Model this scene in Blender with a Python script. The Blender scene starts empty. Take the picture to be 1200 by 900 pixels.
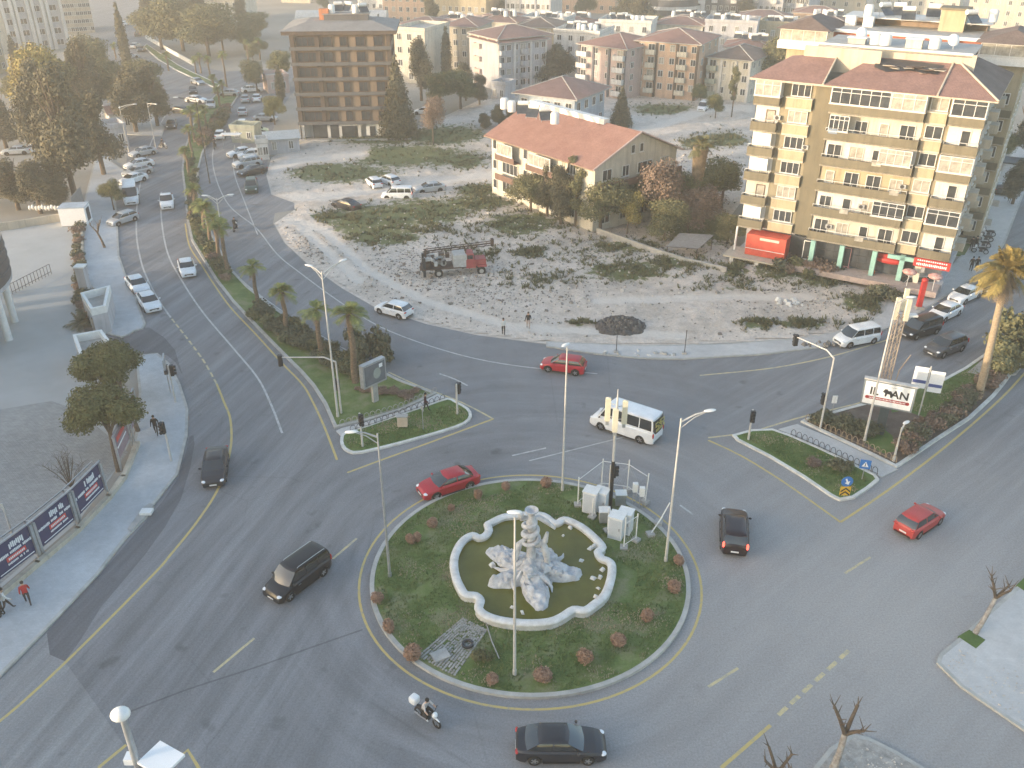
import bpy, bmesh, math, random
from mathutils import Vector, Matrix, noise
from mathutils.geometry import tessellate_polygon
import numpy as np
R = math.radians
rnd = random.Random(7)
sc = bpy.context.scene
C = sc.collection
# ------------------------------------------------------------------ camera
FPX, PITCH, CH = 1035.0, R(29.2), 38.0
cam = bpy.data.cameras.new('camera'); co = bpy.data.objects.new('camera', cam); C.objects.link(co)
co.location = (0, 0, CH); co.rotation_euler = (R(90) - PITCH, 0, 0)
cam.sensor_width = 36; cam.lens = 36 * FPX / 1200; cam.clip_end = 4000; cam.clip_start = .5
sc.camera = co
# ------------------------------------------------------------------ light
SUN_EL, SUN_AZ = R(7.5), R(22)          # low sun from the left, a little behind the camera
w = bpy.data.worlds.new('World'); sc.world = w; w.use_nodes = True
nt = w.node_tree; bg = nt.nodes['Background']
sky = nt.nodes.new('ShaderNodeTexSky'); sky.sky_type = 'NISHITA'; sky.sun_disc = False
sdir = Vector((-math.cos(SUN_AZ) * math.cos(SUN_EL), -math.sin(SUN_AZ) * math.cos(SUN_EL), math.sin(SUN_EL)))
sky.sun_elevation = SUN_EL; sky.sun_rotation = math.atan2(sdir.x, sdir.y)
sky.dust_density = 2.0; sky.air_density = 1.0; sky.ozone_density = 1.2; sky.altitude = 50
nt.links.new(sky.outputs[0], bg.inputs[0]); bg.inputs[1].default_value = 0.15
sl = bpy.data.lights.new('sun', 'SUN'); so = bpy.data.objects.new('sun', sl); C.objects.link(so)
sl.energy = 2.0; sl.angle = R(0.8); sl.color = (1.0, .80, .58)
so.rotation_euler = sdir.to_track_quat('Z', 'Y').to_euler()
sc.view_settings.view_transform = 'Standard'; sc.view_settings.look = 'None'
sc.view_settings.gamma = 1; sc.view_settings.use_curve_mapping = False
sc.view_settings.exposure = 2.12
sc.render.engine = 'CYCLES'
sc.cycles.max_bounces = 6; sc.cycles.volume_bounces = 1; sc.cycles.transparent_max_bounces = 12

# ------------------------------------------------------------------ helpers
def g(px, py, z=0.0):
    v = (py - 450) / FPX
    d = (CH - z) / (math.sin(PITCH) + v * math.cos(PITCH))
    return Vector((d * (px - 600) / FPX, d * (math.cos(PITCH) - v * math.sin(PITCH)), z))
def hgt(px, pyb, pyt, z=0):
    p = g(px, pyb, z); v = (pyt - 450) / FPX
    return CH - p.y * (math.sin(PITCH) + v * math.cos(PITCH)) / (math.cos(PITCH) - v * math.sin(PITCH)) - z
def crv(pts, n=6, closed=False):
    P = [Vector(p) for p in pts]; out = []; N = len(P)
    for i in range(N if closed else N - 1):
        p0 = P[(i - 1) % N] if closed or i > 0 else P[0]; p1 = P[i]; p2 = P[(i + 1) % N]
        p3 = P[(i + 2) % N] if closed or i + 2 < N else P[-1]
        for k in range(n):
            t = k / n
            out.append(.5 * ((2 * p1) + (-p0 + p2) * t + (2 * p0 - 5 * p1 + 4 * p2 - p3) * t * t + (-p0 + 3 * p1 - 3 * p2 + p3) * t ** 3))
    if not closed: out.append(P[-1])
    return out
def gc(pts, n=6, closed=False, z=0):
    return crv([g(x, y, z) for x, y in pts], n, closed)
def tag(o, label=None, cat=None, group=None, kind=None):
    if label: o['label'] = label
    if cat: o['category'] = cat
    if group: o['group'] = group
    if kind: o['kind'] = kind
    return o
def thing(name, loc, rz, label, cat, group=None):
    o = bpy.data.objects.new(name, None); C.objects.link(o); o.location = loc; o.rotation_euler = (0, 0, rz)
    o.empty_display_size = .3
    return tag(o, label, cat, group)
def kids(o): return [c for c in bpy.data.objects if c.parent == o]
def link(name, me, parent=None, loc=(0, 0, 0), rz=0, scale=None):
    o = bpy.data.objects.new(name, me); C.objects.link(o); o.parent = parent; o.location = loc; o.rotation_euler = (0, 0, rz)
    if scale: o.scale = scale if hasattr(scale, '__len__') else (scale,) * 3
    return o
def copy_tree(recs, loc, rz, label, group=None, scale=None):
    """recs = [(object, index of parent in recs or None)]"""
    new = []
    for o, pi in recs:
        c = o.copy(); C.objects.link(c)
        if pi is not None: c.parent = new[pi]
        new.append(c)
    r = new[0]; r.location = loc; r.rotation_euler = (0, 0, rz)
    if scale: r.scale = scale if hasattr(scale, '__len__') else (scale,) * 3
    if label: r['label'] = label
    if group: r['group'] = group
    return r
def tree_recs(root):
    recs = [(root, None)]; i = 0
    while i < len(recs):
        for c in KIDS.get(recs[i][0].name, []): recs.append((c, i))
        i += 1
    return recs
KIDS = {}
def part(name, me, parent, loc=(0, 0, 0), rz=0, label=None, scale=None):
    o = link(name, me, parent, loc, rz, scale); KIDS.setdefault(parent.name, []).append(o)
    if label: o['label'] = label
    return o
class MB:
    def __init__(s): s.v = []; s.f = []; s.m = []; s.mats = []; s.smooth = []
    def mi(s, m):
        if m not in s.mats: s.mats.append(m)
        return s.mats.index(m)
    def add(s, vs, fs, m, sm=False):
        b = len(s.v); s.v += [tuple(v) for v in vs]; k = s.mi(m)
        for f in fs: s.f.append(tuple(b + i for i in f)); s.m.append(k); s.smooth.append(sm)
    def box(s, c, d, m, rz=0, top=1.0):
        x, y, z = d[0] / 2, d[1] / 2, d[2] / 2; ca, sa = math.cos(rz), math.sin(rz); vs = []
        for dz in (-1, 1):
            k = top if dz > 0 else 1
            for dx, dy in ((-1, -1), (1, -1), (1, 1), (-1, 1)):
                a, b = dx * x * k, dy * y * k
                vs.append((c[0] + a * ca - b * sa, c[1] + a * sa + b * ca, c[2] + dz * z))
        s.add(vs, [(3, 2, 1, 0), (4, 5, 6, 7), (0, 1, 5, 4), (1, 2, 6, 5), (2, 3, 7, 6), (3, 0, 4, 7)], m); return s
    def prism(s, poly, z0, z1, m, mtop=None, side=True):
        n = len(poly); P = [Vector((p[0], p[1], 0)) for p in poly]
        T = tessellate_polygon([P]); vs = [(p.x, p.y, z1) for p in P]
        T = [t if (P[t[1]] - P[t[0]]).cross(P[t[2]] - P[t[0]]).z > 0 else (t[0], t[2], t[1]) for t in T]
        s.add(vs, T, mtop or m)
        if side:
            area = sum(P[i].x * P[(i + 1) % n].y - P[(i + 1) % n].x * P[i].y for i in range(n))
            vs = [(p.x, p.y, z0) for p in P] + [(p.x, p.y, z1) for p in P]
            fs = [(i, (i + 1) % n, n + (i + 1) % n, n + i) for i in range(n)]
            if area < 0: fs = [f[::-1] for f in fs]
            s.add(vs, fs, m)
        return s
    def tube(s, path, r, m, n=8, cap=True):
        P = [Vector(p) for p in path]; rs = r if hasattr(r, '__len__') else [r] * len(P); vs = []; fs = []
        up = Vector((0, 0, 1)); prev = None
        for i, p in enumerate(P):
            t = (P[min(i + 1, len(P) - 1)] - P[max(i - 1, 0)]).normalized()
            if prev is None:
                a = t.cross(up) if abs(t.z) < .95 else t.cross(Vector((1, 0, 0)))
            else: a = prev - t * prev.dot(t)
            a.normalize(); prev = a; b = t.cross(a)
            for k in range(n):
                q = 2 * math.pi * k / n
                vs.append(p + (a * math.cos(q) + b * math.sin(q)) * rs[i])
        for i in range(len(P) - 1):
            for k in range(n):
                k2 = (k + 1) % n
                fs.append((i * n + k, i * n + k2, (i + 1) * n + k2, (i + 1) * n + k))
        s.add(vs, fs, m, True)
        if cap:
            s.add(vs[:n], [tuple(range(n))[::-1]], m); s.add(vs[-n:], [tuple(range(n))], m)
        return s
    def sphere(s, c, r, m, nu=12, nv=8, jit=0, seed=0):
        rr = r if hasattr(r, '__len__') else (r, r, r); vs = []; fs = []
        for j in range(nv + 1):
            th = math.pi * j / nv
            for i in range(nu):
                ph = 2 * math.pi * i / nu
                d = Vector((math.sin(th) * math.cos(ph), math.sin(th) * math.sin(ph), math.cos(th)))
                k = 1 + (jit * noise.noise(d * 1.7 + Vector((seed, seed * 1.3, 0))) if jit else 0)
                vs.append((c[0] + d.x * rr[0] * k, c[1] + d.y * rr[1] * k, c[2] + d.z * rr[2] * k))
        for j in range(nv):
            for i in range(nu):
                i2 = (i + 1) % nu
                fs.append((j * nu + i, (j + 1) * nu + i, (j + 1) * nu + i2, j * nu + i2))
        s.add(vs, fs, m, True); return s
    def lathe(s, c, prof, m, n=16, ax='z'):
        vs = []; fs = []
        for r_, h_ in prof:
            for k in range(n):
                q = 2 * math.pi * k / n
                if ax == 'z': vs.append((c[0] + r_ * math.cos(q), c[1] + r_ * math.sin(q), c[2] + h_))
                else: vs.append((c[0] + r_ * math.cos(q), c[1] + h_, c[2] + r_ * math.sin(q)))
        for i in range(len(prof) - 1):
            for k in range(n):
                k2 = (k + 1) % n; f = (i * n + k, i * n + k2, (i + 1) * n + k2, (i + 1) * n + k)
                fs.append(f if ax == 'z' else f[::-1])
        s.add(vs, fs, m, True); return s
    def quad(s, a, b, c, d, m): s.add([a, b, c, d], [(0, 1, 2, 3)], m); return s
    def xf(s, M, i0=0):
        for i in range(i0, len(s.v)): s.v[i] = tuple(M @ Vector(s.v[i]))
        return s
    def mesh(s, name, sharp=40):
        me = bpy.data.meshes.new(name); me.from_pydata(s.v, [], s.f)
        for m in s.mats: me.materials.append(m)
        me.polygons.foreach_set('material_index', s.m); me.polygons.foreach_set('use_smooth', s.smooth)
        me.update()
        if any(s.smooth):
            try: me.set_sharp_from_angle(angle=R(sharp))
            except Exception: pass
        return me
    def obj(s, name, parent=None, **k): 
        me = s.mesh(name)
        return part(name, me, parent, **k) if parent else link(name, me, None, **k)
# ------------------------------------------------------------------ materials
MATS = {}
def mat(name, col, rough=.8, metal=0, var=.12, scale=2.0, detail=4, col2=None, bump=0, coat=0, emit=None, spec=None, wear=None):
    if name in MATS: return MATS[name]
    m = bpy.data.materials.new(name); m.use_nodes = True; MATS[name] = m
    n = m.node_tree.nodes; l = m.node_tree.links; b = n['Principled BSDF']
    b.inputs['Roughness'].default_value = rough; b.inputs['Metallic'].default_value = metal
    if coat: b.inputs['Coat Weight'].default_value = coat
    if spec is not None: b.inputs['Specular IOR Level'].default_value = spec
    c4 = (*col, 1)
    if var or col2:
        tc = n.new('ShaderNodeTexCoord'); nz = n.new('ShaderNodeTexNoise')
        nz.inputs['Scale'].default_value = scale; nz.inputs['Detail'].default_value = detail; nz.inputs['Roughness'].default_value = .65
        l.new(tc.outputs['Object'], nz.inputs['Vector'])
        rp = n.new('ShaderNodeValToRGB'); rp.color_ramp.elements[0].position = .3; rp.color_ramp.elements[1].position = .7
        lo = tuple(c * (1 - var) for c in col); hi = tuple(min(1, c * (1 + var)) for c in col)
        if col2: lo = col; hi = col2
        rp.color_ramp.elements[0].color = (*lo, 1); rp.color_ramp.elements[1].color = (*hi, 1)
        l.new(nz.outputs[0], rp.inputs[0]); l.new(rp.outputs[0], b.inputs['Base Color'])
        if bump:
            bp = n.new('ShaderNodeBump'); bp.inputs['Strength'].default_value = bump; bp.inputs['Distance'].default_value = .05
            l.new(nz.outputs[0], bp.inputs['Height']); l.new(bp.outputs[0], b.inputs['Normal'])
    else: b.inputs['Base Color'].default_value = c4
    if emit:
        b.inputs['Emission Color'].default_value = (*emit[:3], 1); b.inputs['Emission Strength'].default_value = emit[3]
    return m
def nodes_of(m): return m.node_tree.nodes, m.node_tree.links, m.node_tree.nodes['Principled BSDF']
def noise_node(n, l, vec, scale, detail=5, rough=.6):
    nz = n.new('ShaderNodeTexNoise'); nz.inputs['Scale'].default_value = scale; nz.inputs['Detail'].default_value = detail
    nz.inputs['Roughness'].default_value = rough
    if vec is not None: l.new(vec, nz.inputs['Vector'])
    return nz.outputs[0]
def ramp(n, l, fac, stops):
    rp = n.new('ShaderNodeValToRGB'); cr = rp.color_ramp
    while len(cr.elements) < len(stops): cr.elements.new(.5)
    for e, (p, c) in zip(cr.elements, stops):
        e.position = p; e.color = (*c, 1) if hasattr(c, '__len__') else (c, c, c, 1)
    l.new(fac, rp.inputs[0]); return rp.outputs[0]
def mixc(n, l, fac, a, b, mode='MIX'):
    mx = n.new('ShaderNodeMix'); mx.data_type = 'RGBA'; mx.blend_type = mode
    if hasattr(fac, 'links') or hasattr(fac, 'is_linked'): l.new(fac, mx.inputs[0])
    else: mx.inputs[0].default_value = fac
    for s, x in ((6, a), (7, b)):
        if hasattr(x, 'is_linked'): l.new(x, mx.inputs[s])
        else: mx.inputs[s].default_value = (*x, 1)
    return mx.outputs[2]
def mth(n, l, op, a, b=None, c=None):
    q = n.new('ShaderNodeMath'); q.operation = op
    for i, x in enumerate((a, b, c)):
        if x is None: continue
        if hasattr(x, 'is_linked'): l.new(x, q.inputs[i])
        else: q.inputs[i].default_value = x
    return q.outputs[0]
RC = (g(428, 690) + g(812, 680)) / 2; RC.y = 43.3; RAD = 10.1
def asphalt_mat(name, base, strk=1.0):
    m = bpy.data.materials.new(name); m.use_nodes = True; n, l, b = nodes_of(m)
    ge = n.new('ShaderNodeNewGeometry'); pos = ge.outputs['Position']
    sp = n.new('ShaderNodeSeparateXYZ'); l.new(pos, sp.inputs[0])
    dx = mth(n, l, 'SUBTRACT', sp.outputs[0], RC.x); dy = mth(n, l, 'SUBTRACT', sp.outputs[1], RC.y)
    r = mth(n, l, 'SQRT', mth(n, l, 'ADD', mth(n, l, 'MULTIPLY', dx, dx), mth(n, l, 'MULTIPLY', dy, dy)))
    an = mth(n, l, 'ARCTAN2', dy, dx)
    cb = n.new('ShaderNodeCombineXYZ'); l.new(mth(n, l, 'ADD', mth(n, l, 'MULTIPLY', r, .75), mth(n, l, 'MULTIPLY', noise_node(n, l, pos, .2, 2, .5), .8)), cb.inputs[0]); l.new(mth(n, l, 'MULTIPLY', an, 1.3), cb.inputs[1])
    pol = noise_node(n, l, cb.outputs[0], 1.0, 5, .62)
    big = noise_node(n, l, pos, .045, 3, .5); mid = noise_node(n, l, pos, .35, 6, .65); fin = noise_node(n, l, pos, 9, 3, .7)
    near = n.new('ShaderNodeMapRange'); l.new(r, near.inputs[0]); near.inputs[1].default_value = 12; near.inputs[2].default_value = 34
    near.inputs[3].default_value = 1; near.inputs[4].default_value = .12
    def k(x): return tuple(c * x for c in base)
    c0 = ramp(n, l, big, [(.35, k(.8)), (.65, k(1.22))])
    c1 = mixc(n, l, .5, c0, ramp(n, l, mid, [(.3, k(.72)), (.7, k(1.3))]))
    st = ramp(n, l, pol, [(.36, k(.66)), (.5, k(1.0)), (.68, k(1.55))])
    c2 = mixc(n, l, mth(n, l, 'MULTIPLY', near.outputs[0], .5 * strk), c1, st)
    # wear running along the streets, outside the turning circle
    for sx_, (p_, q_) in ((1, ((985, 612), (1150, 488))), (-1, ((75, 778), (232, 610)))):
        t_ = (g(*q_) - g(*p_)).normalized(); al = mth(n, l, 'ADD', mth(n, l, 'MULTIPLY', sp.outputs[0], t_.x), mth(n, l, 'MULTIPLY', sp.outputs[1], t_.y)); ac = mth(n, l, 'SUBTRACT', mth(n, l, 'MULTIPLY', sp.outputs[0], t_.y), mth(n, l, 'MULTIPLY', sp.outputs[1], t_.x))
        cv = n.new('ShaderNodeCombineXYZ'); l.new(mth(n, l, 'MULTIPLY', al, .05), cv.inputs[0]); l.new(mth(n, l, 'MULTIPLY', ac, .75), cv.inputs[1])
        mk = n.new('ShaderNodeMapRange'); l.new(mth(n, l, 'ADD', mth(n, l, 'MULTIPLY', dx, float(sx_)), mth(n, l, 'MULTIPLY', dy, -.2)), mk.inputs[0]); mk.inputs[1].default_value = 8; mk.inputs[2].default_value = 16; mk.inputs[4].default_value = .65
        c2 = mixc(n, l, mk.outputs[0], c2, ramp(n, l, noise_node(n, l, cv.outputs[0], 1, 5, .65), [(.34, k(.66)), (.5, k(1.0)), (.68, k(1.5))]))
    vo = n.new('ShaderNodeTexVoronoi'); vo.feature = 'DISTANCE_TO_EDGE'; vo.inputs['Scale'].default_value = .11; l.new(pos, vo.inputs['Vector'])
    ck = mth(n, l, 'MAXIMUM', ramp(n, l, vo.outputs['Distance'], [(.0, 0.0), (.006, 1.0)]), ramp(n, l, noise_node(n, l, pos, .12, 2, .5), [(.52, 1.0), (.56, 0.0)])); c2 = mixc(n, l, .15, c2, ck, 'MULTIPLY')
    # oil stains and damp spots
    st2 = ramp(n, l, noise_node(n, l, pos, .55, 2, .5), [(.66, 1.0), (.76, .68)]); c2 = mixc(n, l, 1.0, c2, st2, 'MULTIPLY')
    # dust blown over the right-hand side of the junction
    q = g(1050, 740); ex = mth(n, l, 'SUBTRACT', sp.outputs[0], q.x); ey = mth(n, l, 'SUBTRACT', sp.outputs[1], q.y)
    rr = mth(n, l, 'SQRT', mth(n, l, 'ADD', mth(n, l, 'MULTIPLY', ex, ex), mth(n, l, 'MULTIPLY', ey, ey)))
    du = n.new('ShaderNodeMapRange'); l.new(mth(n, l, 'ADD', rr, mth(n, l, 'MULTIPLY', mid, 10)), du.inputs[0])
    du.inputs[1].default_value = 6; du.inputs[2].default_value = 34; du.inputs[3].default_value = .8; du.inputs[4].default_value = 0
    c3 = mixc(n, l, du.outputs[0], c2, (.40, .375, .35))
    c4 = mixc(n, l, .42, c3, ramp(n, l, fin, [(.3, .55), (.7, 1.35)]), 'MULTIPLY')
    l.new(c4, b.inputs['Base Color']); b.inputs['Roughness'].default_value = .85
    bp = n.new('ShaderNodeBump'); bp.inputs['Strength'].default_value = .25; bp.inputs['Distance'].default_value = .02
    l.new(fin, bp.inputs['Height']); l.new(bp.outputs[0], b.inputs['Normal'])
    return m
M_ASPH = asphalt_mat('asphalt', (.195, .197, .205))
M_ASPH_OLD = asphalt_mat('asphalt_old', (.25, .25, .252), .5)
M_ASPH_NEW = asphalt_mat('asphalt_new', (.125, .127, .136), .6)
def attr_mat(name, attr_stops, base_stops, base_scale, green=((.07, .09, .03), (.17, .18, .07)), pale=(.62, .565, .505), dark=(.05, .045, .04)):
    """soil whose weeds / pale track / dark patches follow the 'mask' colour attribute (r weeds, g pale, b dark)"""
    m = bpy.data.materials.new(name); m.use_nodes = True; n, l, b = nodes_of(m)
    ge = n.new('ShaderNodeNewGeometry'); pos = ge.outputs['Position']
    at = n.new('ShaderNodeAttribute'); at.attribute_name = 'mask'; sp = n.new('ShaderNodeSeparateColor'); l.new(at.outputs['Color'], sp.inputs[0])
    big = noise_node(n, l, pos, .12, 5, .6); mid = noise_node(n, l, pos, .9, 7, .7); fin = noise_node(n, l, pos, 5, 6, .75)
    c = mixc(n, l, .5, ramp(n, l, big, base_stops), ramp(n, l, mid, base_stops))
    c = mixc(n, l, .5, c, ramp(n, l, fin, [(.30, .45), (.45, 1.0), (.7, 1.5)]), 'MULTIPLY')
    def thr(chan, wob, a, bb):
        s = mth(n, l, 'ADD', chan, mth(n, l, 'MULTIPLY', mth(n, l, 'SUBTRACT', mid, .5), wob))
        mr = n.new('ShaderNodeMapRange'); l.new(s, mr.inputs[0]); mr.inputs[1].default_value = a; mr.inputs[2].default_value = bb; return mr.outputs[0]
    c = mixc(n, l, thr(sp.outputs[1], .6, .4, .7), c, mixc(n, l, mid, tuple(x * .85 for x in pale), tuple(x * 1.1 for x in pale)))
    c = mixc(n, l, thr(sp.outputs[0], 1.6, .42, .62), c, ramp(n, l, fin, [(.3, green[0]), (.7, green[1])]))
    c = mixc(n, l, thr(sp.outputs[2], .8, .4, .6), c, dark)
    l.new(c, b.inputs['Base Color']); b.inputs['Roughness'].default_value = .95
    bp = n.new('ShaderNodeBump'); bp.inputs['Strength'].default_value = .9; bp.inputs['Distance'].default_value = .25
    l.new(mid, bp.inputs['Height']); l.new(bp.outputs[0], b.inputs['Normal'])
    return m
M_LOT = attr_mat('rubble_soil', None, [(.25, (.22, .185, .15)), (.5, (.52, .455, .395)), (.72, (.68, .61, .545))], .2)
M_GROUND = mat('dusty_ground', (.23, .21, .175), .95, col2=(.34, .315, .28), scale=.06, detail=8, bump=.3)
def paver_mat(name, c1, c2, sx=2.5, mortar=.6):
    m = bpy.data.materials.new(name); m.use_nodes = True; n, l, b = nodes_of(m)
    ge = n.new('ShaderNodeNewGeometry'); pos = ge.outputs['Position']
    br = n.new('ShaderNodeTexBrick'); l.new(pos, br.inputs['Vector']); br.inputs['Scale'].default_value = sx
    br.inputs['Color1'].default_value = (*c1, 1); br.inputs['Color2'].default_value = (*c2, 1)
    br.inputs['Mortar'].default_value = (*[x * mortar for x in c1], 1); br.inputs['Mortar Size'].default_value = .02
    big = noise_node(n, l, pos, .15, 5, .6); mid = noise_node(n, l, pos, 1.3, 6, .7)
    c = mixc(n, l, .8, br.outputs[0], ramp(n, l, big, [(.3, .78), (.7, 1.15)]), 'MULTIPLY')
    c = mixc(n, l, .6, c, ramp(n, l, mid, [(.3, .8), (.7, 1.12)]), 'MULTIPLY')
    l.new(c, b.inputs['Base Color']); b.inputs['Roughness'].default_value = .85
    return m
M_PAV = paver_mat('pavement_concrete', (.44, .455, .465), (.48, .495, .505), 2.0, .93)
M_PAVL = paver_mat('pavement_pale', (.49, .48, .465), (.52, .51, .495), 2.2, .93)
M_YARD = paver_mat('yard_blocks', (.36, .36, .35), (.29, .295, .29), 1.6, .6)
M_YARD2 = mat('yard_concrete', (.36, .365, .355), .9, col2=(.45, .455, .445), scale=.2, detail=8)
M_KERB = mat('kerb_stone', (.40, .39, .36), .85, var=.2, scale=1.2)
M_KERBW = mat('kerb_white', (.58, .57, .53), .8, var=.2, scale=1.5)
def grass_mat(name, a, b2, c3):
    m = bpy.data.materials.new(name); m.use_nodes = True; n, l, b = nodes_of(m)
    ge = n.new('ShaderNodeNewGeometry'); pos = ge.outputs['Position']
    big = noise_node(n, l, pos, .5, 5, .6); fin = noise_node(n, l, pos, 7, 5, .75)
    c = mixc(n, l, .5, ramp(n, l, big, [(.36, a), (.50, b2), (.62, c3)]), ramp(n, l, fin, [(.3, a), (.6, b2), (.75, c3)]))
    l.new(c, b.inputs['Base Color']); b.inputs['Roughness'].default_value = .95
    bp = n.new('ShaderNodeBump'); bp.inputs['Strength'].default_value = .6; bp.inputs['Distance'].default_value = .08
    l.new(fin, bp.inputs['Height']); l.new(bp.outputs[0], b.inputs['Normal']); return m
M_GRASS = grass_mat('grass', (.05, .095, .02), (.13, .18, .05), (.27, .245, .16))
M_GRASSG = grass_mat('grass_green', (.05, .095, .02), (.095, .16, .035), (.17, .19, .07))
M_SOIL = grass_mat('planting_soil', (.07, .05, .04), (.13, .10, .08), (.20, .17, .13))
def paint_mat(name, col, keep=.62):
    m = bpy.data.materials.new(name); m.use_nodes = True; n, l, b = nodes_of(m)
    ge = n.new('ShaderNodeNewGeometry'); pos = ge.outputs['Position']
    c = mixc(n, l, ramp(n, l, noise_node(n, l, pos, 2.2, 7, .8), [(keep - .12, 0.0), (keep + .1, 1.0)]), col, (.28, .275, .265))
    l.new(c, b.inputs['Base Color']); b.inputs['Roughness'].default_value = .8; return m
M_YEL = paint_mat('yellow_road_paint', (.52, .40, .15)); M_WHT = paint_mat('white_road_paint', (.50, .50, .49), .56); M_YELF = paint_mat('faded_yellow_paint', (.56, .47, .26), .56)
M_WHITE = mat('white_paint', (.72, .71, .68), .6, var=.08, scale=3)
M_CONC = mat('concrete', (.36, .35, .33), .9, var=.2, scale=1.5)
M_GALV = mat('galvanised_steel', (.42, .43, .44), .5, metal=.6, var=.15, scale=3)
M_POLEW = mat('pale_pole_paint', (.50, .48, .45), .5, var=.1, scale=3)
M_BLACK = mat('black_plastic', (.018, .018, .02), .5, var=0)
M_DARK = mat('dark_metal', (.05, .05, .055), .5, metal=.3, var=.2)
M_RUBBER = mat('tyre_rubber', (.02, .02, .021), .85, var=0)
M_RIM = mat('alloy_rim', (.42, .42, .43), .35, metal=.7, var=0)
M_GLASSD = mat('dark_car_glass', (.018, .022, .025), .06, var=0, spec=.9, coat=.5)
M_PANE = mat('window_glass', (.05, .055, .06), .12, var=.5, scale=.8, spec=.8)
M_PANEC = mat('curtained_glass', (.33, .31, .27), .35, var=.45, scale=1.4)
M_HEAD = mat('headlamp_lens', (.75, .76, .78), .15, var=0, coat=.6)
M_TAIL = mat('tail_lamp_lens', (.45, .02, .015), .2, var=0, coat=.5)
M_TAILON = mat('lit_tail_lamp', (.6, .03, .02), .3, var=0, emit=(1, .08, .05, 1.2))
M_PLATE = mat('plate_white', (.72, .72, .70), .5, var=0)
M_REDP = mat('red_paint', (.42, .03, .025), .5, var=.15)
M_BLUE = mat('sign_blue', (.03, .16, .46), .45, var=.05)
M_NAVY = mat('hoarding_navy', (.028, .035, .105), .55, var=.15, scale=.6)
M_SIGNW = mat('sign_white', (.78, .79, .80), .5, var=.03)
M_YSIGN = mat('sign_yellow', (.70, .42, .03), .5, var=0)
M_BARK = mat('bark', (.12, .09, .065), .95, var=.35, scale=6, bump=.5)
M_BARKP = mat('palm_bark', (.17, .12, .08), .95, var=.4, scale=9, bump=.6)
M_BARKPL = mat('pale_palm_bark', (.33, .26, .18), .95, var=.3, scale=7, bump=.6)
M_BARKW = mat('limewashed_bark', (.42, .39, .35), .9, col2=(.15, .12, .10), scale=3, bump=.4)
M_STONE = mat('statue_plaster', (.64, .64, .64), .85, col2=(.33, .325, .34), scale=2.6, detail=9, bump=.9)
M_POOLW = mat('pool_wall_white', (.74, .73, .71), .8, col2=(.50, .48, .45), scale=1.8, detail=8, bump=.3)
M_RUST = mat('rusty_steel', (.07, .045, .035), .8, var=.4, scale=5)
# ------------------------------------------------------------------ ground, roads, pavements
def struct(name, mb):
    o = mb.obj(name); o['kind'] = 'structure'; return o
def offset(poly, d):
    """inset a closed polygon (world xy) by d towards its inside"""
    n = len(poly); A = sum(poly[i].x * poly[(i + 1) % n].y - poly[(i + 1) % n].x * poly[i].y for i in range(n)); s = 1 if A > 0 else -1
    out = []
    for i in range(n):
        a, b, c = poly[i - 1], poly[i], poly[(i + 1) % n]
        e1 = Vector((b.x - a.x, b.y - a.y, 0)); e2 = Vector((c.x - b.x, c.y - b.y, 0))
        if e1.length < 1e-6 or e2.length < 1e-6: out.append(b.copy()); continue
        e1.normalize(); e2.normalize()
        n1 = Vector((-e1.y, e1.x, 0)) * s; n2 = Vector((-e2.y, e2.x, 0)) * s
        m = n1 + n2
        if m.length < 1e-3: m = n1
        m.normalize(); k = d / max(.45, m.dot(n1)); out.append(b + m * k)
    return out
def ring_strip(outer, inner, z0, z1, m):
    mb = MB(); n = len(outer); vs = []
    for p in outer: vs += [(p.x, p.y, z0), (p.x, p.y, z1)]
    for p in inner: vs += [(p.x, p.y, z1), (p.x, p.y, z0)]
    fs = []
    for i in range(n):
        j = (i + 1) % n
        fs += [(2 * i, 2 * j, 2 * j + 1, 2 * i + 1), (2 * i + 1, 2 * j + 1, 2 * n + 2 * j, 2 * n + 2 * i), (2 * n + 2 * i, 2 * n + 2 * j, 2 * n + 2 * j + 1, 2 * n + 2 * i + 1)]
    mb.add(vs, fs, m); return mb
def slab(name, pts, h, mtop, kerb=M_KERB, kw=.22, smooth=3, fill=None, fh=None):
    """a raised area with its kerb; pts in photo pixels on the ground"""
    poly = gc(pts, smooth, True) if smooth > 1 else [g(*p) for p in pts]
    inner = offset(poly, kw)
    struct('kerb', ring_strip(poly, inner, -.03, h, kerb))
    mb = MB(); mb.prism(inner, -.03, (fh if fh is not None else h - .004), mtop, side=False); struct(name, mb)
    return poly
def strip(path, wd, z, m, mb=None):
    mb = mb or MB(); n = len(path); vs = []
    for i, p in enumerate(path):
        t = path[min(i + 1, n - 1)] - path[max(i - 1, 0)]; t.z = 0; t.normalize(); s = Vector((-t.y, t.x, 0)) * wd / 2
        vs += [(p.x + s.x, p.y + s.y, z), (p.x - s.x, p.y - s.y, z)]
    mb.add(vs, [(2 * i, 2 * i + 1, 2 * i + 3, 2 * i + 2) for i in range(n - 1)], m); return mb
def line(pts, wd=.15, m=None, z=.009, n=8): struct('road_marking', strip(gc(pts, n), wd * 1.2, z, m or M_YEL))
def dashes(pts, ln, gap, wd=.15, m=None, z=.009):
    P = gc(pts, 12); d = 0; mb = MB(); seg = []
    on = True; acc = 0
    cur = [P[0]]
    for a, b in zip(P, P[1:]):
        L = (b - a).length; s = 0
        while L - s > 1e-6:
            need = (ln if on else gap) - acc; st = min(need, L - s); s += st; acc += st; q = a + (b - a) * (s / L)
            if on: cur.append(q)
            if acc >= (ln if on else gap) - 1e-6:
                if on and len(cur) > 1: strip(cur, wd, z, m or M_WHT, mb)
                on = not on; acc = 0; cur = [q]
    struct('road_marking', mb)

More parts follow.
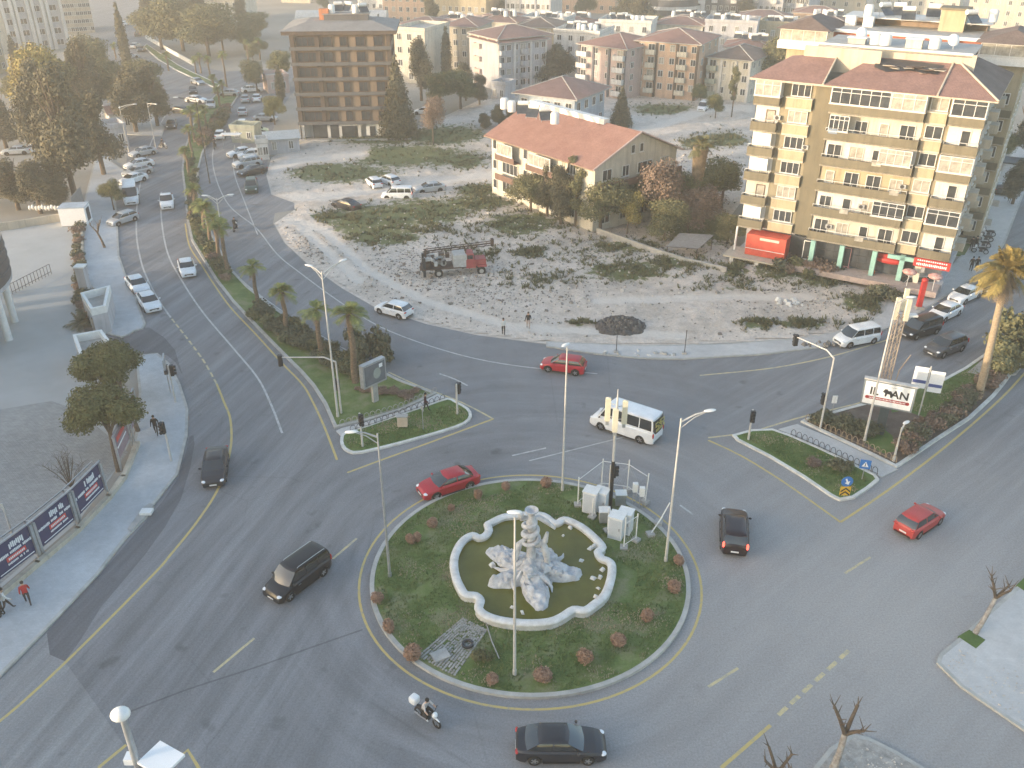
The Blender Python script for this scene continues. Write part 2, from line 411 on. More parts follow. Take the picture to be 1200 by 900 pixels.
gr = MB(); gr.quad((-1500, -300, 0), (1500, -300, 0), (1500, 2600, 0), (-1500, 2600, 0), M_GROUND); struct('ground', gr)
M_LOTFLAT2 = mat('rubble_verge', (.20, .19, .175), .95, col2=(.46, .43, .39), scale=2.2, detail=9, bump=.8)
road_px = [(-500, 1150), (-420, 1000), (-150, 880), (0, 770), (100, 660), (180, 560), (205, 500), (200, 440), (165, 412), (100, 412), (100, 385), (160, 372), (140, 335), (128, 300), (128, 262), (138, 225),
           (148, 195), (150, 165), (118, 150), (112, 120), (105, 85), (100, 50), (102, 20), (104, -8), (100, -40), (172, -40), (168, 0), (164, 25), (172, 44), (200, 60), (227, 76), (262, 84), (300, 82), (350, 78), (352, 98), (338, 115), (325, 135),
           (318, 160), (312, 200), (318, 228), (345, 236), (345, 246), (322, 250), (320, 262), (333, 285), (358, 308), (400, 338), (440, 361), (500, 380), (560, 393), (640, 404), (760, 411), (900, 409),
           (980, 395), (1040, 370), (1095, 345), (1135, 318), (1165, 270), (1185, 220), (1200, 185), (1235, 120), (1330, 120), (1500, 200), (1700, 400), (1700, 1150)]
rd = MB(); rd.prism([g(*p) for p in road_px], 0, .004, M_ASPH, side=False); struct('road', rd)
# older, paler asphalt at the lower left, fresher strip by the left pavement
pt = MB(); pt.prism([g(*p) for p in [(-500, 1150), (-300, 960), (0, 797), (55, 742), (78, 778), (110, 822), (150, 880), (190, 960), (260, 1150)]], 0, .0065, M_ASPH_OLD, side=False); struct('asphalt_patch', pt)
pt = MB(); pt.prism(gc([(55, 742), (115, 675), (172, 610), (209, 560), (222, 512), (228, 520), (212, 585), (170, 650), (118, 712), (76, 775)], 2, True), 0, .0072, M_ASPH_NEW, side=False); struct('asphalt_patch', pt)
pt = MB(); pt.prism([g(*p) for p in [(100, 386), (165, 384), (175, 384), (192, 395), (205, 410), (214, 440), (206, 425), (195, 416), (165, 415), (100, 415)]], 0, .0072, M_ASPH_NEW, side=False); struct('asphalt_patch', pt)
struct('road_crack', strip(gc([(150, 835), (220, 808), (300, 782), (370, 757), (425, 738)], 6), .12, .0085, M_ASPH_NEW))

# left pavements
slab('pavement', [(-300, 1010), (-420, 1000), (-330, 880), (-60, 735), (0, 700), (45, 660), (93, 618), (127, 580), (150, 545), (160, 505), (163, 460), (160, 430), (163, 417), (185, 415), (200, 428), (212, 452), (221, 480), (220, 512), (209, 557), (181, 592), (172, 608), (150, 630), (115, 675), (55, 739), (0, 795), (-150, 900)], .13, M_PAV, smooth=1)
slab('pavement', [(128, 130), (143, 140), (140, 165), (130, 190), (146, 200), (148, 212), (136, 236), (138, 262), (140, 300), (149, 326), (160, 350), (171, 380), (168, 386), (157, 389), (152, 393), (142, 396), (126, 392), (120, 370), (112, 340), (98, 332), (97, 285), (98, 240), (108, 200), (118, 165)], .13, M_PAV, smooth=1)
# yard to the left
yd = MB(); yd.prism([g(*p) for p in [(-700, 260), (20, 262), (96, 250), (96, 330), (98, 385), (100, 415), (140, 440), (160, 500), (140, 545), (93, 610), (0, 690), (-330, 850), (-700, 800)]], 0, .006, M_YARD2, side=False); struct('yard', yd)
yd = MB(); yd.prism([g(*p) for p in [(-500, 500), (0, 480), (60, 470), (90, 480), (150, 530), (93, 605), (0, 685), (-300, 830), (-600, 700)]], 0, .010, M_YARD, side=False); struct('paved_yard', yd)
# roundabout island
N = 96
def circ(r, n=N, cx=None, cy=None): return [Vector((RC.x + r * math.cos(2 * math.pi * i / n), RC.y + r * math.sin(2 * math.pi * i / n), 0)) for i in range(n)]
struct('kerb', ring_strip(circ(RAD), circ(RAD - .28), -.03, .2, M_KERB))
struct('road_marking', ring_strip(circ(RAD + .75), circ(RAD + .60), .0088, .0092, M_YEL))
# planted channel and grass, slightly domed
mb = MB(); vs = []; fs = []; rings = 14
for j in range(rings + 1):
    rr = (RAD - .28) * j / rings
    for i in range(N):
        a = 2 * math.pi * i / N; x = RC.x + rr * math.cos(a); y = RC.y + rr * math.sin(a)
        vs.append((x, y, .17 + .12 * (1 - (j / rings) ** 2) + .05 * noise.noise(Vector((x * .6, y * .6, 0))) * (j < rings)))
for j in range(rings):
    for i in range(N):
        k = (i + 1) % N; fs.append((j * N + i, (j + 1) * N + i, (j + 1) * N + k, j * N + k))
mb.add(vs, fs, M_GRASS, True); struct('grass_ground', mb)
def island_z(x, y):
    rr = math.hypot(x - RC.x, y - RC.y) / (RAD - .28); return .17 + .12 * (1 - rr * rr)
# centre-left median with its nose
med = [(216, 225), (219, 258), (224, 282), (238, 305), (252, 328), (272, 354), (300, 384), (330, 415), (352, 437), (366, 453), (380, 475), (392, 503), (400, 501), (430, 494), (470, 482), (500, 468), (512, 462), (470, 447), (452, 438), (418, 421), (385, 402), (350, 381), (320, 360), (292, 338), (273, 318), (258, 292), (243, 262), (235, 235), (232, 220), (233, 200), (238, 180), (250, 155), (268, 130), (280, 112), (268, 108), (252, 112), (236, 128), (224, 150), (215, 180), (213, 200)]
slab('planted_median', med, .17, M_GRASS, M_KERB, .28, 1, fh=.12)
slab('planted_median', [(253, 104), (240, 98), (222, 90), (205, 82), (185, 70), (168, 55), (172, 52), (190, 64), (210, 77), (228, 86), (246, 94), (258, 100)], .15, M_GRASS, M_KERBW, .3, 1)
slab('grass_island', [(399, 515), (400, 524), (408, 531), (424, 532), (470, 521), (520, 507), (545, 498), (553, 489), (549, 480), (535, 472), (524, 468), (500, 476), (470, 486), (430, 500), (404, 508)], .16, M_GRASSG, M_KERBW, .25, 2, fh=.13)
wk = MB(); wk.prism([g(*p) for p in [(394, 506), (400, 512), (430, 500), (470, 486), (500, 476), (523, 467), (513, 462.5), (500, 469), (470, 483), (430, 495), (400, 503)]], 0, .10, M_PAVL); struct('walkway', wk)
# right median: grass island, walkway, planted wedge
slab('grass_island', [(858, 511), (863, 517), (900, 536), (940, 560), (972, 582), (984, 588), (1001, 585), (1018, 574), (1030, 564), (1026, 558), (1000, 545), (960, 526), (925, 511), (905, 504), (880, 505)], .16, M_GRASSG, M_KERBW, .25, 1, fh=.13)
wk = MB(); wk.prism([g(*p) for p in [(912, 504), (934, 498), (980, 517), (1020, 536), (1052, 551), (1033, 560), (1000, 543.5), (960, 524.5), (926, 510)]], 0, .10, M_PAVL); struct('walkway', wk)
wedge = [(938, 495), (944, 492), (975, 484), (1015, 473), (1050, 462), (1100, 448), (1130, 432), (1160, 411), (1200, 380), (1250, 330), (1310, 330), (1260, 370), (1200, 418), (1178, 450), (1165, 466), (1137, 492), (1100, 516), (1056, 546), (1050, 549), (1020, 534), (980, 515)]
slab('planted_median', wedge, .17, M_SOIL, M_KERBW, .28, 1, fh=.12)
gm = MB(); gm.prism([g(*p) for p in [(1040, 468), (1100, 450), (1130, 435), (1146, 425), (1152, 452), (1135, 468), (1110, 478), (1085, 492), (1060, 482), (1045, 485)]], 0, .14, M_GRASSG); struct('grass_ground', gm)
gm = MB(); gm.prism([g(*p) for p in [(1012, 505), (1030, 500), (1045, 512), (1052, 530), (1035, 533), (1010, 518)]], 0, .14, M_GRASSG); struct('grass_ground', gm)
gm = MB(); gm.prism([g(*p) for p in [(1133, 438), (1150, 424), (1185, 425), (1200, 428), (1190, 440), (1160, 443)]], 0, .15, M_CONC); struct('concrete_path', gm)
# right hand pavements
slab('pavement', [(640, 401), (700, 404), (760, 406), (850, 404), (930, 398), (975, 391), (1010, 382), (1035, 365), (1040, 350), (1020, 338), (1060, 325), (1110, 318), (1135, 290), (1150, 255), (1165, 215), (1185, 180), (1205, 160), (1225, 160), (1212, 195), (1197, 235), (1178, 285), (1160, 312), (1145, 322), (1122, 340), (1090, 360), (1060, 378), (1015, 395), (960, 408), (900, 416), (800, 422), (752, 421), (700, 416), (640, 407)], .13, M_PAVL, smooth=1)
slab('pavement', [(1097, 778), (1100, 768), (1120, 752), (1175, 703), (1230, 655), (1330, 570), (1450, 620), (1400, 800), (1280, 950), (1200, 858), (1125, 806)], .14, M_PAVL, smooth=1)
slab('rough_verge', [(950, 905), (972, 878), (998, 862), (1018, 866), (1050, 882), (1085, 903), (1130, 960), (900, 980)], .14, M_LOTFLAT2, smooth=1)
slab('pavement', [(92, 145), (130, 148), (150, 158), (190, 160), (193, 150), (178, 135), (150, 135), (110, 120)], .12, M_PAVL, smooth=1)
# markings
line([(-60, 885), (0, 845), (75, 778), (178, 675), (200, 650), (232, 610), (257, 570), (270, 527), (270, 492), (262, 470), (254, 450)])
dashes([(254, 450), (240, 425), (222, 400), (200, 372)], 1.0, .5, .17, M_YELF)
line([(200, 372), (185, 350), (172, 325), (165, 305), (160, 275), (161, 237), (168, 200), (180, 160), (200, 125)], .15, M_WHT)
line([(330, 506), (318, 475), (302, 443), (275, 410), (237, 365), (212, 327), (196, 295), (189, 255), (189, 225)], .15, M_WHT)
line([(395, 539), (380, 500), (366, 470), (354, 450), (330, 425), (300, 392), (270, 360), (250, 332), (236, 310), (222, 288), (217, 262)], .15, M_YEL)
line([(407, 554), (450, 538), (500, 520), (578, 491)], .15, M_YEL, n=2); line([(578, 491), (556, 479), (530, 467), (490, 452), (455, 436)], .15, M_YELF, n=3)
line([(228, 200), (229, 225), (238, 250), (250, 285), (262, 305), (285, 330), (320, 357), (360, 384), (420, 418)], .12, M_WHT)
line([(262, 140), (250, 175), (252, 205), (268, 240), (300, 267), (325, 298), (352, 320), (400, 355), (450, 385), (525, 412), (600, 428), (700, 438)], .13, M_WHT)
line([(275, 170), (274, 200), (286, 235), (302, 275)], .12, M_WHT)
line([(820, 440), (900, 432), (960, 421), (1005, 409), (1060, 392)], .15, M_YELF)
line([(830, 513), (880, 506), (935, 490), (1012, 471), (1095, 448)], .15, M_YELF)
line([(830, 516), (870, 535), (920, 566), (985, 612)], .15, M_YEL, n=3); line([(985, 612), (1040, 575), (1100, 530), (1150, 488), (1185, 455), (1215, 420)], .15, M_YEL, n=3)
line([(515, 438), (532, 444), (548, 452)], .14, M_WHT)
for a, b in (((250, 788), (298, 748)), ((390, 655), (418, 631)), ((830, 805), (865, 783)), ((990, 672), (1020, 653))): line([a, b], .14, M_YELF, n=1)
line([(845, 900), (903, 850)], .16, M_YEL, n=1)
for k in range(6):
    x = 912 + k * 14.5; y = 838 - k * 13.3; line([(x, y), (x + 10, y - 9)], .2, M_YELF, n=1)
line([(115, 900), (148, 873)], .15, M_YEL, n=1); line([(190, 905), (220, 879), (236, 905)], .15, M_YEL, n=1)
line([(797, 592), (812, 603)], .13, M_WHT, n=1); line([(620, 540), (760, 505)], .1, M_WHT, n=1); line([(600, 534), (640, 525)], .12, M_WHT, n=1)
line([(330, 506), (331, 507.5)], .15, M_WHT, n=1)
for x in (242, 269): line([(x - 4, 229.5), (x + 4, 229.5)], .5, M_WHT, n=1)

# ------------------------------------------------------------------ vacant lot terrain
def inpoly(x, y, poly):
    c = False; n = len(poly)
    for i in range(n):
        a = poly[i]; b = poly[i - 1]
        if (a[1] > y) != (b[1] > y) and x < (b[0] - a[0]) * (y - a[1]) / (b[1] - a[1]) + a[0]: c = not c
    return c
def topx(p):   # world ground point -> photo pixel, used to lay out the masks
    zc = p.y * math.cos(PITCH) + (CH - p.z) * math.sin(PITCH); yc = -p.y * math.sin(PITCH) + (CH - p.z) * math.cos(PITCH)
    return 600 + FPX * p.x / zc, 450 + FPX * yc / zc
lot_px = [(321, 262), (334, 285), (359, 308), (401, 338), (441, 361), (500, 380), (560, 393), (640, 403), (760, 406), (930, 398), (975, 391), (1012, 381), (1036, 364), (1040, 350), (1018, 338), (930, 316), (862, 300), (850, 262), (870, 235), (885, 150), (885, 118), (700, 100), (560, 118), (470, 160), (352, 163), (318, 185), (312, 205), (318, 228), (345, 238), (345, 246)]
lotw = [g(*p) for p in lot_px]
def segd(x, y, poly):
    best = 1e9; n = len(poly)
    for i in range(n):
        a = poly[i]; b = poly[i - 1]; dx, dy = b[0] - a[0], b[1] - a[1]; L = dx * dx + dy * dy
        t = max(0, min(1, ((x - a[0]) * dx + (y - a[1]) * dy) / L)) if L else 0
        best = min(best, math.hypot(x - a[0] - t * dx, y - a[1] - t * dy))
    return best
weeds = [(600, 270, 80, 22), (700, 300, 80, 20), (560, 300, 40, 12), (790, 315, 60, 14), (640, 330, 60, 12), (520, 270, 50, 14), (860, 340, 50, 10), (440, 262, 75, 24), (500, 250, 60, 18), (400, 256, 40, 8), (560, 240, 50, 10), (450, 280, 50, 12), (735, 320, 55, 13), (790, 312, 25, 8), (400, 205, 70, 14), (480, 185, 90, 16), (440, 165, 60, 8), (520, 160, 60, 14), (545, 190, 30, 12), (680, 250, 60, 18), (780, 130, 45, 8), (850, 165, 30, 9), (820, 170, 25, 8), (820, 270, 60, 22), (925, 320, 50, 12), (960, 330, 30, 10), (1010, 358, 28, 10), (940, 382, 38, 5), (885, 384, 18, 5), (620, 300, 20, 6), (610, 265, 50, 16), (680, 384, 14, 5), (1035, 352, 18, 7), (735, 290, 50, 8), (560, 225, 30, 8), (480, 160, 30, 10), (1020, 380, 20, 4), (860, 320, 20, 8)]
tracks = [[(318, 233), (380, 232), (440, 224), (520, 213), (575, 206)], [(330, 255), (380, 272), (430, 318), (500, 355), (600, 385), (800, 395)], [(700, 158), (760, 152), (800, 140), (835, 128), (880, 128)], [(320, 200), (350, 190), (420, 182)], [(700, 355), (850, 350), (950, 350)], [(355, 270), (420, 330)]]
def trackd(px, py): 
    b = 1e9
    for t in tracks:
        for a, c in zip(t, t[1:]):
            dx, dy = c[0] - a[0], c[1] - a[1]; L = dx * dx + dy * dy; s = max(0, min(1, ((px - a[0]) * dx + (py - a[1]) * dy) / L))
            b = min(b, math.hypot(px - a[0] - s * dx, (py - a[1] - s * dy) * 1.8))
    return b
def lot_h(x, y, d):
    k = min(1, d / 3.0)
    return .03 + k * (.22 + .32 * noise.noise(Vector((x * .11, y * .11, 3))) + .26 * abs(noise.noise(Vector((x * .45, y * .45, 5)))) + .13 * noise.noise(Vector((x * 1.3, y * 1.3, 9))))
def make_lot():
    st = .55; xs = [p.x for p in lotw]; ys = [p.y for p in lotw]; idx = {}; vs = []; cols = []
    nx = int((max(xs) - min(xs)) / st) + 2; ny = int((max(ys) - min(ys)) / st) + 2
    for j in range(ny):
        stj = 1 if min(ys) + j * st < 150 else 2
        for i in range(nx):
            x = min(xs) + i * st; y = min(ys) + j * st
            if not inpoly(x, y, lotw): continue
            d = segd(x, y, lotw); px, py = topx(Vector((x, y, 0)))
            wv = max([math.exp(-(((px - a) / c) ** 2 + ((py - b) / e) ** 2)) * (.45 if k_ < 7 else 1) for k_, (a, b, c, e) in enumerate(weeds)])
            tv = max(0, 1 - trackd(px, py) / 16); wv = wv * (1 - tv)
            bp = math.exp(-(((px - 728) / 26) ** 2 + ((py - 373) / 11) ** 2))
            z = lot_h(x, y, d) * (1 - .8 * tv) + .03 * tv
            idx[(i, j)] = len(vs); vs.append((x, y, max(.02, z))); cols.append((wv, tv, 0, 1))
    fs = []
    for (i, j), a in idx.items():
        b, c, d = idx.get((i + 1, j)), idx.get((i + 1, j + 1)), idx.get((i, j + 1))
        if b is not None and c is not None and d is not None: fs.append((a, b, c, d))
    me = bpy.data.meshes.new('vacant_lot'); me.from_pydata(vs, [], fs); me.materials.append(M_LOT)
    ca = me.color_attributes.new('mask', 'FLOAT_COLOR', 'POINT'); ca.data.foreach_set('color', [c for q in cols for c in q])
    me.polygons.foreach_set('use_smooth', [True] * len(fs)); me.update()
    o = link('vacant_lot', me); o['kind'] = 'structure'
    # flat apron closing the ragged grid border
    ap = MB(); ap.prism(lotw, 0, .012, M_LOTFLAT, side=False); struct('lot_ground', ap)
M_LOTFLAT = mat('lot_gravel', (.45, .395, .34), .95, col2=(.66, .595, .53), scale=1.2, detail=8)
make_lot()

def scatter_mesh(name, mats, pts, sizes, fn, label, cat):
    """one uncountable heap of small pieces = one 'stuff' mesh"""
    mb = MB()
    for p, s in zip(pts, sizes): fn(mb, p, s)
    o = mb.obj(name); tag(o, label, cat, kind='stuff'); return o
M_RUB = mat('rubble', (.40, .36, .32), .95, col2=(.60, .56, .51), scale=.6)
M_RUBD = mat('dark_rubble', (.13, .115, .10), .95, col2=(.26, .235, .21), scale=.6)
def stone(mb, p, s, m=None):
    a = rnd.random() * 6.3; k = [rnd.uniform(.5, 1) * s for _ in range(3)]
    c, sn = math.cos(a), math.sin(a); vs = []
    for dx, dy, dz in ((-1, -1, -.4), (1, -1, -.4), (1, 1, -.4), (-1, 1, -.4), (-.6, -.5, .6), (.7, -.6, .5), (.5, .6, .7), (-.5, .6, .5)):
        x, y = dx * k[0] * rnd.uniform(.7, 1.1), dy * k[1] * rnd.uniform(.7, 1.1); vs.append((p[0] + x * c - y * sn, p[1] + x * sn + y * c, p[2] + dz * k[2]))
    mb.add(vs, [(4, 5, 6, 7), (0, 1, 5, 4), (1, 2, 6, 5), (2, 3, 7, 6), (3, 0, 4, 7)], m or (M_RUB if rnd.random() < .42 else M_RUBD))
pts = []; ss = []
dense = [(640, 255, 90, 25), (760, 290, 110, 25), (560, 330, 60, 20), (880, 310, 60, 20), (500, 300, 60, 25), (700, 300, 80, 30), (930, 350, 60, 15), (600, 350, 100, 18), (360, 290, 30, 20), (820, 200, 40, 25), (470, 320, 40, 20)]
while len(pts) < 8000:
    a, b, c, e = rnd.choice(dense); px = rnd.gauss(a, c * .7); py = rnd.gauss(b, e * .7)
    if rnd.random() < .3: px = rnd.uniform(330, 1030); py = rnd.uniform(180, 398)
    if not inpoly(px, py, lot_px) or trackd(px, py) < 8: continue
    q = g(px, py); d = segd(q.x, q.y, lotw)
    if d < .6: continue
    pts.append((q.x, q.y, lot_h(q.x, q.y, d) + .02)); ss.append(rnd.choice([.05, .07, .09, .11, .15, .28 if rnd.random() < .15 else .09]))
scatter_mesh('rubble', None, pts, ss, stone, 'broken stones and rubble strewn over the vacant lot', 'rubble')
def wpt(a, b, c, e): return a, b, c, e
M_WEED = mat('weed_leaves', (.055, .06, .028), .9, col2=(.18, .175, .085), scale=2.5)
def weed(mb, p, s, m=None, n=7):
    for k in range(n):
        a = rnd.random() * 6.28; t = rnd.uniform(.2, 1); dx, dy = math.cos(a) * s * t, math.sin(a) * s * t; w_ = s * .22
        x, y, z = p; h = s * rnd.uniform(.5, 1.1)
        mb.add([(x + dx * .2 - dy * .2, y + dy * .2 + dx * .2, z), (x + dx * .2 + dy * .2, y + dy * .2 - dx * .2, z), (x + dx + dy * w_, y + dy - dx * w_, z + h), (x + dx - dy * w_, y + dy + dx * w_, z + h * .8)], [(0, 1, 2, 3)], m or M_WEED)
pts = []; ss = []
while len(pts) < 6500:
    a, b, c, e = rnd.choice(weeds); px = rnd.gauss(a, c * .55); py = rnd.gauss(b, e * .55)
    if not inpoly(px, py, lot_px) or trackd(px, py) < 12: continue
    q = g(px, py); d = segd(q.x, q.y, lotw)
    if noise.noise(Vector((q.x * .5, q.y * .5, 0))) < -.12: continue
    pts.append((q.x, q.y, lot_h(q.x, q.y, d) - .02)); ss.append(rnd.uniform(.2, .5))
scatter_mesh('weeds', None, pts, ss, weed, 'low green weeds growing in patches on the vacant lot', 'weeds')
# grass blades on the island
M_BLADE = mat('grass_blades', (.05, .10, .02), .8, col2=(.18, .22, .07), scale=.9, detail=6)
M_DRYB = mat('dry_grass_blades', (.28, .24, .15), .9, col2=(.40, .35, .24), scale=1.5)
pool_px = [(606, 603), (590, 604.5), (576, 611), (571.5, 614), (573, 621), (568, 627), (561, 629), (554, 626), (544, 631), (536, 642.5), (532, 657), (533.7, 673.5), (540, 688), (546, 695.5), (558, 697), (563, 703), (561, 712), (569, 719.5), (584, 725), (604, 728), (624, 729), (645, 727), (659, 721), (672, 713), (685, 714), (696, 707), (709, 695.5), (716, 677), (717, 662), (712.5, 656), (705, 653), (700.5, 646), (706, 640.5), (699.5, 631.5), (685, 618.5), (672, 611), (661, 607.5), (653, 612), (646, 609.5), (637, 603), (620, 601.5)]
POOLZ = .75
poolw = crv([g(x, y, POOLZ) for x, y in pool_px], 3, True)
def blades(mb, p, s):
    m = M_BLADE if noise.noise(Vector((p[0] * .45, p[1] * .45, 1))) + rnd.uniform(-.25, .25) < .22 else M_DRYB
    for k in range(3):
        a = rnd.random() * 6.28; dx, dy = math.cos(a) * s, math.sin(a) * s
        mb.add([(p[0] - dy * .25, p[1] + dx * .25, p[2]), (p[0] + dy * .25, p[1] - dx * .25, p[2]), (p[0] + dx * .6, p[1] + dy * .6, p[2] + s)], [(0, 1, 2)], m)
pts = []; ss = []
while len(pts) < 15000:
    a = rnd.random() * 6.28; r_ = (RAD - .4) * math.sqrt(rnd.random()); x, y = RC.x + r_ * math.cos(a), RC.y + r_ * math.sin(a)
    if inpoly(x, y, poolw): continue
    if noise.noise(Vector((x * .35, y * .35, 8))) < -.28: continue
    pts.append((x, y, island_z(x, y))); ss.append(rnd.uniform(.05, .13))
scatter_mesh('grass', None, pts, ss, blades, 'short patchy green grass on the round island', 'grass')
def poly_scatter(px_poly, n, smin, smax, z):
    P = [g(*p) for p in px_poly]; xs = [p.x for p in P]; ys = [p.y for p in P]; out = []
    while len(out) < n:
        x, y = rnd.uniform(min(xs), max(xs)), rnd.uniform(min(ys), max(ys))
        if inpoly(x, y, P): out.append((x, y, z))
    return out, [rnd.uniform(smin, smax) for _ in out]
for px_, n_, lb in (([(404, 517), (410, 527), (424, 528), (470, 518), (520, 504), (545, 494), (548, 486), (530, 475), (470, 490), (430, 503)], 1800, 'short green grass on the nose island of the palm median'),
                ([(866, 511), (900, 531), (940, 555), (975, 578), (998, 580), (1022, 564), (1000, 550), (960, 530), (925, 514), (905, 508)], 2200, 'green grass on the small island by the yellow chevron sign'),
                ([(1045, 470), (1100, 453), (1144, 430), (1150, 450), (1110, 475), (1085, 488), (1060, 480)], 1500, 'green grass behind the big advertising board')):
    p_, s_ = poly_scatter(px_, n_, .06, .14, .13); scatter_mesh('grass', None, p_, s_, blades, lb, 'grass')
# ------------------------------------------------------------------ vehicles
def lerp_pts(P, x):
    if x <= P[0][0]: return P[0][1]
    for (a, b), (c, d) in zip(P, P[1:]):
        if x <= c: return b + (d - b) * (x - a) / (c - a)
    return P[-1][1]
# kind: L W H, belt profile (x, z) rear->front, cabin: xr0 (rear glass base) xr1 (roof rear) xf1 (roof front) xf0 (cowl), wheels, windows per side
KIND = {
 'sedan': dict(L=4.5, W=1.80, H=1.44, top=[(-2.25, .80), (-2.18, .93), (-1.75, .98), (-.5, .97), (.6, .96), (1.05, .95), (1.7, .84), (2.1, .72), (2.25, .58)], xr0=-1.80, xr1=-1.0, xf1=.25, xf0=1.12, wb=1.33, split=[-.38], wr=.32, roofw=.60),
 'hatch': dict(L=4.05, W=1.74, H=1.49, top=[(-2.02, .75), (-1.97, .95), (-1.5, .97), (-.5, .96), (.6, .94), (1.0, .93), (1.55, .83), (1.9, .70), (2.02, .56)], xr0=-1.93, xr1=-1.45, xf1=.25, xf0=1.08, wb=1.25, split=[-.55], wr=.31, roofw=.60),
 'mpv': dict(L=4.4, W=1.82, H=1.80, top=[(-2.2, .7), (-2.16, 1.0), (-1.5, 1.06), (-.5, 1.05), (.8, 1.03), (1.25, 1.03), (1.75, .90), (2.08, .74), (2.2, .58)], xr0=-2.14, xr1=-1.98, xf1=.62, xf0=1.36, wb=1.38, split=[-1.1, -.1], wr=.32, roofw=.68),
 'suv': dict(L=4.4, W=1.86, H=1.64, top=[(-2.2, .75), (-2.15, 1.03), (-1.5, 1.05), (-.5, 1.04), (.6, 1.03), (1.05, 1.03), (1.65, .95), (2.07, .80), (2.2, .62)], xr0=-2.1, xr1=-1.7, xf1=.3, xf0=1.12, wb=1.33, split=[-1.25, -.42], wr=.36, roofw=.64),
 'minibus': dict(L=5.7, W=2.06, H=2.45, top=[(-2.85, .8), (-2.8, 1.25), (-1.5, 1.27), (1.0, 1.24), (1.9, 1.22), (2.3, 1.1), (2.7, .92), (2.85, .7)], xr0=-2.79, xr1=-2.68, xf1=1.35, xf0=2.15, wb=1.75, split=[-1.55, -.35, .75], wr=.36, roofw=.84),
 'pickup': dict(L=5.0, W=1.85, H=1.85, top=[(-2.5, .8), (-2.45, .98), (-.3, 1.0), (.2, 1.08), (1.1, 1.1), (1.5, 1.1), (2.1, .95), (2.4, .8), (2.5, .6)], xr0=-.1, xr1=.02, xf1=.75, xf0=1.45, wb=1.5, split=[], wr=.36, roofw=.66),
}
def paint(name, col, rough=.35, metal=.1):
    return mat('car_' + name, col, rough, metal, var=.1, scale=.9, coat=.2)
PAINT = {'red': paint('red', (.40, .018, .03)), 'coral': paint('coral', (.46, .05, .045), .45), 'black': paint('black', (.010, .010, .012), .28, 0), 'charcoal': paint('charcoal', (.025, .025, .03), .3, 0),
         'white': paint('white', (.74, .75, .76), .4), 'silver': paint('silver', (.42, .44, .46), .4, .3), 'grey': paint('grey', (.07, .073, .08), .3), 'maroon': paint('maroon', (.018, .008, .010), .28, 0), 'green': paint('green', (.04, .07, .055)), 'paleg': paint('pale_green', (.36, .48, .36))}
def rrect(x0, x1, hw0, hw1, bulge, nf=6, ns=8, sb=.02):
    """closed outline, start rear-left: rear edge half width hw0 at x0, front hw1 at x1; returns points and corner index marks"""
    P = []
    for i in range(ns + 1):                      # left side, rear to front
        t = i / ns; P.append((x0 + (x1 - x0) * t, hw0 + (hw1 - hw0) * t + sb * 4 * t * (1 - t)))
    for i in range(1, nf):                       # front, left to right
        t = i / nf; y = hw1 * (1 - 2 * t); P.append((x1 + bulge * (1 - (y / hw1) ** 2), y))
    for i in range(ns + 1):
        t = i / ns; P.append((x1 + (x0 - x1) * t, -(hw1 + (hw0 - hw1) * t + sb * 4 * t * (1 - t))))
    for i in range(1, nf):
        t = i / nf; y = -hw0 * (1 - 2 * t); P.append((x0 - bulge * .7 * (1 - (y / hw0) ** 2), y))
    return P
CARCACHE = {}
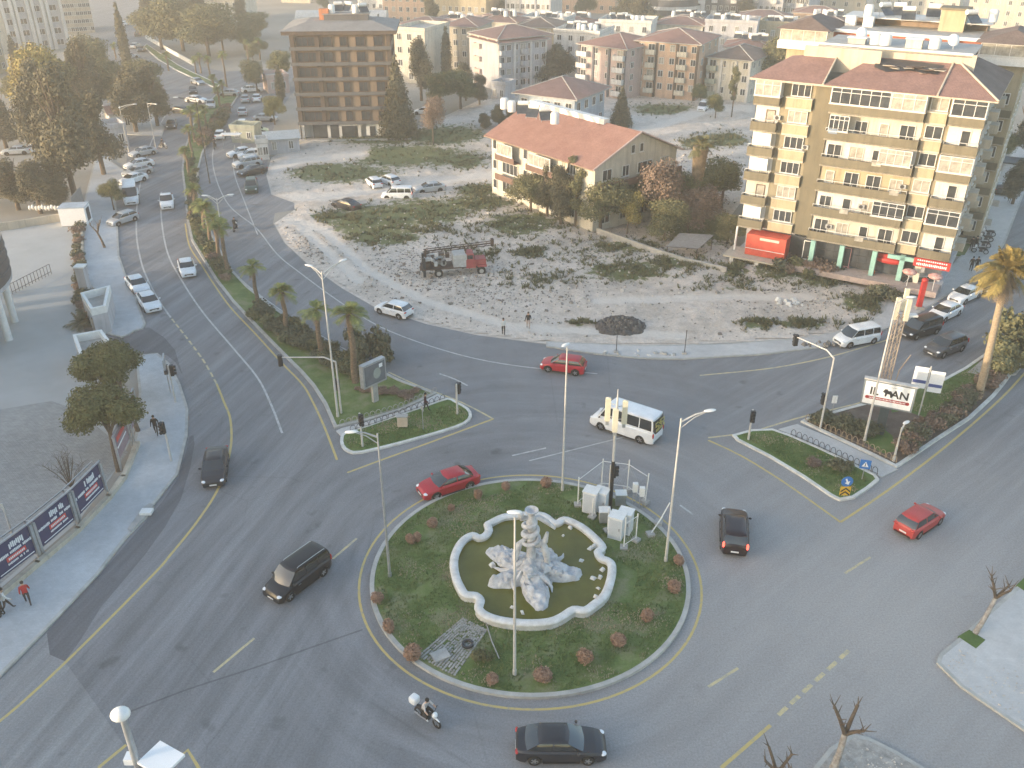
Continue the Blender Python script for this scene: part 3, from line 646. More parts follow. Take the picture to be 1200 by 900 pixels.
def car_meshes(kind, col, taxi=None, taillit=False, rack=False):
    key = (kind, col, taillit, rack)
    if key in CARCACHE: return CARCACHE[key]
    K = KIND[kind]; pm = PAINT[col]; L, W, H = K['L'], K['W'], K['H']; hl = L / 2; out = []
    xs = sorted(set([-hl, -hl + .04, -hl + .1, hl - .04, hl - .1] + [round(-hl + L * i / 40, 3) for i in range(41)] + [s * K['wb'] + d for s in (-1, 1) for d in (-.4, -.385, -.3, -.2, -.1, 0, .1, .2, .3, .385, .4)]))
    mb = MB(); rings = []
    for x in xs:
        e = abs(x) / hl; hw = W / 2 * (1 - .16 * e ** 7 - .03 * e ** 2)
        zt = lerp_pts(K['top'], x); zb = .20 + .10 * max(0, e - .9) * 10 * .6
        for s in (-1, 1):
            dx = abs(x - s * K['wb'])
            if dx < .4: zb = max(zb, K['wr'] + math.sqrt(max(0, .4 ** 2 - dx * dx)))
        zm = max(zb + .02, .50); zs = max(zm + .02, zt - .10)
        rings.append([(x, hw - .05, zb), (x, hw, max(zb + .01, zm)), (x, hw - .02, zs), (x, hw - .10, zt - .015), (x, hw * .55, zt + .025), (x, 0, zt + .035)])
    vs = []; n = 11
    for r_ in rings: vs += r_ + [(x, -y, z) for x, y, z in r_[-2::-1]]
    fs = []
    for i in range(len(rings) - 1):
        for k in range(n - 1): fs.append((i * n + k, i * n + k + 1, (i + 1) * n + k + 1, (i + 1) * n + k))
    fs.append(tuple(range(n))[::-1]); b = (len(rings) - 1) * n; fs.append(tuple(b + k for k in range(n)))
    mb.add(vs, [f[::-1] for f in fs], pm, True)
    mb.box((0, 0, .33), (L - .5, W - .52, .3), M_BLACK)
    # cabin shell
    zb_ = lambda x: lerp_pts(K['top'], x) - .01
    w0 = W / 2 - .085; rw = K['roofw']; lv = []
    Rb = rrect(K['xr0'], K['xf0'], w0 - .05, w0 - .05, .16); Rt = rrect(K['xr1'], K['xf1'], rw, rw, .08)
    zr = H - .07
    def S(i, t, off=0):
        a, b = Rb[i % len(Rb)], Rt[i % len(Rb)]; z0 = zb_(a[0]) - .02
        bow = .05 * math.sin(math.pi * t)
        x = a[0] + (b[0] - a[0]) * t; y = a[1] + (b[1] - a[1]) * t; z = z0 + (zr - z0) * t
        l = math.hypot(x * .35, y) or 1
        return Vector((x + (bow + off) * (x * .35) / l, y + (bow * .6 + off) * y / l, z + off * .4))
    m_ = len(Rb); vs = []
    for t in (0, .3, .65, 1): vs += [S(i, t) for i in range(m_)]
    Rr = rrect(K['xr1'] + .12, K['xf1'] - .12, rw - .11, rw - .11, .06)
    vs += [(x, y, H - .015) for x, y in Rr]; Rr2 = rrect(K['xr1'] + .45, K['xf1'] - .45, rw - .4, rw - .4, .02); vs += [(x, y, H) for x, y in Rr2]
    fs = []
    for j in range(5):
        for i in range(m_): fs.append((j * m_ + i, (j + 1) * m_ + i, (j + 1) * m_ + (i + 1) % m_, j * m_ + (i + 1) % m_))
    fs.append(tuple(5 * m_ + i for i in range(m_))[::-1]); mb.add(vs, fs, pm, True)
    # bumper / grille / sill
    mb.box((hl - .06, 0, .50), (.16, W * .52, .16), M_BLACK); mb.box((hl - .10, 0, .32), (.14, W * .72, .12), M_BLACK); mb.box((-hl + .07, 0, .32), (.14, W * .7, .14), M_BLACK)
    for s in (-1, 1): mb.box((0, s * (W / 2 - .03), .24), (K['wb'] * 2 - .85, .06, .09), M_BLACK)
    me = mb.mesh('body', 35); out.append(('body', me, (0, 0, 0), None))
    def panefrom(i0, i1, t0, t1, m, nm):
        p = MB(); k = 4; vs = []
        ni = abs(i1 - i0)
        for a in range(k + 1):
            for i in range(ni + 1): vs.append(S(i0 + i, t0 + (t1 - t0) * a / k, .014))
        # thickness
        bn = len(vs); vs2 = [v for v in vs]
        fs = [(a * (ni + 1) + i, (a + 1) * (ni + 1) + i, (a + 1) * (ni + 1) + i + 1, a * (ni + 1) + i + 1) for a in range(k) for i in range(ni)]
        p.add(vs, fs, m, True); out.append((nm, p.mesh(nm), (0, 0, 0), None))
    ns, nf = 8, 6
    # windscreen (8..14), rear (22..28 wraps), sides via x spans
    panefrom(ns, ns + nf, .10, .93, M_GLASSD, 'windscreen')
    panefrom(2 * ns + nf, 2 * ns + 2 * nf, .18, .90, M_GLASSD, 'rear_window')
    def sidepane(xa, xb, s):
        p = MB(); vs = []; k = 3; q = 5
        def at(x, t):
            # invert along the left side
            x0, x1 = Rb[0][0] + (Rt[0][0] - Rb[0][0]) * t, Rb[ns][0] + (Rt[ns][0] - Rb[ns][0]) * t
            u = max(.035, min(.965, (x - x0) / (x1 - x0))) * ns; i = min(ns - 1, int(u)); f = u - i
            v = S(i, t, .014).lerp(S(i + 1, t, .014), f); return Vector((v.x, v.y * s, v.z))
        for a in range(k + 1):
            t = .14 + .76 * a / k
            for b_ in range(q + 1): vs.append(at(xa + (xb - xa) * b_ / q, t))
        fs = [(a * (q + 1) + i, a * (q + 1) + i + 1, (a + 1) * (q + 1) + i + 1, (a + 1) * (q + 1) + i) for a in range(k) for i in range(q)]
        if s > 0: fs = [f[::-1] for f in fs]
        p.add(vs, fs, M_GLASSD, True); out.append(('side_window', p.mesh('side_window'), (0, 0, 0), None))
    cuts = [K['xr0'] - .2] + K['split'] + [K['xf0'] + .2]
    for s in (-1, 1):
        for a, b in zip(cuts, cuts[1:]): sidepane(a + .04, b - .04, s)
    # wheels
    ty = MB(); r_ = K['wr']; ty.lathe((0, 0, 0), [(r_ * .62, -.1), (r_ * .92, -.105), (r_, -.08), (r_, .08), (r_ * .92, .105), (r_ * .62, .1), (r_ * .6, 0)], M_RUBBER, 20, 'y'); tm = ty.mesh('tyre', 60)
    ri = MB(); ri.lathe((0, 0, 0), [(r_ * .64, -.085), (r_ * .64, .085)], M_RIM, 20, 'y'); ri.lathe((0, 0, 0), [(0, .02), (r_ * .64, .02)], M_DARK, 16, 'y'); ri.lathe((0, 0, 0), [(r_ * .64, -.02), (0, -.02)], M_DARK, 16, 'y')
    for k in range(5):
        a = k * 2 * math.pi / 5
        for sy in (-1, 1):
            i0 = len(ri.v); ri.box((0, 0, 0), (r_ * .6, .03, .07), M_RIM); 
            M = Matrix.Rotation(a, 4, 'Y') @ Matrix.Translation((r_ * .32, sy * .075, 0)); ri.xf(M, i0)
    ri.lathe((0, 0, 0), [(r_ * .15, -.09), (r_ * .15, .09), (0, .09)], M_RIM, 10, 'y')
    rm = ri.mesh('rim', 30)
    for sx in (-1, 1):
        for sy in (-1, 1): out.append(('wheel', tm, (sx * K['wb'], sy * (W / 2 - .13), r_), ('rim', rm)))
    hm = MB(); hm.sphere((0, 0, 0), (.20, .17, .085), M_HEAD, 12, 8); hme = hm.mesh('headlight')
    zt = lerp_pts(K['top'], hl - .15) - .07
    for s in (-1, 1): out.append(('headlight', hme, (hl - .20, s * (W / 2 - .27), zt), None))
    tl = MB()
    if kind in ('mpv', 'minibus', 'suv'): tl.sphere((0, 0, 0), (.07, .08, .24), M_TAILON if taillit else M_TAIL, 10, 8); zt = 1.0; o_ = .03
    else: tl.sphere((0, 0, 0), (.09, .2, .075), M_TAILON if taillit else M_TAIL, 10, 8); zt = lerp_pts(K['top'], -hl + .05) - .07; o_ = .05
    tme = tl.mesh('tail_light')
    for s in (-1, 1): out.append(('tail_light', tme, (-hl + o_, s * (W / 2 - (.17 if o_ < .04 else .26)), zt), None))
    mi = MB(); mi.sphere((0, 0, 0), (.08, .11, .075), pm if kind != 'minibus' else M_BLACK, 8, 6); mme = mi.mesh('wing_mirror')
    for s in (-1, 1): out.append(('wing_mirror', mme, (K['xf0'] - .30, s * (W / 2 + .07), K['top'][4][1] + .06), None))
    pl = MB(); pl.box((0, 0, 0), (.02, .50, .11), M_PLATE); pme = pl.mesh('number_plate')
    out.append(('number_plate', pme, (hl + .02, 0, .42), None)); out.append(('number_plate', pme, (-hl - .02, 0, .52 if kind != 'minibus' else .6), None))
    dh = MB(); dh.box((0, 0, 0), (.2, .03, .035), M_RIM if col in ('black', 'grey', 'white') else pm); dhm = dh.mesh('door_handle')
    for s in (-1, 1):
        for x in ([-.35, .55] if kind in ('sedan', 'hatch', 'suv') else [.6]): out.append(('door_handle', dhm, (x, s * (W / 2 + .005), .80), None))
    if rack:
        rk = MB()
        rk.tube([(K['xr1'] + .15, rw - .06, H + .0), (K['xr1'] + .25, rw - .06, H + .05), (K['xf1'] - .3, rw - .06, H + .05), (K['xf1'] - .2, rw - .06, H - .0)], .022, M_RIM, 6)
        rme = rk.mesh('roof_rail')
        out.append(('roof_rail', rme, (0, 0, 0), None)); out.append(('roof_rail', rme, (0, -2 * (rw - .06), 0), None))
    if kind == 'pickup':
        bd = MB(); bd.box((-1.3, 0, 1.03), (2.3, 1.5, .04), M_BLACK); out.append(('cargo_bed', bd.mesh('cargo_bed'), (0, 0, 0), None))
    CARCACHE[key] = out; return out
def car(kind, col, rear, front, label, cat='car', group=None, z=0, lv=1, **k):
    a, b = g(rear[0], rear[1], .6), g(front[0], front[1], .6); c = (a + b) / 2; d = b - a
    return car_at(kind, col, (c.x, c.y, z), math.atan2(d.y, d.x), label, cat, group, lv, **k)
def car_at(kind, col, loc, rz, label, cat='car', group=None, lv=1, **k):
    nm = {'sedan': 'sedan_car', 'hatch': 'hatchback_car', 'mpv': 'small_van', 'suv': 'sport_utility_car', 'minibus': 'minibus', 'pickup': 'pickup_truck'}[kind]
    t = thing(nm, loc, rz, label, cat, group)
    for n_, me, lc, sub in car_meshes(kind, col, **k):
        if lv == 0 and n_ in ('door_handle', 'number_plate', 'wing_mirror'): continue
        o = part(n_, me, t, loc=lc)
        if sub and lv: part(sub[0], sub[1], o)
    return t
car('sedan', 'red', (550, 557), (500, 573), 'bright red sloping-back car driving round the top of the fountain island', group='moving cars')
car('mpv', 'black', (377, 654), (319, 696), 'black van with silver roof rails and pale headlamps left of the roundabout', 'van', rack=True)
car('suv', 'maroon', (861, 640), (860, 603), 'black car with lit red tail lamps driving away right of the fountain island', taillit=True)
car('hatch', 'coral', (1062, 619), (1094, 598), 'faded red hatchback seen from behind on the right hand road')
car('sedan', 'charcoal', (608, 871), (706, 871), 'dark grey saloon with pale rear glass crossing below the round island')
car('sedan', 'charcoal', (254, 532), (250, 560), 'dark grey car coming down the curved road next to the left pavement')
car('hatch', 'red', (683, 430), (638, 424), 'small red hatchback passing the vacant lot above the fountain')
car('hatch', 'white', (476, 366), (447, 358), 'small white hatchback beside the gravel lot, just up the road from the lightbox board')
car('minibus', 'white', (768, 510), (700, 487), 'white minibus with dark windows and a yellow-lettered back window behind the antenna mast', 'minibus')
car('mpv', 'white', (1026, 391), (982, 399), 'white people carrier parked at the kerb below the apartment block', 'car')
car('mpv', 'black', (1096, 380), (1061, 390), 'black van parked behind the lattice of the broken mast', 'van')
car('suv', 'grey', (1126, 399), (1090, 412), 'grey off-roader with bright headlamps driving down the right street')
car('sedan', 'white', (1122, 358), (1093, 372), 'white saloon with a black glass front, second in the kerbside row', group='cars on the right street')
car('sedan', 'white', (1145, 338), (1117, 351), 'white saloon third in the kerbside row, nearest the pavement corner', group='cars on the right street')
car('sedan', 'black', (1172, 327), (1148, 341), 'black car at the far end of the kerbside row, next to the big palm')
car('mpv', 'silver', (1089, 332), (1046, 333), 'silver van standing across the forecourt of the red fronted shop', 'van')
car('sedan', 'white', (217, 306), (221, 320), 'lone white saloon driving down beside the palm median', group='moving cars')
car('sedan', 'white', (154, 325), (168, 341), 'white saloon stopped by the kerb, rear one of the close pair')
car('sedan', 'white', (168, 344), (181, 362), 'white saloon stopped by the kerb, front one of the close pair')
car('pickup', 'white', (195, 229), (196, 243), 'white pickup truck coming down the middle of the left road', 'pickup')
car('minibus', 'white', (153, 219), (154, 242), 'white van parked at the kerb past the small tree', 'van')
car('hatch', 'silver', (156, 252), (131, 260), 'silver hatchback parked with its nose on the left pavement')
for i, (r_, f_, c_, lb) in enumerate([((177, 176), (158, 180), 'silver', 'silver car in the angled row, farthest up the left road'), ((173, 190), (152, 194), 'white', 'white car second from the top of the angled row'), ((172, 198), (150, 203), 'silver', 'silver car third from the top of the angled row'), ((167, 206), (144, 213), 'white', 'white car at the near end of the angled row')]):
    car('sedan', c_, r_, f_, lb, group='cars parked at an angle by the left pavement')
# farther traffic
FAR = [('sedan', 'silver', (224, 93), (239, 98), 'silver car highest up the left road'), ('sedan', 'charcoal', (226, 103), (226, 108), 'dark car coming towards the trees, high on the left road'), ('sedan', 'white', (222, 116), (238, 117), 'white car crossing beside the dark lamp head'),
       ('sedan', 'silver', (247, 119), (247, 125), 'silver car against the upper palms of the median'), ('sedan', 'charcoal', (205, 128), (221, 130), 'dark car by the bus stop at the tree edge'), ('sedan', 'charcoal', (202, 142), (200, 149), 'dark saloon heading down past the tree cluster'),
       ('sedan', 'white', (257, 161), (259, 154), 'white car driving away beside the upper median'), ('sedan', 'silver', (284, 134), (284, 127), 'silver car following up the far right road'), ('sedan', 'white', (284, 148), (284, 141), 'white car beside the row of stalls'),
       ('sedan', 'silver', (287, 119), (288, 112), 'silver car near the head of the far queue'), ('sedan', 'white', (300, 118), (302, 111), 'white car at the head of the far queue'), ('sedan', 'white', (285, 105), (305, 104), 'white car crossing over at the far junction'), ('sedan', 'silver', (275, 109), (262, 109), 'silver car turning by the median end'),
       ('hatch', 'paleg', (292, 153), (310, 152), 'pale green car parked behind the awning'), ('sedan', 'white', (295, 158), (313, 157), 'white car parked above the market awning'), ('sedan', 'silver', (304, 138), (318, 138), 'silver car under the lone street tree'),
       ('sedan', 'white', (292, 177), (273, 180), 'white car with its nose into the road below the awning'), ('hatch', 'white', (304, 180), (283, 182), 'white hatchback in the middle of the parked row'), ('suv', 'silver', (301, 189), (278, 193), 'silver car in the parked row above the dark ones'), ('sedan', 'charcoal', (305, 198), (286, 202), 'black car at the near end of the nose-in parked row'),
       ('suv', 'green', (295, 209), (294, 228), 'dark green off-roader parked by itself at the road edge'), ('hatch', 'white', (441, 216), (435, 211), 'white car parked on the dirt track, left of the pair'), ('hatch', 'white', (461, 213), (451, 209), 'white car parked on the dirt track, right of the pair'),
       ('mpv', 'white', (476, 228), (455, 228), 'white van parked in the dirt below the pair of white cars'), ('sedan', 'silver', (513, 219), (494, 221), 'silver car parked near the cream house'), ('sedan', 'charcoal', (415, 242), (396, 237), 'dusty old dark car left on the pale track'),
       ('mpv', 'white', (829, 122), (820, 129), 'white van on the street beyond the small round tree'), ('hatch', 'white', (505, 131), (489, 130), 'white car parked beyond the tall brown block'), ('hatch', 'white', (36, 120), (17, 124), 'white car alone at the top of the left car park'),
       ('sedan', 'silver', (28, 176), (10, 177), 'silver car in the left car park, behind the tree trunks'), ('sedan', 'white', (45, 174), (31, 175), 'white car in the left car park, half hidden by the big tree'), ('sedan', 'silver', (155, 55), (162, 52), 'silver car on the distant bend'), ('sedan', 'charcoal', (168, 55), (163, 60), 'dark car on the distant bend'), ('sedan', 'white', (140, 30), (150, 26), 'white car on the farthest stretch of road'), ('sedan', 'charcoal', (160, 41), (165, 38), 'dark car on the farthest stretch of road'), ('sedan', 'silver', (148, 66), (157, 65), 'silver car half behind the tree tops'),
       ('hatch', 'grey', (1171, 226), (1176, 216), 'grey car parked in the side street behind the block'), ('hatch', 'silver', (1163, 216), (1158, 206), 'silver car parked under the side street canopy')]
for kind, col, r_, f_, lb in FAR: car(kind, col, r_, f_, lb, {'suv': 'car', 'mpv': 'van'}.get(kind, 'car'), 'distant cars', lv=0)
# back window lettering of the minibus
# ------------------------------------------------------------------ people
def figure(name, joints, edges, radii, zones, hair=None, mats=None):
    me = bpy.data.meshes.new(name); me.from_pydata(joints, edges, []); o = bpy.data.objects.new('tmp', me); C.objects.link(o)
    mo = o.modifiers.new('s', 'SKIN'); mo.use_smooth_shade = True
    for i, r_ in enumerate(radii):
        v = me.skin_vertices[0].data[i]; v.radius = (r_, r_) if not hasattr(r_, '__len__') else r_; v.use_root = (i == 0)
    sb = o.modifiers.new('u', 'SUBSURF'); sb.levels = 1; sb.render_levels = 1
    bpy.context.view_layer.update(); dg = bpy.context.evaluated_depsgraph_get()
    m2 = bpy.data.meshes.new_from_object(o.evaluated_get(dg)); m2.name = name; bpy.data.objects.remove(o)
    m2.materials.clear()
    for m in mats: m2.materials.append(m)
    for p in m2.polygons: p.material_index = zones(p.center); p.use_smooth = True
    return m2
M_SKIN = mat('skin', (.45, .28, .20), .6, var=.05)
M_HAIR = mat('dark_hair', (.015, .012, .01), .7, var=0)
def cloth(n_, c): return mat('cloth_' + n_, c, .9, var=.15, scale=6)
def person(px, py, face, top, legs, label, stride=.25, hair=True, z=.13, bag=False, group=None):
    """face = heading in degrees"""
    s = stride
    J = [(0, 0, .94), (0, 0, 1.12), (.02, 0, 1.38), (.03, 0, 1.52), (.05, 0, 1.66), (.06, 0, 1.74),
         (0, .10, .88), (s * .5, .11, .50), (s * .9, .11, .08), (s * .9 + .15, .12, .05),
         (0, -.10, .88), (-s * .2, -.11, .50), (-s, -.11, .10), (-s + .13, -.12, .05),
         (.02, .20, 1.40), (-s * .35, .26, 1.13), (-s * .1 + .08, .27, .90), (-s * .1 + .11, .27, .82),
         (.02, -.20, 1.40), (s * .35, -.26, 1.13), (s * .6 + .1, -.26, .93), (s * .6 + .15, -.26, .86)]
    E = [(0, 1), (1, 2), (2, 3), (3, 4), (4, 5), (0, 6), (6, 7), (7, 8), (8, 9), (0, 10), (10, 11), (11, 12), (12, 13), (2, 14), (14, 15), (15, 16), (16, 17), (2, 18), (18, 19), (19, 20), (20, 21)]
    Rr = [.14, .14, .15, .06, .095, .075, .095, .065, .045, .04, .095, .065, .045, .04, .07, .05, .035, .03, .07, .05, .035, .03]
    def zn(c):
        if c.z > 1.5: return 0
        if abs(c.y) > .215 and c.z < .93: return 0
        if c.z < .10: return 3
        return 2 if c.z < .95 and abs(c.y) < .215 else 1
    me = figure('body', J, E, Rr, zn, mats=[M_SKIN, cloth(*top), cloth(*legs), M_BLACK])
    q = g(px, py, z); t = link('person', me, None, (q.x, q.y, z), R(face)); tag(t, label, 'person', group)
    if hair:
        hm = MB(); hm.sphere((.035, 0, 1.71), (.115, .105, .11), M_HAIR, 10, 8); hm.obj('hair', t)
    # face features, small as they are
    fm = MB(); fm.sphere((.155, 0, 1.66), (.03, .018, .025), M_SKIN, 6, 4)
    for s_ in (-1, 1): fm.sphere((.135, s_ * .035, 1.69), (.015, .012, .01), M_BLACK, 6, 4)
    fm.box((.142, 0, 1.615), (.012, .05, .012), cloth('lip', (.3, .1, .09))); fm.obj('face', t)
    if bag:
        b = MB(); b.box((-.1, .3, .95), (.3, .1, .28), M_BLACK); ob = b.obj('shoulder_bag'); ob.location = t.location; ob.rotation_euler = t.rotation_euler; tag(ob, 'dark shoulder bag at the side of the person in red', 'bag')
    return t
person(34, 708, 120, ('red', (.45, .03, .03)), ('dark', (.03, .03, .035)), 'person in a red jacket and dark trousers on the left pavement', .3, bag=False)
person(4, 722, 200, ('black', (.02, .02, .02)), ('black', (.02, .02, .02)), 'person in black by the hoarding at the left edge', .1)
person(9, 716, 40, ('white', (.6, .6, .58)), ('dark', (.03, .03, .035)), 'person in a white top and dark trousers next to the hoarding', .4)
person(184, 509, -80, ('black', (.02, .02, .02)), ('black', (.02, .02, .02)), 'person in black walking down the pavement near the traffic light', .25)
person(499, 482, 0, ('maroon', (.05, .015, .02)), ('black', (.02, .02, .02)), 'person in dark clothes on the walkway across the palm median', .3, z=.1)
person(590, 392, -90, ('white', (.6, .58, .55)), ('black', (.02, .02, .02)), 'person in a pale top standing at the edge of the gravel lot', .1, z=.1)
person(619, 385, 90, ('black', (.02, .02, .02)), ('tan', (.4, .3, .25)), 'person in a black top and light trousers on the gravel lot', .2, z=.1)
for x, y, f, lb in ((1137, 318, 60, 'left one of the two people in black walking by the shop corner'), (1143, 318, 60, 'right one of the two people in black walking by the shop corner'), (1125, 283, -30, 'person in black leaning at the side wall of the apartment block'),
                    (1137, 294, 50, 'left person of the dark group by the parked motorcycles'), (1142, 293, 80, 'right person of the dark group by the parked motorcycles'), (1182, 237, -120, 'person in dark clothes far up the side street')):
    person(x, y, f, ('black', (.02, .02, .02)), ('black', (.02, .02, .02)), lb, .15)
# motorcycles
def motorcycle_meshes():
    o = []
    b = MB(); b.tube([(-.55, 0, .62), (-.2, 0, .66), (.1, 0, .62), (.35, 0, .78)], [.10, .13, .12, .08], M_BLACK, 8); b.box((-.05, 0, .38), (.45, .24, .26), M_DARK, top=.7)
    b.tube([(-.75, .02, .68), (-.55, 0, .62)], [.03, .1], M_BLACK, 6); o.append(('frame', b.mesh('frame'), (0, 0, 0)))
    s = MB(); s.sphere((-.28, 0, .78), (.42, .14, .07), M_BLACK, 12, 6); o.append(('seat', s.mesh('seat'), (0, 0, 0)))
    f = MB(); f.tube([(.66, .08, .30), (.45, .08, .95)], .025, M_RIM, 6); f.tube([(.66, -.08, .30), (.45, -.08, .95)], .025, M_RIM, 6); o.append(('fork', f.mesh('fork'), (0, 0, 0)))
    h = MB(); h.tube([(.34, .34, 1.02), (.44, .2, 1.0), (.47, 0, .98), (.44, -.2, 1.0), (.34, -.34, 1.02)], .018, M_BLACK, 6)
    for s_ in (-1, 1): h.tube([(.44, s_ * .22, 1.0), (.46, s_ * .28, 1.18)], .01, M_BLACK, 5); h.sphere((.46, s_ * .29, 1.2), (.02, .06, .04), M_BLACK, 8, 5)
    o.append(('handlebar', h.mesh('handlebar'), (0, 0, 0)))
    fa = MB(); fa.sphere((.56, 0, .86), (.14, .16, .17), M_SIGNW, 12, 8); fa.sphere((.67, 0, .84), (.05, .09, .08), M_HEAD, 10, 6); fa.tube([(.88, 0, .56), (.68, 0, .64), (.46, 0, .58)], [.03, .055, .03], M_SIGNW, 6); o.append(('fairing', fa.mesh('fairing'), (0, 0, 0)))
    w_ = MB(); w_.lathe((0, 0, 0), [(.20, -.04), (.28, -.045), (.30, 0), (.28, .045), (.20, .04), (.20, -.04)], M_RUBBER, 18, 'y')
    for k in range(6):
        i0 = len(w_.v); w_.box((0, 0, 0), (.2, .02, .03), M_RIM); w_.xf(Matrix.Rotation(k * math.pi / 3, 4, 'Y') @ Matrix.Translation((.1, 0, 0)), i0)
    wm = w_.mesh('wheel'); o.append(('wheel', wm, (.68, 0, .30))); o.append(('wheel', wm, (-.62, 0, .30)))
    e = MB(); e.tube([(.1, -.14, .28), (-.3, -.16, .26), (-.75, -.17, .36)], [.03, .035, .05], M_RIM, 8); o.append(('exhaust', e.mesh('exhaust'), (0, 0, 0)))
    return o
MOTO = motorcycle_meshes()
M_BOXW = mat('delivery_box_white', (.74, .74, .73), .5, var=.03)
def motorcycle(px, py, rz, label, rider=None, box=False, group=None, z=0):
    q = g(px, py, z); t = thing('motorcycle', (q.x, q.y, z), R(rz), label, 'motorcycle', group)
    for n_, me, lc in MOTO: part(n_, me, t, loc=lc)
    if box:
        b = MB(); b.sphere((0, 0, 0), (.30, .30, .28), M_BOXW, 16, 12); me = b.mesh('top_box')
        for v in me.vertices:
            for a in range(3):
                L = (.30, .30, .28)[a]; x = v.co[a] / L; v.co[a] = L * .82 * math.copysign(abs(x) ** .45, x)
        part('top_box', me, t, loc=(-.88, 0, 1.02))
    if rider:
        J = [(-.22, 0, .90), (-.18, 0, 1.10), (-.02, 0, 1.34), (.04, 0, 1.48), (.09, 0, 1.60), (.11, 0, 1.68), (-.1, .13, .88), (.25, .20, .74), (.12, .19, .38), (.26, .2, .33), (-.1, -.13, .88), (.25, -.20, .74), (.12, -.19, .38), (.26, -.2, .33),
             (0, .2, 1.34), (.18, .3, 1.12), (.35, .31, 1.03), (.40, .31, 1.02), (0, -.2, 1.34), (.18, -.3, 1.12), (.35, -.31, 1.03), (.40, -.31, 1.02)]
        E = [(0, 1), (1, 2), (2, 3), (3, 4), (4, 5), (0, 6), (6, 7), (7, 8), (8, 9), (0, 10), (10, 11), (11, 12), (12, 13), (2, 14), (14, 15), (15, 16), (16, 17), (2, 18), (18, 19), (19, 20), (20, 21)]
        Rr = [.15, .14, .16, .06, .10, .08, .10, .07, .05, .045, .10, .07, .05, .045, .075, .055, .04, .035, .075, .055, .04, .035]
        def zn(c):
            if c.z > 1.46 or (c.x > .22 and c.z > .95): return 0
            if c.z < .42: return 3
            return 2 if c.z < .98 and not (abs(c.y) > .24 and c.x > .1 and c.z > .9) else 1
        me = figure('body', J, E, Rr, zn, mats=[M_SKIN, cloth(*rider[0]), cloth(*rider[1]), M_WHITE if box else M_BLACK])
        p = link('person', me, None, t.location, R(rz)); tag(p, rider[2], 'person')
        hm = MB(); hm.sphere((.075, 0, 1.655), (.12, .11, .115), M_HAIR, 10, 8); hm.obj('hair', p)
    return t
a_, b_ = g(486, 826, .5), g(518, 848, .5)
motorcycle(501, 845, math.degrees(math.atan2(b_.y - a_.y, b_.x - a_.x)), 'motorcycle with a white top box riding below the round island', (('palegrey', (.5, .46, .44)), ('black', (.02, .02, .02)), 'motorcycle rider in a pale shirt and black trousers below the round island'), True)
motorcycle(276, 270, 90, 'motorcycle riding up the road beside the palm median', (('black', (.02, .02, .02)), ('dark', (.03, .03, .035)), 'rider in black on the motorcycle beside the palm median'))
motorcycle(252, 174, 95, 'motorcycle far up the right hand carriageway', (('dark', (.03, .03, .035)), ('dark', (.03, .03, .035)), 'rider in dark clothes far up the right hand carriageway'))
motorcycle(191, 174, -20, 'motorcycle near the angled row of parked cars', (('dark', (.03, .03, .035)), ('dark', (.03, .03, .035)), 'rider crossing near the angled row of parked cars'))
for k, (x, y) in enumerate(((1148, 297), (1151, 290), (1154, 283), (1157, 277))):
    motorcycle(x, y, 150 + 5 * k, 'parked motorcycle, %s in the row beside the apartment block' % ['nearest', 'second', 'third', 'farthest'][k], group='motorcycles beside the apartment block', z=.13)
# ------------------------------------------------------------------ vegetation
def leafmat(name, dark, mid, light, scale=.9):
    m = bpy.data.materials.new(name); m.use_nodes = True; n, l, b = nodes_of(m)
    ge = n.new('ShaderNodeNewGeometry'); pos = ge.outputs['Position']
    c = mixc(n, l, .45, ramp(n, l, noise_node(n, l, pos, scale, 3, .6), [(.32, dark), (.5, mid), (.68, light)]), ramp(n, l, noise_node(n, l, pos, scale * 9, 2, .6), [(.3, dark), (.5, mid), (.72, light)]))
    l.new(c, b.inputs['Base Color']); b.inputs['Roughness'].default_value = .75
    return m
L_PINE = leafmat('pine_foliage', (.045, .045, .025), (.095, .088, .05), (.19, .165, .09))
L_BROAD = leafmat('broadleaf_foliage', (.045, .055, .018), (.11, .115, .035), (.23, .21, .08))
L_YEL = leafmat('yellow_foliage', (.11, .10, .03), (.26, .21, .06), (.42, .32, .08))
L_BROWN = leafmat('brown_twigs', (.09, .06, .045), (.20, .135, .10), (.34, .25, .18))
L_OLIVE = leafmat('olive_foliage', (.055, .06, .025), (.125, .125, .055), (.25, .22, .095))
L_PALM = leafmat('palm_frond', (.07, .09, .025), (.17, .20, .055), (.36, .36, .12), 2)
L_PALMG = leafmat('sunlit_palm_frond', (.07, .07, .02), (.22, .17, .05), (.45, .33, .10), .8)  # warm evening sunlight on the big palm painted into its fronds
L_DEADF = leafmat('dead_frond', (.11, .075, .045), (.22, .16, .10), (.34, .26, .17), 2)
L_RED = leafmat('dry_red_bush', (.16, .09, .055), (.32, .19, .125), (.50, .33, .23), 4)
L_SHRUB = leafmat('grey_green_shrub', (.04, .047, .028), (.10, .105, .06), (.20, .195, .12), 1.5)
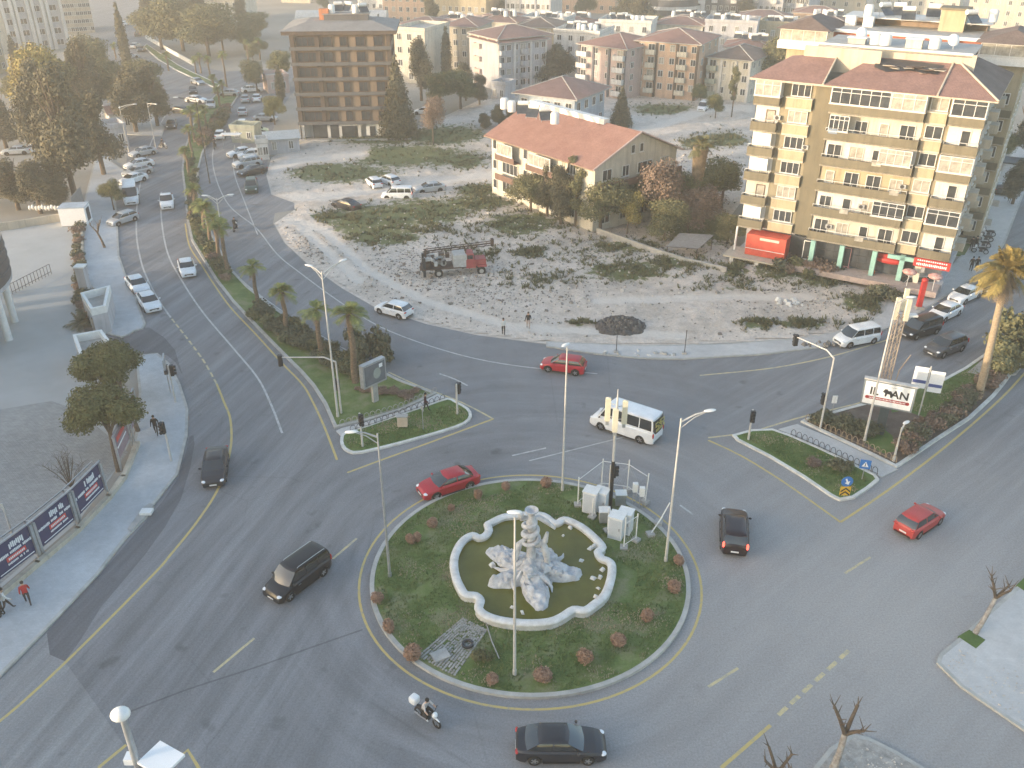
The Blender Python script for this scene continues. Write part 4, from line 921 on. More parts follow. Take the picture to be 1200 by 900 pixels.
def leaf_blob(blobs, n, s, m, seed=1, up=.2, shell=.55, flat=1.0):
    """n leaf-sized quads spread through the given ellipsoids (cx,cy,cz,rx,ry,rz)"""
    r_ = np.random.RandomState(seed); vol = np.array([b[3] * b[4] * b[5] for b in blobs]) ** .75; pr = vol / vol.sum()
    k = r_.choice(len(blobs), n, p=pr); B = np.array(blobs)[k]
    d = r_.normal(size=(n, 3)); d /= np.linalg.norm(d, axis=1)[:, None]
    # clumping: pull leaves to random clump directions
    ncl = max(8, n // 40); cd = r_.normal(size=(ncl, 3)); cd /= np.linalg.norm(cd, axis=1)[:, None]
    ci = r_.randint(0, ncl, n); d = d * .45 + cd[ci] * .8; d /= np.linalg.norm(d, axis=1)[:, None]
    rad = shell + (1.08 - shell) * r_.rand(n) ** .7; crad = (.82 + .3 * r_.rand(ncl))[ci]
    P = B[:, :3] + d * B[:, 3:6] * (rad * crad)[:, None]
    nr = d + r_.normal(size=(n, 3)) * .7 + np.array([0, 0, up]); nr /= np.linalg.norm(nr, axis=1)[:, None]
    t = np.cross(nr, r_.normal(size=(n, 3))); t /= np.linalg.norm(t, axis=1)[:, None]; b = np.cross(nr, t)
    ss = s * (.6 + .8 * r_.rand(n))[:, None]
    V = np.empty((n, 4, 3)); V[:, 0] = P - t * ss - b * ss * .5; V[:, 1] = P + t * ss * .2 - b * ss * .7; V[:, 2] = P + t * ss + b * ss * .4; V[:, 3] = P - t * ss * .3 + b * ss * .7
    me = bpy.data.meshes.new('foliage'); me.vertices.add(4 * n); me.vertices.foreach_set('co', V.reshape(-1)); me.loops.add(4 * n); me.loops.foreach_set('vertex_index', np.arange(4 * n))
    me.polygons.add(n); me.polygons.foreach_set('loop_start', np.arange(0, 4 * n, 4)); me.polygons.foreach_set('loop_total', np.full(n, 4))
    me.materials.append(m); me.update(calc_edges=True); return me
def limbs(h, spread, r0, m, seed=1, nb=6, fork=.45, lean=0):
    rr = random.Random(seed); mb = MB(); top = Vector((lean * h, 0, h * fork))
    mb.tube([(0, 0, -.1), (lean * h * .3, .02, h * fork * .5), tuple(top)], [r0, r0 * .8, r0 * .68], m, 8)
    for k in range(nb):
        a = 2 * math.pi * k / nb + rr.random(); e = Vector((math.cos(a) * spread * rr.uniform(.4, .8), math.sin(a) * spread * rr.uniform(.4, .8), h * rr.uniform(.72, .95)))
        s_ = Vector((lean * h, 0, h * fork * rr.uniform(.75, 1)))
        md = s_.lerp(e, .5) + Vector((0, 0, h * .04)); mb.tube([s_, md, e], [r0 * .45, r0 * .28, r0 * .08], m, 6)
        for q in range(2):
            e2 = md + Vector((rr.uniform(-1, 1), rr.uniform(-1, 1), rr.uniform(.2, 1))) * spread * .4; mb.tube([md, e2], [r0 * .2, r0 * .05], m, 5, False)
    return mb.mesh('trunk')
TREE = {}
def tree_kind(kind, var=0):
    k = (kind, var)
    if k in TREE: return TREE[k]
    rr = random.Random(hash(kind) % 1 + var * 17 + len(kind)); sd = var * 31 + len(kind)
    if kind == 'pine':      # tall, dark, ragged (unit height 10)
        bl = [(rr.uniform(-1, 1) * 1.5, rr.uniform(-1, 1) * 1.5, rr.uniform(2.6, 8.6), 1, 1, 1) for _ in range(16)]
        bl = [(x * (1.25 - z / 11), y * (1.25 - z / 11), z, 1.5 * (1.25 - z / 12), 1.5 * (1.25 - z / 12), 1.3) for x, y, z, *_ in bl]
        r_ = (leaf_blob(bl, 15000, .115, L_PINE, sd, shell=.3), limbs(10, 1.6, .28, M_BARK, sd, 9, .5))
    elif kind == 'cypress':
        bl = [(0, 0, z, .55 + .75 * math.sin(math.pi * min(1, (z + 1) / 9.5)) ** .7, .55 + .75 * math.sin(math.pi * min(1, (z + 1) / 9.5)) ** .7, 1.0) for z in (1.2, 2.2, 3.3, 4.4, 5.5, 6.6, 7.6)] + [(0, 0, 8.9, .45, .45, 1.1)]
        r_ = (leaf_blob(bl, 5000, .15, L_PINE, sd, shell=.5), limbs(9, .4, .2, M_BARK, sd, 4, .8))
    elif kind == 'conifer':
        bl = [(0, 0, 1 + 8 * i / 9, 2.6 * (1 - i / 10.5), 2.6 * (1 - i / 10.5), .9) for i in range(10)]
        r_ = (leaf_blob(bl, 9000, .15, L_PINE, sd, shell=.4), limbs(9.5, .9, .25, M_BARK, sd, 8, .8))
    elif kind in ('broad', 'yellow', 'olive', 'brown'):   # unit height 6
        m = {'broad': L_BROAD, 'yellow': L_YEL, 'olive': L_OLIVE, 'brown': L_BROWN}[kind]
        bl = [(rr.uniform(-1.3, 1.3), rr.uniform(-1.3, 1.3), rr.uniform(2.0 if kind == 'olive' else 2.6, 4.9), rr.uniform(.9, 1.5), rr.uniform(.9, 1.5), rr.uniform(.7, 1.2)) for _ in range(10)] + [(0, 0, 4.0, 1.5, 1.5, 1.3)]
        r_ = (leaf_blob(bl, 12000 if kind != 'brown' else 6000, .085, m, sd, shell=.45), limbs(6, 2.2, .17, M_BARK, sd, 7, .42))
    elif kind == 'eucalypt':   # slender and see-through
        bl = [(rr.uniform(-1.1, 1.1), rr.uniform(-1.1, 1.1), z, rr.uniform(.6, 1.2), rr.uniform(.6, 1.2), rr.uniform(.5, 1)) for z in (4, 5, 6, 6.8, 7.6, 8.4, 9.2, 9.8)]
        r_ = (leaf_blob(bl, 6000, .11, L_OLIVE, sd, shell=.3), limbs(10, 1.5, .2, M_BARK, sd, 8, .5))
    TREE[k] = r_; return r_
def tree(kind, px, py, h, label, sc_w=None, group=None, var=0, z=0, name=None, rz=None):
    fo, tr = tree_kind(kind, var); H0 = {'pine': 10, 'cypress': 10, 'conifer': 9.8, 'eucalypt': 10.3}.get(kind, 6.0)
    q = g(px, py); s = h / H0; sw = s * (sc_w or 1)
    nm = name or {'pine': 'pine_tree', 'cypress': 'cypress_tree', 'conifer': 'conifer_tree', 'eucalypt': 'slender_tree', 'brown': 'bare_tree'}.get(kind, 'leafy_tree')
    t = thing(nm, (q.x, q.y, z), rz if rz is not None else rnd.random() * 6.28, label, 'tree', group); t.scale = (sw, sw, s)
    part('trunk', tr, t); part('crown', fo, t); return t
# the two trees by the left pavement
def near_tree(cx, cy, crown_r, bx, by, h, label, seed):
    b = g(bx, by, .02); c = g(cx, cy, h - crown_r * .6); dx, dy = c.x - b.x, c.y - b.y
    t = thing('leafy_tree', (b.x, b.y, 0), 0, label, 'tree', 'trees by the left hoarding'); rr = random.Random(seed)
    bl = [(dx + rr.uniform(-1, 1) * crown_r * .62, dy + rr.uniform(-1, 1) * crown_r * .62, h - crown_r * .62 + rr.uniform(-.25, .25) * crown_r, rr.uniform(.32, .5) * crown_r, rr.uniform(.32, .5) * crown_r, rr.uniform(.25, .38) * crown_r) for _ in range(16)] + [(dx, dy, h - crown_r * .6, crown_r * .7, crown_r * .7, crown_r * .42)]
    part('crown', leaf_blob(bl, 26000, .085, L_BROAD, seed, shell=.55), t)
    mb = MB(); mb.tube([(0, 0, -.1), (dx * .25, dy * .25, h * .3), (dx * .6, dy * .6, h * .5)], [.2, .16, .13], M_BARK, 8)
    for k in range(9):
        x, y, z, *_ = bl[k]; mb.tube([(dx * .45, dy * .45, h * .42), (dx * .6 + (x - dx) * .4, dy * .6 + (y - dy) * .4, h * .6), (x, y, z)], [.09, .06, .02], M_BARK, 6)
    part('trunk', mb.mesh('trunk'), t)
near_tree(121, 425, 2.85, 163, 507, 5.6, 'round-headed green tree over the entrance, upper one of the pair by the pavement', 3)
near_tree(122, 474, 2.85, 139, 552, 5.8, 'round-headed green tree over the red hoarding, lower one of the pair', 8)
# big cluster upper left
for i, (k, x, y, h, w_, v, lb) in enumerate([
    ('pine', 90, 238, 20, .85, 0, 'largest dark tree in front of the tree cluster'), ('pine', 62, 205, 18, .8, 1, 'big dark tree behind the left car park'), ('pine', 122, 205, 15, .9, 2, 'dark tree beside the bus shelter'),
    ('yellow', 62, 150, 15, 1.0, 0, 'yellow-green tree catching the sun in the cluster'), ('pine', 110, 150, 17, .8, 0, 'tall dark tree rising out of the middle of the cluster'), ('olive', 85, 150, 13, 1.0, 0, 'olive green tree inside the cluster'), ('pine', 160, 155, 12, 1.25, 1, 'dark spreading tree overhanging the road'),
    ('pine', 185, 148, 12, 1.1, 0, 'dark tree nearest the median at the end of the cluster'), ('olive', 140, 135, 11, 1.1, 1, 'olive tree behind the bus shelter'), ('olive', 170, 120, 9, 1.2, 0, 'olive tree high on the road side of the cluster'), ('cypress', 153, 95, 17, .55, 0, 'very tall thin tree standing above the cluster'), ('olive', 118, 108, 12, 1, 1, 'tall olive tree at the back of the cluster'),
    ('olive', 20, 120, 6, 1.2, 0, 'low pale green bush-like tree at the back of the car park'), ('pine', 8, 175, 10, 1.2, 2, 'dark tree with slanting trunks in the left car park'), ('pine', 22, 246, 7.5, 1.5, 0, 'low dark tree behind the yard wall, left of three'), ('pine', 48, 250, 7.5, 1.5, 1, 'low dark tree behind the yard wall, middle of three'), ('pine', 72, 247, 6, 1.3, 2, 'low dark tree behind the yard wall, right of three'), ('pine', -20, 240, 9, 1.5, 1, 'dark tree cut off by the left picture edge')]):
    tree(k, x, y, h, lb, w_, 'trees in the upper left', v)
for i, (k, x, y, h, w_, v, lb) in enumerate([
    ('olive', 190, 58, 12, 1.4, 0, 'broad hazy tree left of the distant group'), ('olive', 215, 60, 15, 1.3, 1, 'broad hazy tree in the middle of the distant group'), ('olive', 245, 66, 14, 1.4, 0, 'broad hazy tree right of the distant group'), ('pine', 232, 50, 15, 1.2, 1, 'tall hazy tree at the back of the distant group'), ('olive', 262, 62, 10, 1.2, 1, 'small hazy tree by the white arch'), ('pine', 180, 40, 12, 1.2, 0, 'hazy tree where the road vanishes'), ('pine', 205, 35, 13, 1.2, 2, 'hazy dark tree behind the distant group'), ('pine', 285, 30, 10, 1.2, 2, 'hazy tree near the top edge'), ('olive', 300, 45, 8, 1.4, 0, 'hazy low tree left of the long white hall'),
    ('conifer', 674, 208, 0, 1, 0, None)]):
    if lb: tree(k, x, y, h, lb, w_, 'hazy trees along the distant road', v)
TR = [('conifer', 468, 163, 14, .95, 0, 'dark conical tree against the right corner of the brown block'), ('pine', 494, 118, 13, .9, 1, 'tall ragged pine behind the brown block'), ('cypress', 524, 95, 12, .8, 0, 'narrow dark cypress among the middle houses'), ('brown', 508, 172, 9, .6, 0, 'thin brown tree standing on the waste ground'), ('broad', 540, 128, 8, 1.3, 0, 'round green tree on the street behind the waste ground'), ('broad', 516, 130, 8, 1.2, 1, 'green tree beside the parked white car'), ('pine', 562, 125, 7, 1.2, 0, 'dark bushy tree by the grey kiosk'), ('pine', 546, 118, 9, .9, 2, 'dark tree left of the grey kiosk'),
      ('cypress', 330, 118, 7, 1.1, 0, 'small dark cypress left of the brown block'), ('broad', 322, 146, 5.5, 1.0, 0, 'single street tree by the stalls'), ('pine', 655, 98, 9, 1.8, 1, 'wide dark tree between the pink and the white houses'), ('pine', 640, 100, 8, 1.6, 0, 'dark tree in front of the white house'), ('conifer', 727, 150, 7.5, 1.1, 0, 'dark tree right of the grey house'), ('broad', 838, 140, 5, .9, 0, 'small round tree standing in the pale track'), ('eucalypt', 857, 138, 9, .8, 0, 'tall thin tree right of the small round one'), ('broad', 820, 125, 4.5, 1, 1, 'low green tree in front of the far house'), ('olive', 905, 112, 13, .9, 0, 'tall yellow-green tree behind the apartment block'),
      ('pine', 641, 256, 8, .9, 0, 'dark scrubby tree left of the group before the cream house'), ('pine', 657, 266, 9.5, .8, 2, 'darkest tree in front of the cream house'), ('olive', 622, 250, 6, 1.2, 0, 'low autumn-tinted tree before the cream house'), ('eucalypt', 674, 268, 9, 1.0, 1, 'see-through tree at the corner of the cream house'), ('olive', 703, 272, 7.5, 1.1, 0, 'bushy green tree right of the cream house corner'), ('pine', 665, 235, 8, .6, 1, 'thin pine close to the cream wall'), ('brown', 640, 232, 6, .7, 1, 'bare brown tree close to the cream wall'),
      ('yellow', 735, 275, 6, .8, 0, 'pale yellow small tree behind the low wall'), ('broad', 748, 262, 7, 1, 1, 'green tree right of the pale yellow one'), ('brown', 776, 274, 10, .8, 0, 'tall orange-brown tree behind the low wall'), ('olive', 778, 283, 6, 1.2, 1, 'rounded green tree in front of the tall orange-brown one'), ('broad', 800, 258, 7, 1.2, 0, 'green tree right of the tall orange-brown one'), ('brown', 822, 270, 6, 1.5, 0, 'wide red-brown leafless tree by the tin roof'), ('brown', 805, 278, 5, 1.2, 1, 'red-brown leafless tree above the tin roof'), ('broad', 845, 245, 7, 1.2, 1, 'green tree left of the apartment balconies'), ('broad', 828, 240, 5.5, 1.3, 0, 'lower green tree left of the apartment balconies'), ('olive', 852, 286, 4, 1.2, 0, 'low bushy tree beside the red terrace'),
      ('pine', 585, 150, 4.5, 1.6, 0, 'low dark bush-like tree left of the grey house'), ('pine', 602, 145, 4.5, 1.3, 1, 'low dark tree touching the grey house'), ('pine', 568, 152, 3.5, 1.6, 2, 'low dark bushy tree above the waste ground'),
      ('pine', 590, 33, 9, 1.3, 0, 'hazy dark tree before the yellow hotel'), ('pine', 605, 34, 7, 1.4, 1, 'hazy tree between the far blocks'), ('pine', 734, 36, 12, 1.8, 1, 'large hazy tree left of the round tower'), ('pine', 752, 38, 13, 1.6, 0, 'large hazy dark tree by the round tower'), ('pine', 870, 30, 10, 1.8, 2, 'hazy trees under the far grey blocks'), ('pine', 505, 42, 15, .7, 1, 'tall thin hazy tree left of the yellow hotel'), ('pine', 1186, 240, 7, 1.2, 1, 'dark tree in the side street behind the block'), ('broad', 1168, 190, 5, 1.4, 0, 'low dark tree at the side street canopy'), ('pine', 1205, 190, 12, 1.1, 0, 'dark tree at the right edge above the palm')]
for k, x, y, h, w_, v, lb in TR: tree(k, x, y, h, lb, w_, None, v)
# scattered distant greenery
dn = 0
for (x0, x1, y0, y1, n_) in ((280, 340, 60, 110, 4), (280, 900, 5, 70, 26), (10, 100, 60, 110, 4)):
    for _ in range(n_):
        x, y = rnd.uniform(x0, x1), rnd.uniform(y0, y1); dn += 1
        tree(rnd.choice(['pine', 'olive', 'broad', 'cypress']), x, y, rnd.uniform(4, 9), 'small hazy tree among the distant houses', rnd.uniform(.8, 1.3), 'small trees scattered between the distant houses', rnd.randint(0, 1), name='small_tree')
# palms ---------------------------------------------------------------
def frond(mb, m, L, droop, elev, az, nl=16, wl=.32, base=(0, 0, 0)):
    ca, sa = math.cos(az), math.sin(az); pts = []
    for i in range(9):
        t = i / 8; r_ = L * t * math.cos(elev) * (1 - .15 * t); z = L * t * math.sin(elev) - droop * t * t * L
        pts.append(Vector((base[0] + ca * r_, base[1] + sa * r_, base[2] + z)))
    mb.tube(pts, [.03, .028, .025, .02, .018, .015, .012, .01, .006], m, 4, False)
    side = Vector((-sa, ca, 0))
    for i in range(nl):
        t = .22 + .78 * i / nl; k = t * 8; a = int(min(7, k)); f = k - a; p = pts[a].lerp(pts[a + 1], f); d = (pts[a + 1] - pts[a]).normalized()
        w_ = wl * L * math.sin(math.pi * min(1, t * .85 + .1)) ** .6
        for s_ in (-1, 1):
            tip = p + side * s_ * w_ * .8 + d * w_ * .75 + Vector((0, 0, -w_ * rnd.uniform(.1, .55)))
            q = d * .05 * L * .6
            mb.add([p - q * .5, p + q, tip, tip - q * .35], [(0, 1, 2, 3)], m)
def palm_meshes(h, cr, mt, ml, nf, r0, seed, skirt=True):
    tr = MB(); k = 9; rr = random.Random(seed)
    tr.tube([(.04 * math.sin(i), .03 * math.cos(i * 1.3), -.1 + (h + .1) * i / k) for i in range(k + 1)], [r0 * (1.15 - .35 * i / k) * (1.0 if i % 2 else 1.06) for i in range(k)] + [r0 * 1.0], mt, 10)
    cw = MB()
    for i in range(nf):
        e = R(rr.choice([75, 60, 45, 30, 15, 0, -15])); frond(cw, ml, cr * rr.uniform(.85, 1.1), rr.uniform(.25, .5), e, 2.4 * i + rr.uniform(-.2, .2), base=(0, 0, h))
    sk = MB()
    for i in range(nf // 2):
        frond(sk, L_DEADF, cr * rr.uniform(.6, .85), .35, R(rr.choice([-25, -45, -60])), 2.4 * i + rr.random(), nl=10, wl=.22, base=(0, 0, h - .1))
    return tr.mesh('trunk'), cw.mesh('crown'), sk.mesh('dead_fronds')
PALMS = [palm_meshes(1.0 * 4.6, 1.35, M_BARKP, L_PALM, 26, .17, 5), palm_meshes(4.6, 1.3, M_BARKP, L_PALM, 22, .16, 9)]
def palm(px, py, h, label, k=0, s=1.0, z=.12, group='palms along the median'):
    q = g(px, py); t = thing('palm_tree', (q.x, q.y, z), rnd.random() * 6.28, label, 'palm', group); m = PALMS[k]
    zs = h / 4.6; t.scale = (s, s, 1)
    # stretch only the trunk, keep the crown round
    a = part('trunk', m[0], t, scale=(1, 1, zs)); b = part('crown', m[1], t, loc=(0, 0, h - 4.6)); c = part('dead_fronds', m[2], t, loc=(0, 0, h - 4.6)); return t
for i, (bx, by, ty, s, lb) in enumerate([(417, 449, 368, 1.25, 'palm nearest the lightbox board, tallest of the lower group'), (377, 422, 364, 1.1, 'palm third from the nose of the median'), (337, 392, 343, 1.05, 'palm fourth from the nose, by the low shrubs'), (303, 362, 314, 1.0, 'palm at the paved gap in the median'), (268, 325, 267, 1.0, 'palm just above the paved gap, leaning trunk'), (258, 305, 258, 1.0, 'palm in the dense row, second above the gap'), (248, 288, 245, 1.0, 'palm in the dense row, third above the gap'), (240, 268, 240, 1.0, 'palm in the dense row, fourth above the gap'), (231, 250, 222, .9, 'palm in the dense row, fifth above the gap')]):
    palm(bx, by, hgt(bx, by, ty), lb, i % 2, s * 1.25)
for i, (bx, by, ty, s) in enumerate([(222, 205, 178, 1.1), (228, 165, 130, 1.3), (236, 160, 138, 1.2), (234, 152, 126, 1.3), (242, 150, 128, 1.1), (226, 185, 152, 1.1), (258, 125, 106, 1.1), (262, 115, 98, 1.0), (252, 110, 92, 1.0), (266, 102, 64, 1.1), (198, 83, 65, 1.2), (236, 86, 66, 1.1), (246, 88, 70, 1.1), (230, 86, 70, 1.0), (136, 68, 54, 1.0), (292, 76, 50, 1.0), (305, 70, 48, 1.0)]):
    palm(bx, by, hgt(bx, by, ty), 'hazy palm %s' % ['beside the dark lamp head, lowest', 'with a pale yellow top beside the dark lamp head', 'in the tuft by the dark lamp head, right', 'in the tuft by the dark lamp head, rear', 'right of the tuft by the dark lamp head', 'low among the median bushes, left', 'at the far end of the planted median, first', 'at the far end of the planted median, second', 'at the far end of the planted median, third', 'taller than the others by the far junction', 'at the edge of the tree cluster by the road bend', 'left of the tall one at the far junction', 'beside the tall one at the far junction', 'leftmost of the far junction trio', 'alone on the bright distant road', 'near the far white arch', 'right of the far white arch'][i], i % 2, s)
m_ = palm_meshes(4.6, 1.9, M_BARKP, L_OLIVE, 30, .26, 21)
q = g(812, 262); t = thing('palm_tree', (q.x, q.y, 0), 0, 'stout dark palm with a brown skirt behind the yellow trees', 'palm'); h_ = hgt(812, 262, 170)
part('trunk', m_[0], t, scale=(1.3, 1.3, h_ / 4.6)); part('crown', m_[1], t, loc=(0, 0, h_ - 4.6)); part('dead_fronds', m_[2], t, loc=(0, 0, h_ - 4.6), scale=(1, 1, 1))
sk = MB(); sk.tube([(0, 0, h_ * .35), (0, 0, h_ * .6), (0, 0, h_ - .2)], [.3, .75, 1.0], L_DEADF, 12); part('frond_skirt', sk.mesh('frond_skirt'), t)
# the big sunlit palm at the right
b0 = g(1146, 466, .12); hb = 12.2
def big_palm():
    h = hb; tr = MB(); k = 14; tip = g(1180, 318, h) ; dx, dy = tip.x - b0.x, tip.y - b0.y
    tr.tube([(dx * (i / k) ** 1.3, dy * (i / k) ** 1.3, -.15 + (h + .15) * i / k) for i in range(k + 1)], [.33 - .10 * i / k + .015 * (i % 2) for i in range(k + 1)], M_BARKPL, 12)
    cw = MB(); rr = random.Random(4)
    for i in range(64):
        e = R(rr.choice([80, 65, 50, 35, 20, 5, -10, -25])); frond(cw, L_PALMG, 2.5 * rr.uniform(.85, 1.12), rr.uniform(.2, .5), e, 2.4 * i + rr.uniform(-.2, .2), nl=22, wl=.3, base=(dx, dy, h))
    sk = MB()
    for i in range(40): frond(sk, L_DEADF, 2.3 * rr.uniform(.6, 1.0), .35, R(rr.choice([-35, -50, -65, -75])), 2.4 * i + rr.random(), nl=12, wl=.22, base=(dx, dy, h - .2))
    t = thing('palm_tree', b0, 0, 'very tall sunlit golden palm with a pale trunk at the right edge', 'palm')
    part('trunk', tr.mesh('trunk'), t); part('crown', cw.mesh('crown'), t); part('dead_fronds', sk.mesh('dead_fronds'), t)
big_palm()
def bush_mesh(m, n, seed, s=.07, flat=.8):
    rr = random.Random(seed); bl = [(rr.uniform(-.35, .35), rr.uniform(-.35, .35), .35 + rr.uniform(0, .2), .45, .45, .38 * flat) for _ in range(5)]
    return leaf_blob(bl, n, s, m, seed, shell=.3)
BUSH = {('shrub', k): bush_mesh(L_SHRUB, 900, 40 + k) for k in range(3)}
BUSH.update({('green', k): bush_mesh(L_OLIVE, 900, 50 + k) for k in range(2)}); BUSH.update({('dry', k): bush_mesh(L_BROWN, 700, 60 + k) for k in range(2)})
def bush(px, py, s, kind, label, group, z=.12, sz=1):
    q = g(px, py); o = link('shrub', BUSH[(kind, rnd.randint(0, 1))], None, (q.x, q.y, z), rnd.random() * 6.28, (s, s, s * sz)); tag(o, label, 'shrub', group); return o
# median shrubs
mc = [(226, 190), (225, 215), (226, 240), (229, 262), (236, 282), (246, 300), (258, 318), (268, 335)]
for i in range(26):
    t = i / 26 * (len(mc) - 1); a = int(t); f = t - a; x = mc[a][0] * (1 - f) + mc[a + 1][0] * f; y = mc[a][1] * (1 - f) + mc[a + 1][1] * f
    bush(x + rnd.uniform(-3, 4), y, rnd.uniform(.9, 1.5), rnd.choice(['shrub', 'green', 'dry']), 'leafy shrub in the dense upper row of the palm median', 'shrubs in the upper palm median')
for i in range(90):
    t = rnd.random(); x = 300 + 125 * t; y = 362 + 78 * t + 20 * t * (1 - t) * 0; bush(x + rnd.uniform(-7, 7) + 0, y + rnd.uniform(-5, 12) + 3, rnd.uniform(.8, 1.5), rnd.choice(['shrub', 'shrub', 'green']), 'grey-green shrub between the lower palms of the median', 'shrubs between the lower palms')
for x, y, s in ((440, 418, 2.2), (428, 424, 2.0), (450, 428, 1.6), (415, 405, 1.5)): bush(x, y, s, 'shrub', 'tall wispy shrub behind the lightbox board', 'wispy shrubs behind the lightbox board', sz=1.5)
for i in range(26): 
    t = rnd.random(); u = rnd.random(); x = 415 + 75 * t + u * 10; y = 462 + 10 * t - u * 14 + (1 - t) * 18 * (u - .3); bush(x, y, rnd.uniform(.5, .9), 'dry', 'low red-brown ground shrub under the lightbox board', 'red-brown planting under the lightbox board', sz=.6)
for i in range(30):
    t = rnd.random(); x = 230 + 38 * t; y = 180 - 50 * t; bush(x + rnd.uniform(-6, 6), y, rnd.uniform(1.4, 2.2), rnd.choice(['green', 'dry', 'shrub']), 'hazy shrub in the far end of the median', 'shrubs at the far end of the median')
# right wedge shrubs
for i in range(46):
    t = i / 46; x = 1064 + 110 * t; y = 538 - 92 * t + rnd.uniform(-7, 4) - 3; bush(x - rnd.uniform(2, 14), y, rnd.uniform(.9, 1.5), 'dry' if rnd.random() < .5 else 'shrub', 'dark twiggy shrub along the kerb below the tall palm', 'twiggy kerbside shrubs on the right wedge')
for i in range(16): bush(958 + i * 4.2 + rnd.uniform(-3, 3), 494 + i * 1.2 + rnd.uniform(-8, 5), rnd.uniform(.8, 1.4), 'shrub', 'dusty shrub behind the looped fence of the right wedge', 'dusty shrubs behind the looped fence')
for x, y, s in ((1168, 440, 2.2), (1180, 430, 2.6), (1193, 418, 3.0), (1172, 415, 2.4), (1188, 400, 3)): bush(x, y, s, 'green', 'tall yellowish shrub to the right of the pale palm trunk', 'yellowish shrubs right of the pale palm trunk', sz=1.2)
for x, y in ((952, 545), (955, 548)): bush(x, y, .9, 'dry', 'small dry plant on the right grass island', 'dry plants on the right grass island', sz=.6)
bush(984, 552, 1.3, 'shrub', 'dark clipped shrub by the blue arrow sign', None)
for i in range(26): bush(rnd.uniform(905, 985), rnd.uniform(308, 330), rnd.uniform(1.2, 2.2), rnd.choice(['green', 'dry', 'shrub']), 'weedy bush on the bank below the apartment shops', 'weedy bushes below the shops', z=.2)
for x, y, s in ((1035, 352, 1.8), (1045, 355, 1.6), (1025, 348, 1.4)): bush(x, y, s, 'shrub', 'low shrub by the red post near the forecourt', 'low shrubs by the forecourt', z=.2)
# dry ball shrubs round the island
rb = MB(); rr = random.Random(3)
ball = leaf_blob([(0, 0, .42, .40, .40, .42)], 1600, .045, L_RED, 77, shell=.6)
for x, y, s in [(593, 573, .9), (560, 584, .9), (529, 598, .7), (507, 617, 1), (489, 634, .8), (481, 636, .8), (442, 704, .9), (456, 740, 1), (484, 772, 1.05), (577, 800, 1), (636, 796, 1.1), (685, 776, 1.1), (724, 755, 1.05), (758, 727, 1), (790, 692, 1), (795, 661, .9), (640, 570, .9)]:
    q = g(x, y, .2); o = link('ball_shrub', ball, None, (q.x, q.y, .17), rnd.random() * 6, (s * rnd.uniform(.8, 1.15), s * rnd.uniform(.8, 1.15), s * rnd.uniform(.75, 1.15))); tag(o, 'dry red-brown ball shrub at the rim of the fountain island', 'shrub', 'dry ball shrubs around the fountain island')
gb = link('shrub', BUSH[('green', 0)], None, (*g(566, 775)[:2], .2), 0, (.9, .9, 1)); tag(gb, 'yellow-green bush beside the cobbled strip on the island', 'shrub')
# bare bush in the yard
def twigs(px, py, h, n, label, name='bare_bush', m=M_BARK, spread=.55, z=0, r=.03):
    mb = MB(); rr = random.Random(px)
    for i in range(n):
        a = rr.random() * 6.28; s = rr.uniform(.2, 1) * spread; e = Vector((math.cos(a) * s * h, math.sin(a) * s * h, h * rr.uniform(.7, 1))); md = e * .5 + Vector((0, 0, h * .08))
        mb.tube([(0, 0, 0), md, e], [r, r * .6, r * .2], m, 5, False)
        for k in range(4):
            p = md.lerp(e, rr.random()); mb.tube([p, p + Vector((rr.uniform(-1, 1), rr.uniform(-1, 1), rr.uniform(.4, 1.2))) * h * .22], [r * .4, r * .15], m, 4, False)
    o = mb.obj(name); q = g(px, py); o.location = (q.x, q.y, z); tag(o, label, 'bush'); return o
twigs(84, 572, 2.9, 26, 'leafless spreading bush in the block-paved yard behind the hoarding')
# pollarded street trees
def pollard(px, py, h, label, lean=(0, 0), z=.13, m=M_BARKW, seed=1, s=1.0):
    rr = random.Random(seed); q = g(px, py); t = thing('pollarded_tree', (q.x, q.y, z), 0, label, 'tree')
    mb = MB(); tp = Vector((lean[0], lean[1], h * .6)); mb.tube([(0, 0, -.05), tp * .5 + Vector((.05, 0, 0)), tp], [.17 * s, .13 * s, .12 * s], m, 8)
    part('trunk', mb.mesh('trunk'), t)
    for k in range(4):
        a = k * 1.6 + rr.random(); b = MB(); e = tp + Vector((math.cos(a) * h * .22, math.sin(a) * h * .22, h * rr.uniform(.25, .42)))
        b.tube([tp, tp.lerp(e, .5) + Vector((0, 0, .05)), e], [.1 * s, .075 * s, .06 * s], M_BARK, 7); [b.tube([tp.lerp(e, u), tp.lerp(e, u) + Vector((rr.uniform(-.4, .4), rr.uniform(-.4, .4), rr.uniform(.2, .6)))], [.035, .01], M_BARK, 5) for u in (.5, .7, .85, 1, 1, 1)]
        part('limb', b.mesh('limb'), t)
pollard(123, 291, 3.0, 'pollarded bare tree standing alone on the upper left pavement', (-.5, .1), m=M_BARK, seed=2)
pollard(1142, 744, 3.0, 'pollarded pale-trunked tree in a grassed square on the right pavement', (1.2, 1.0), seed=4)
pollard(975, 905, 3.6, 'pollarded tree with a whitewashed trunk at the bottom edge', (.35, .4), seed=6, s=1.25)
pollard(902, 945, 3.2, 'top of a small bare pollarded tree poking in at the bottom edge', (.1, .2), m=M_BARK, seed=9)
pollard(1195, 168, 6, 'bare tree at the far end of the side street', (0, 0), m=M_BARK, seed=12)
tp = MB(); tp.prism([g(*p) for p in [(1122, 748), (1135, 740), (1154, 752), (1143, 762)]], 0, .155, M_GRASSG); o = tp.obj('grass_square'); tag(o, 'square of grass cut into the right pavement around the pollarded tree', 'grass'); 
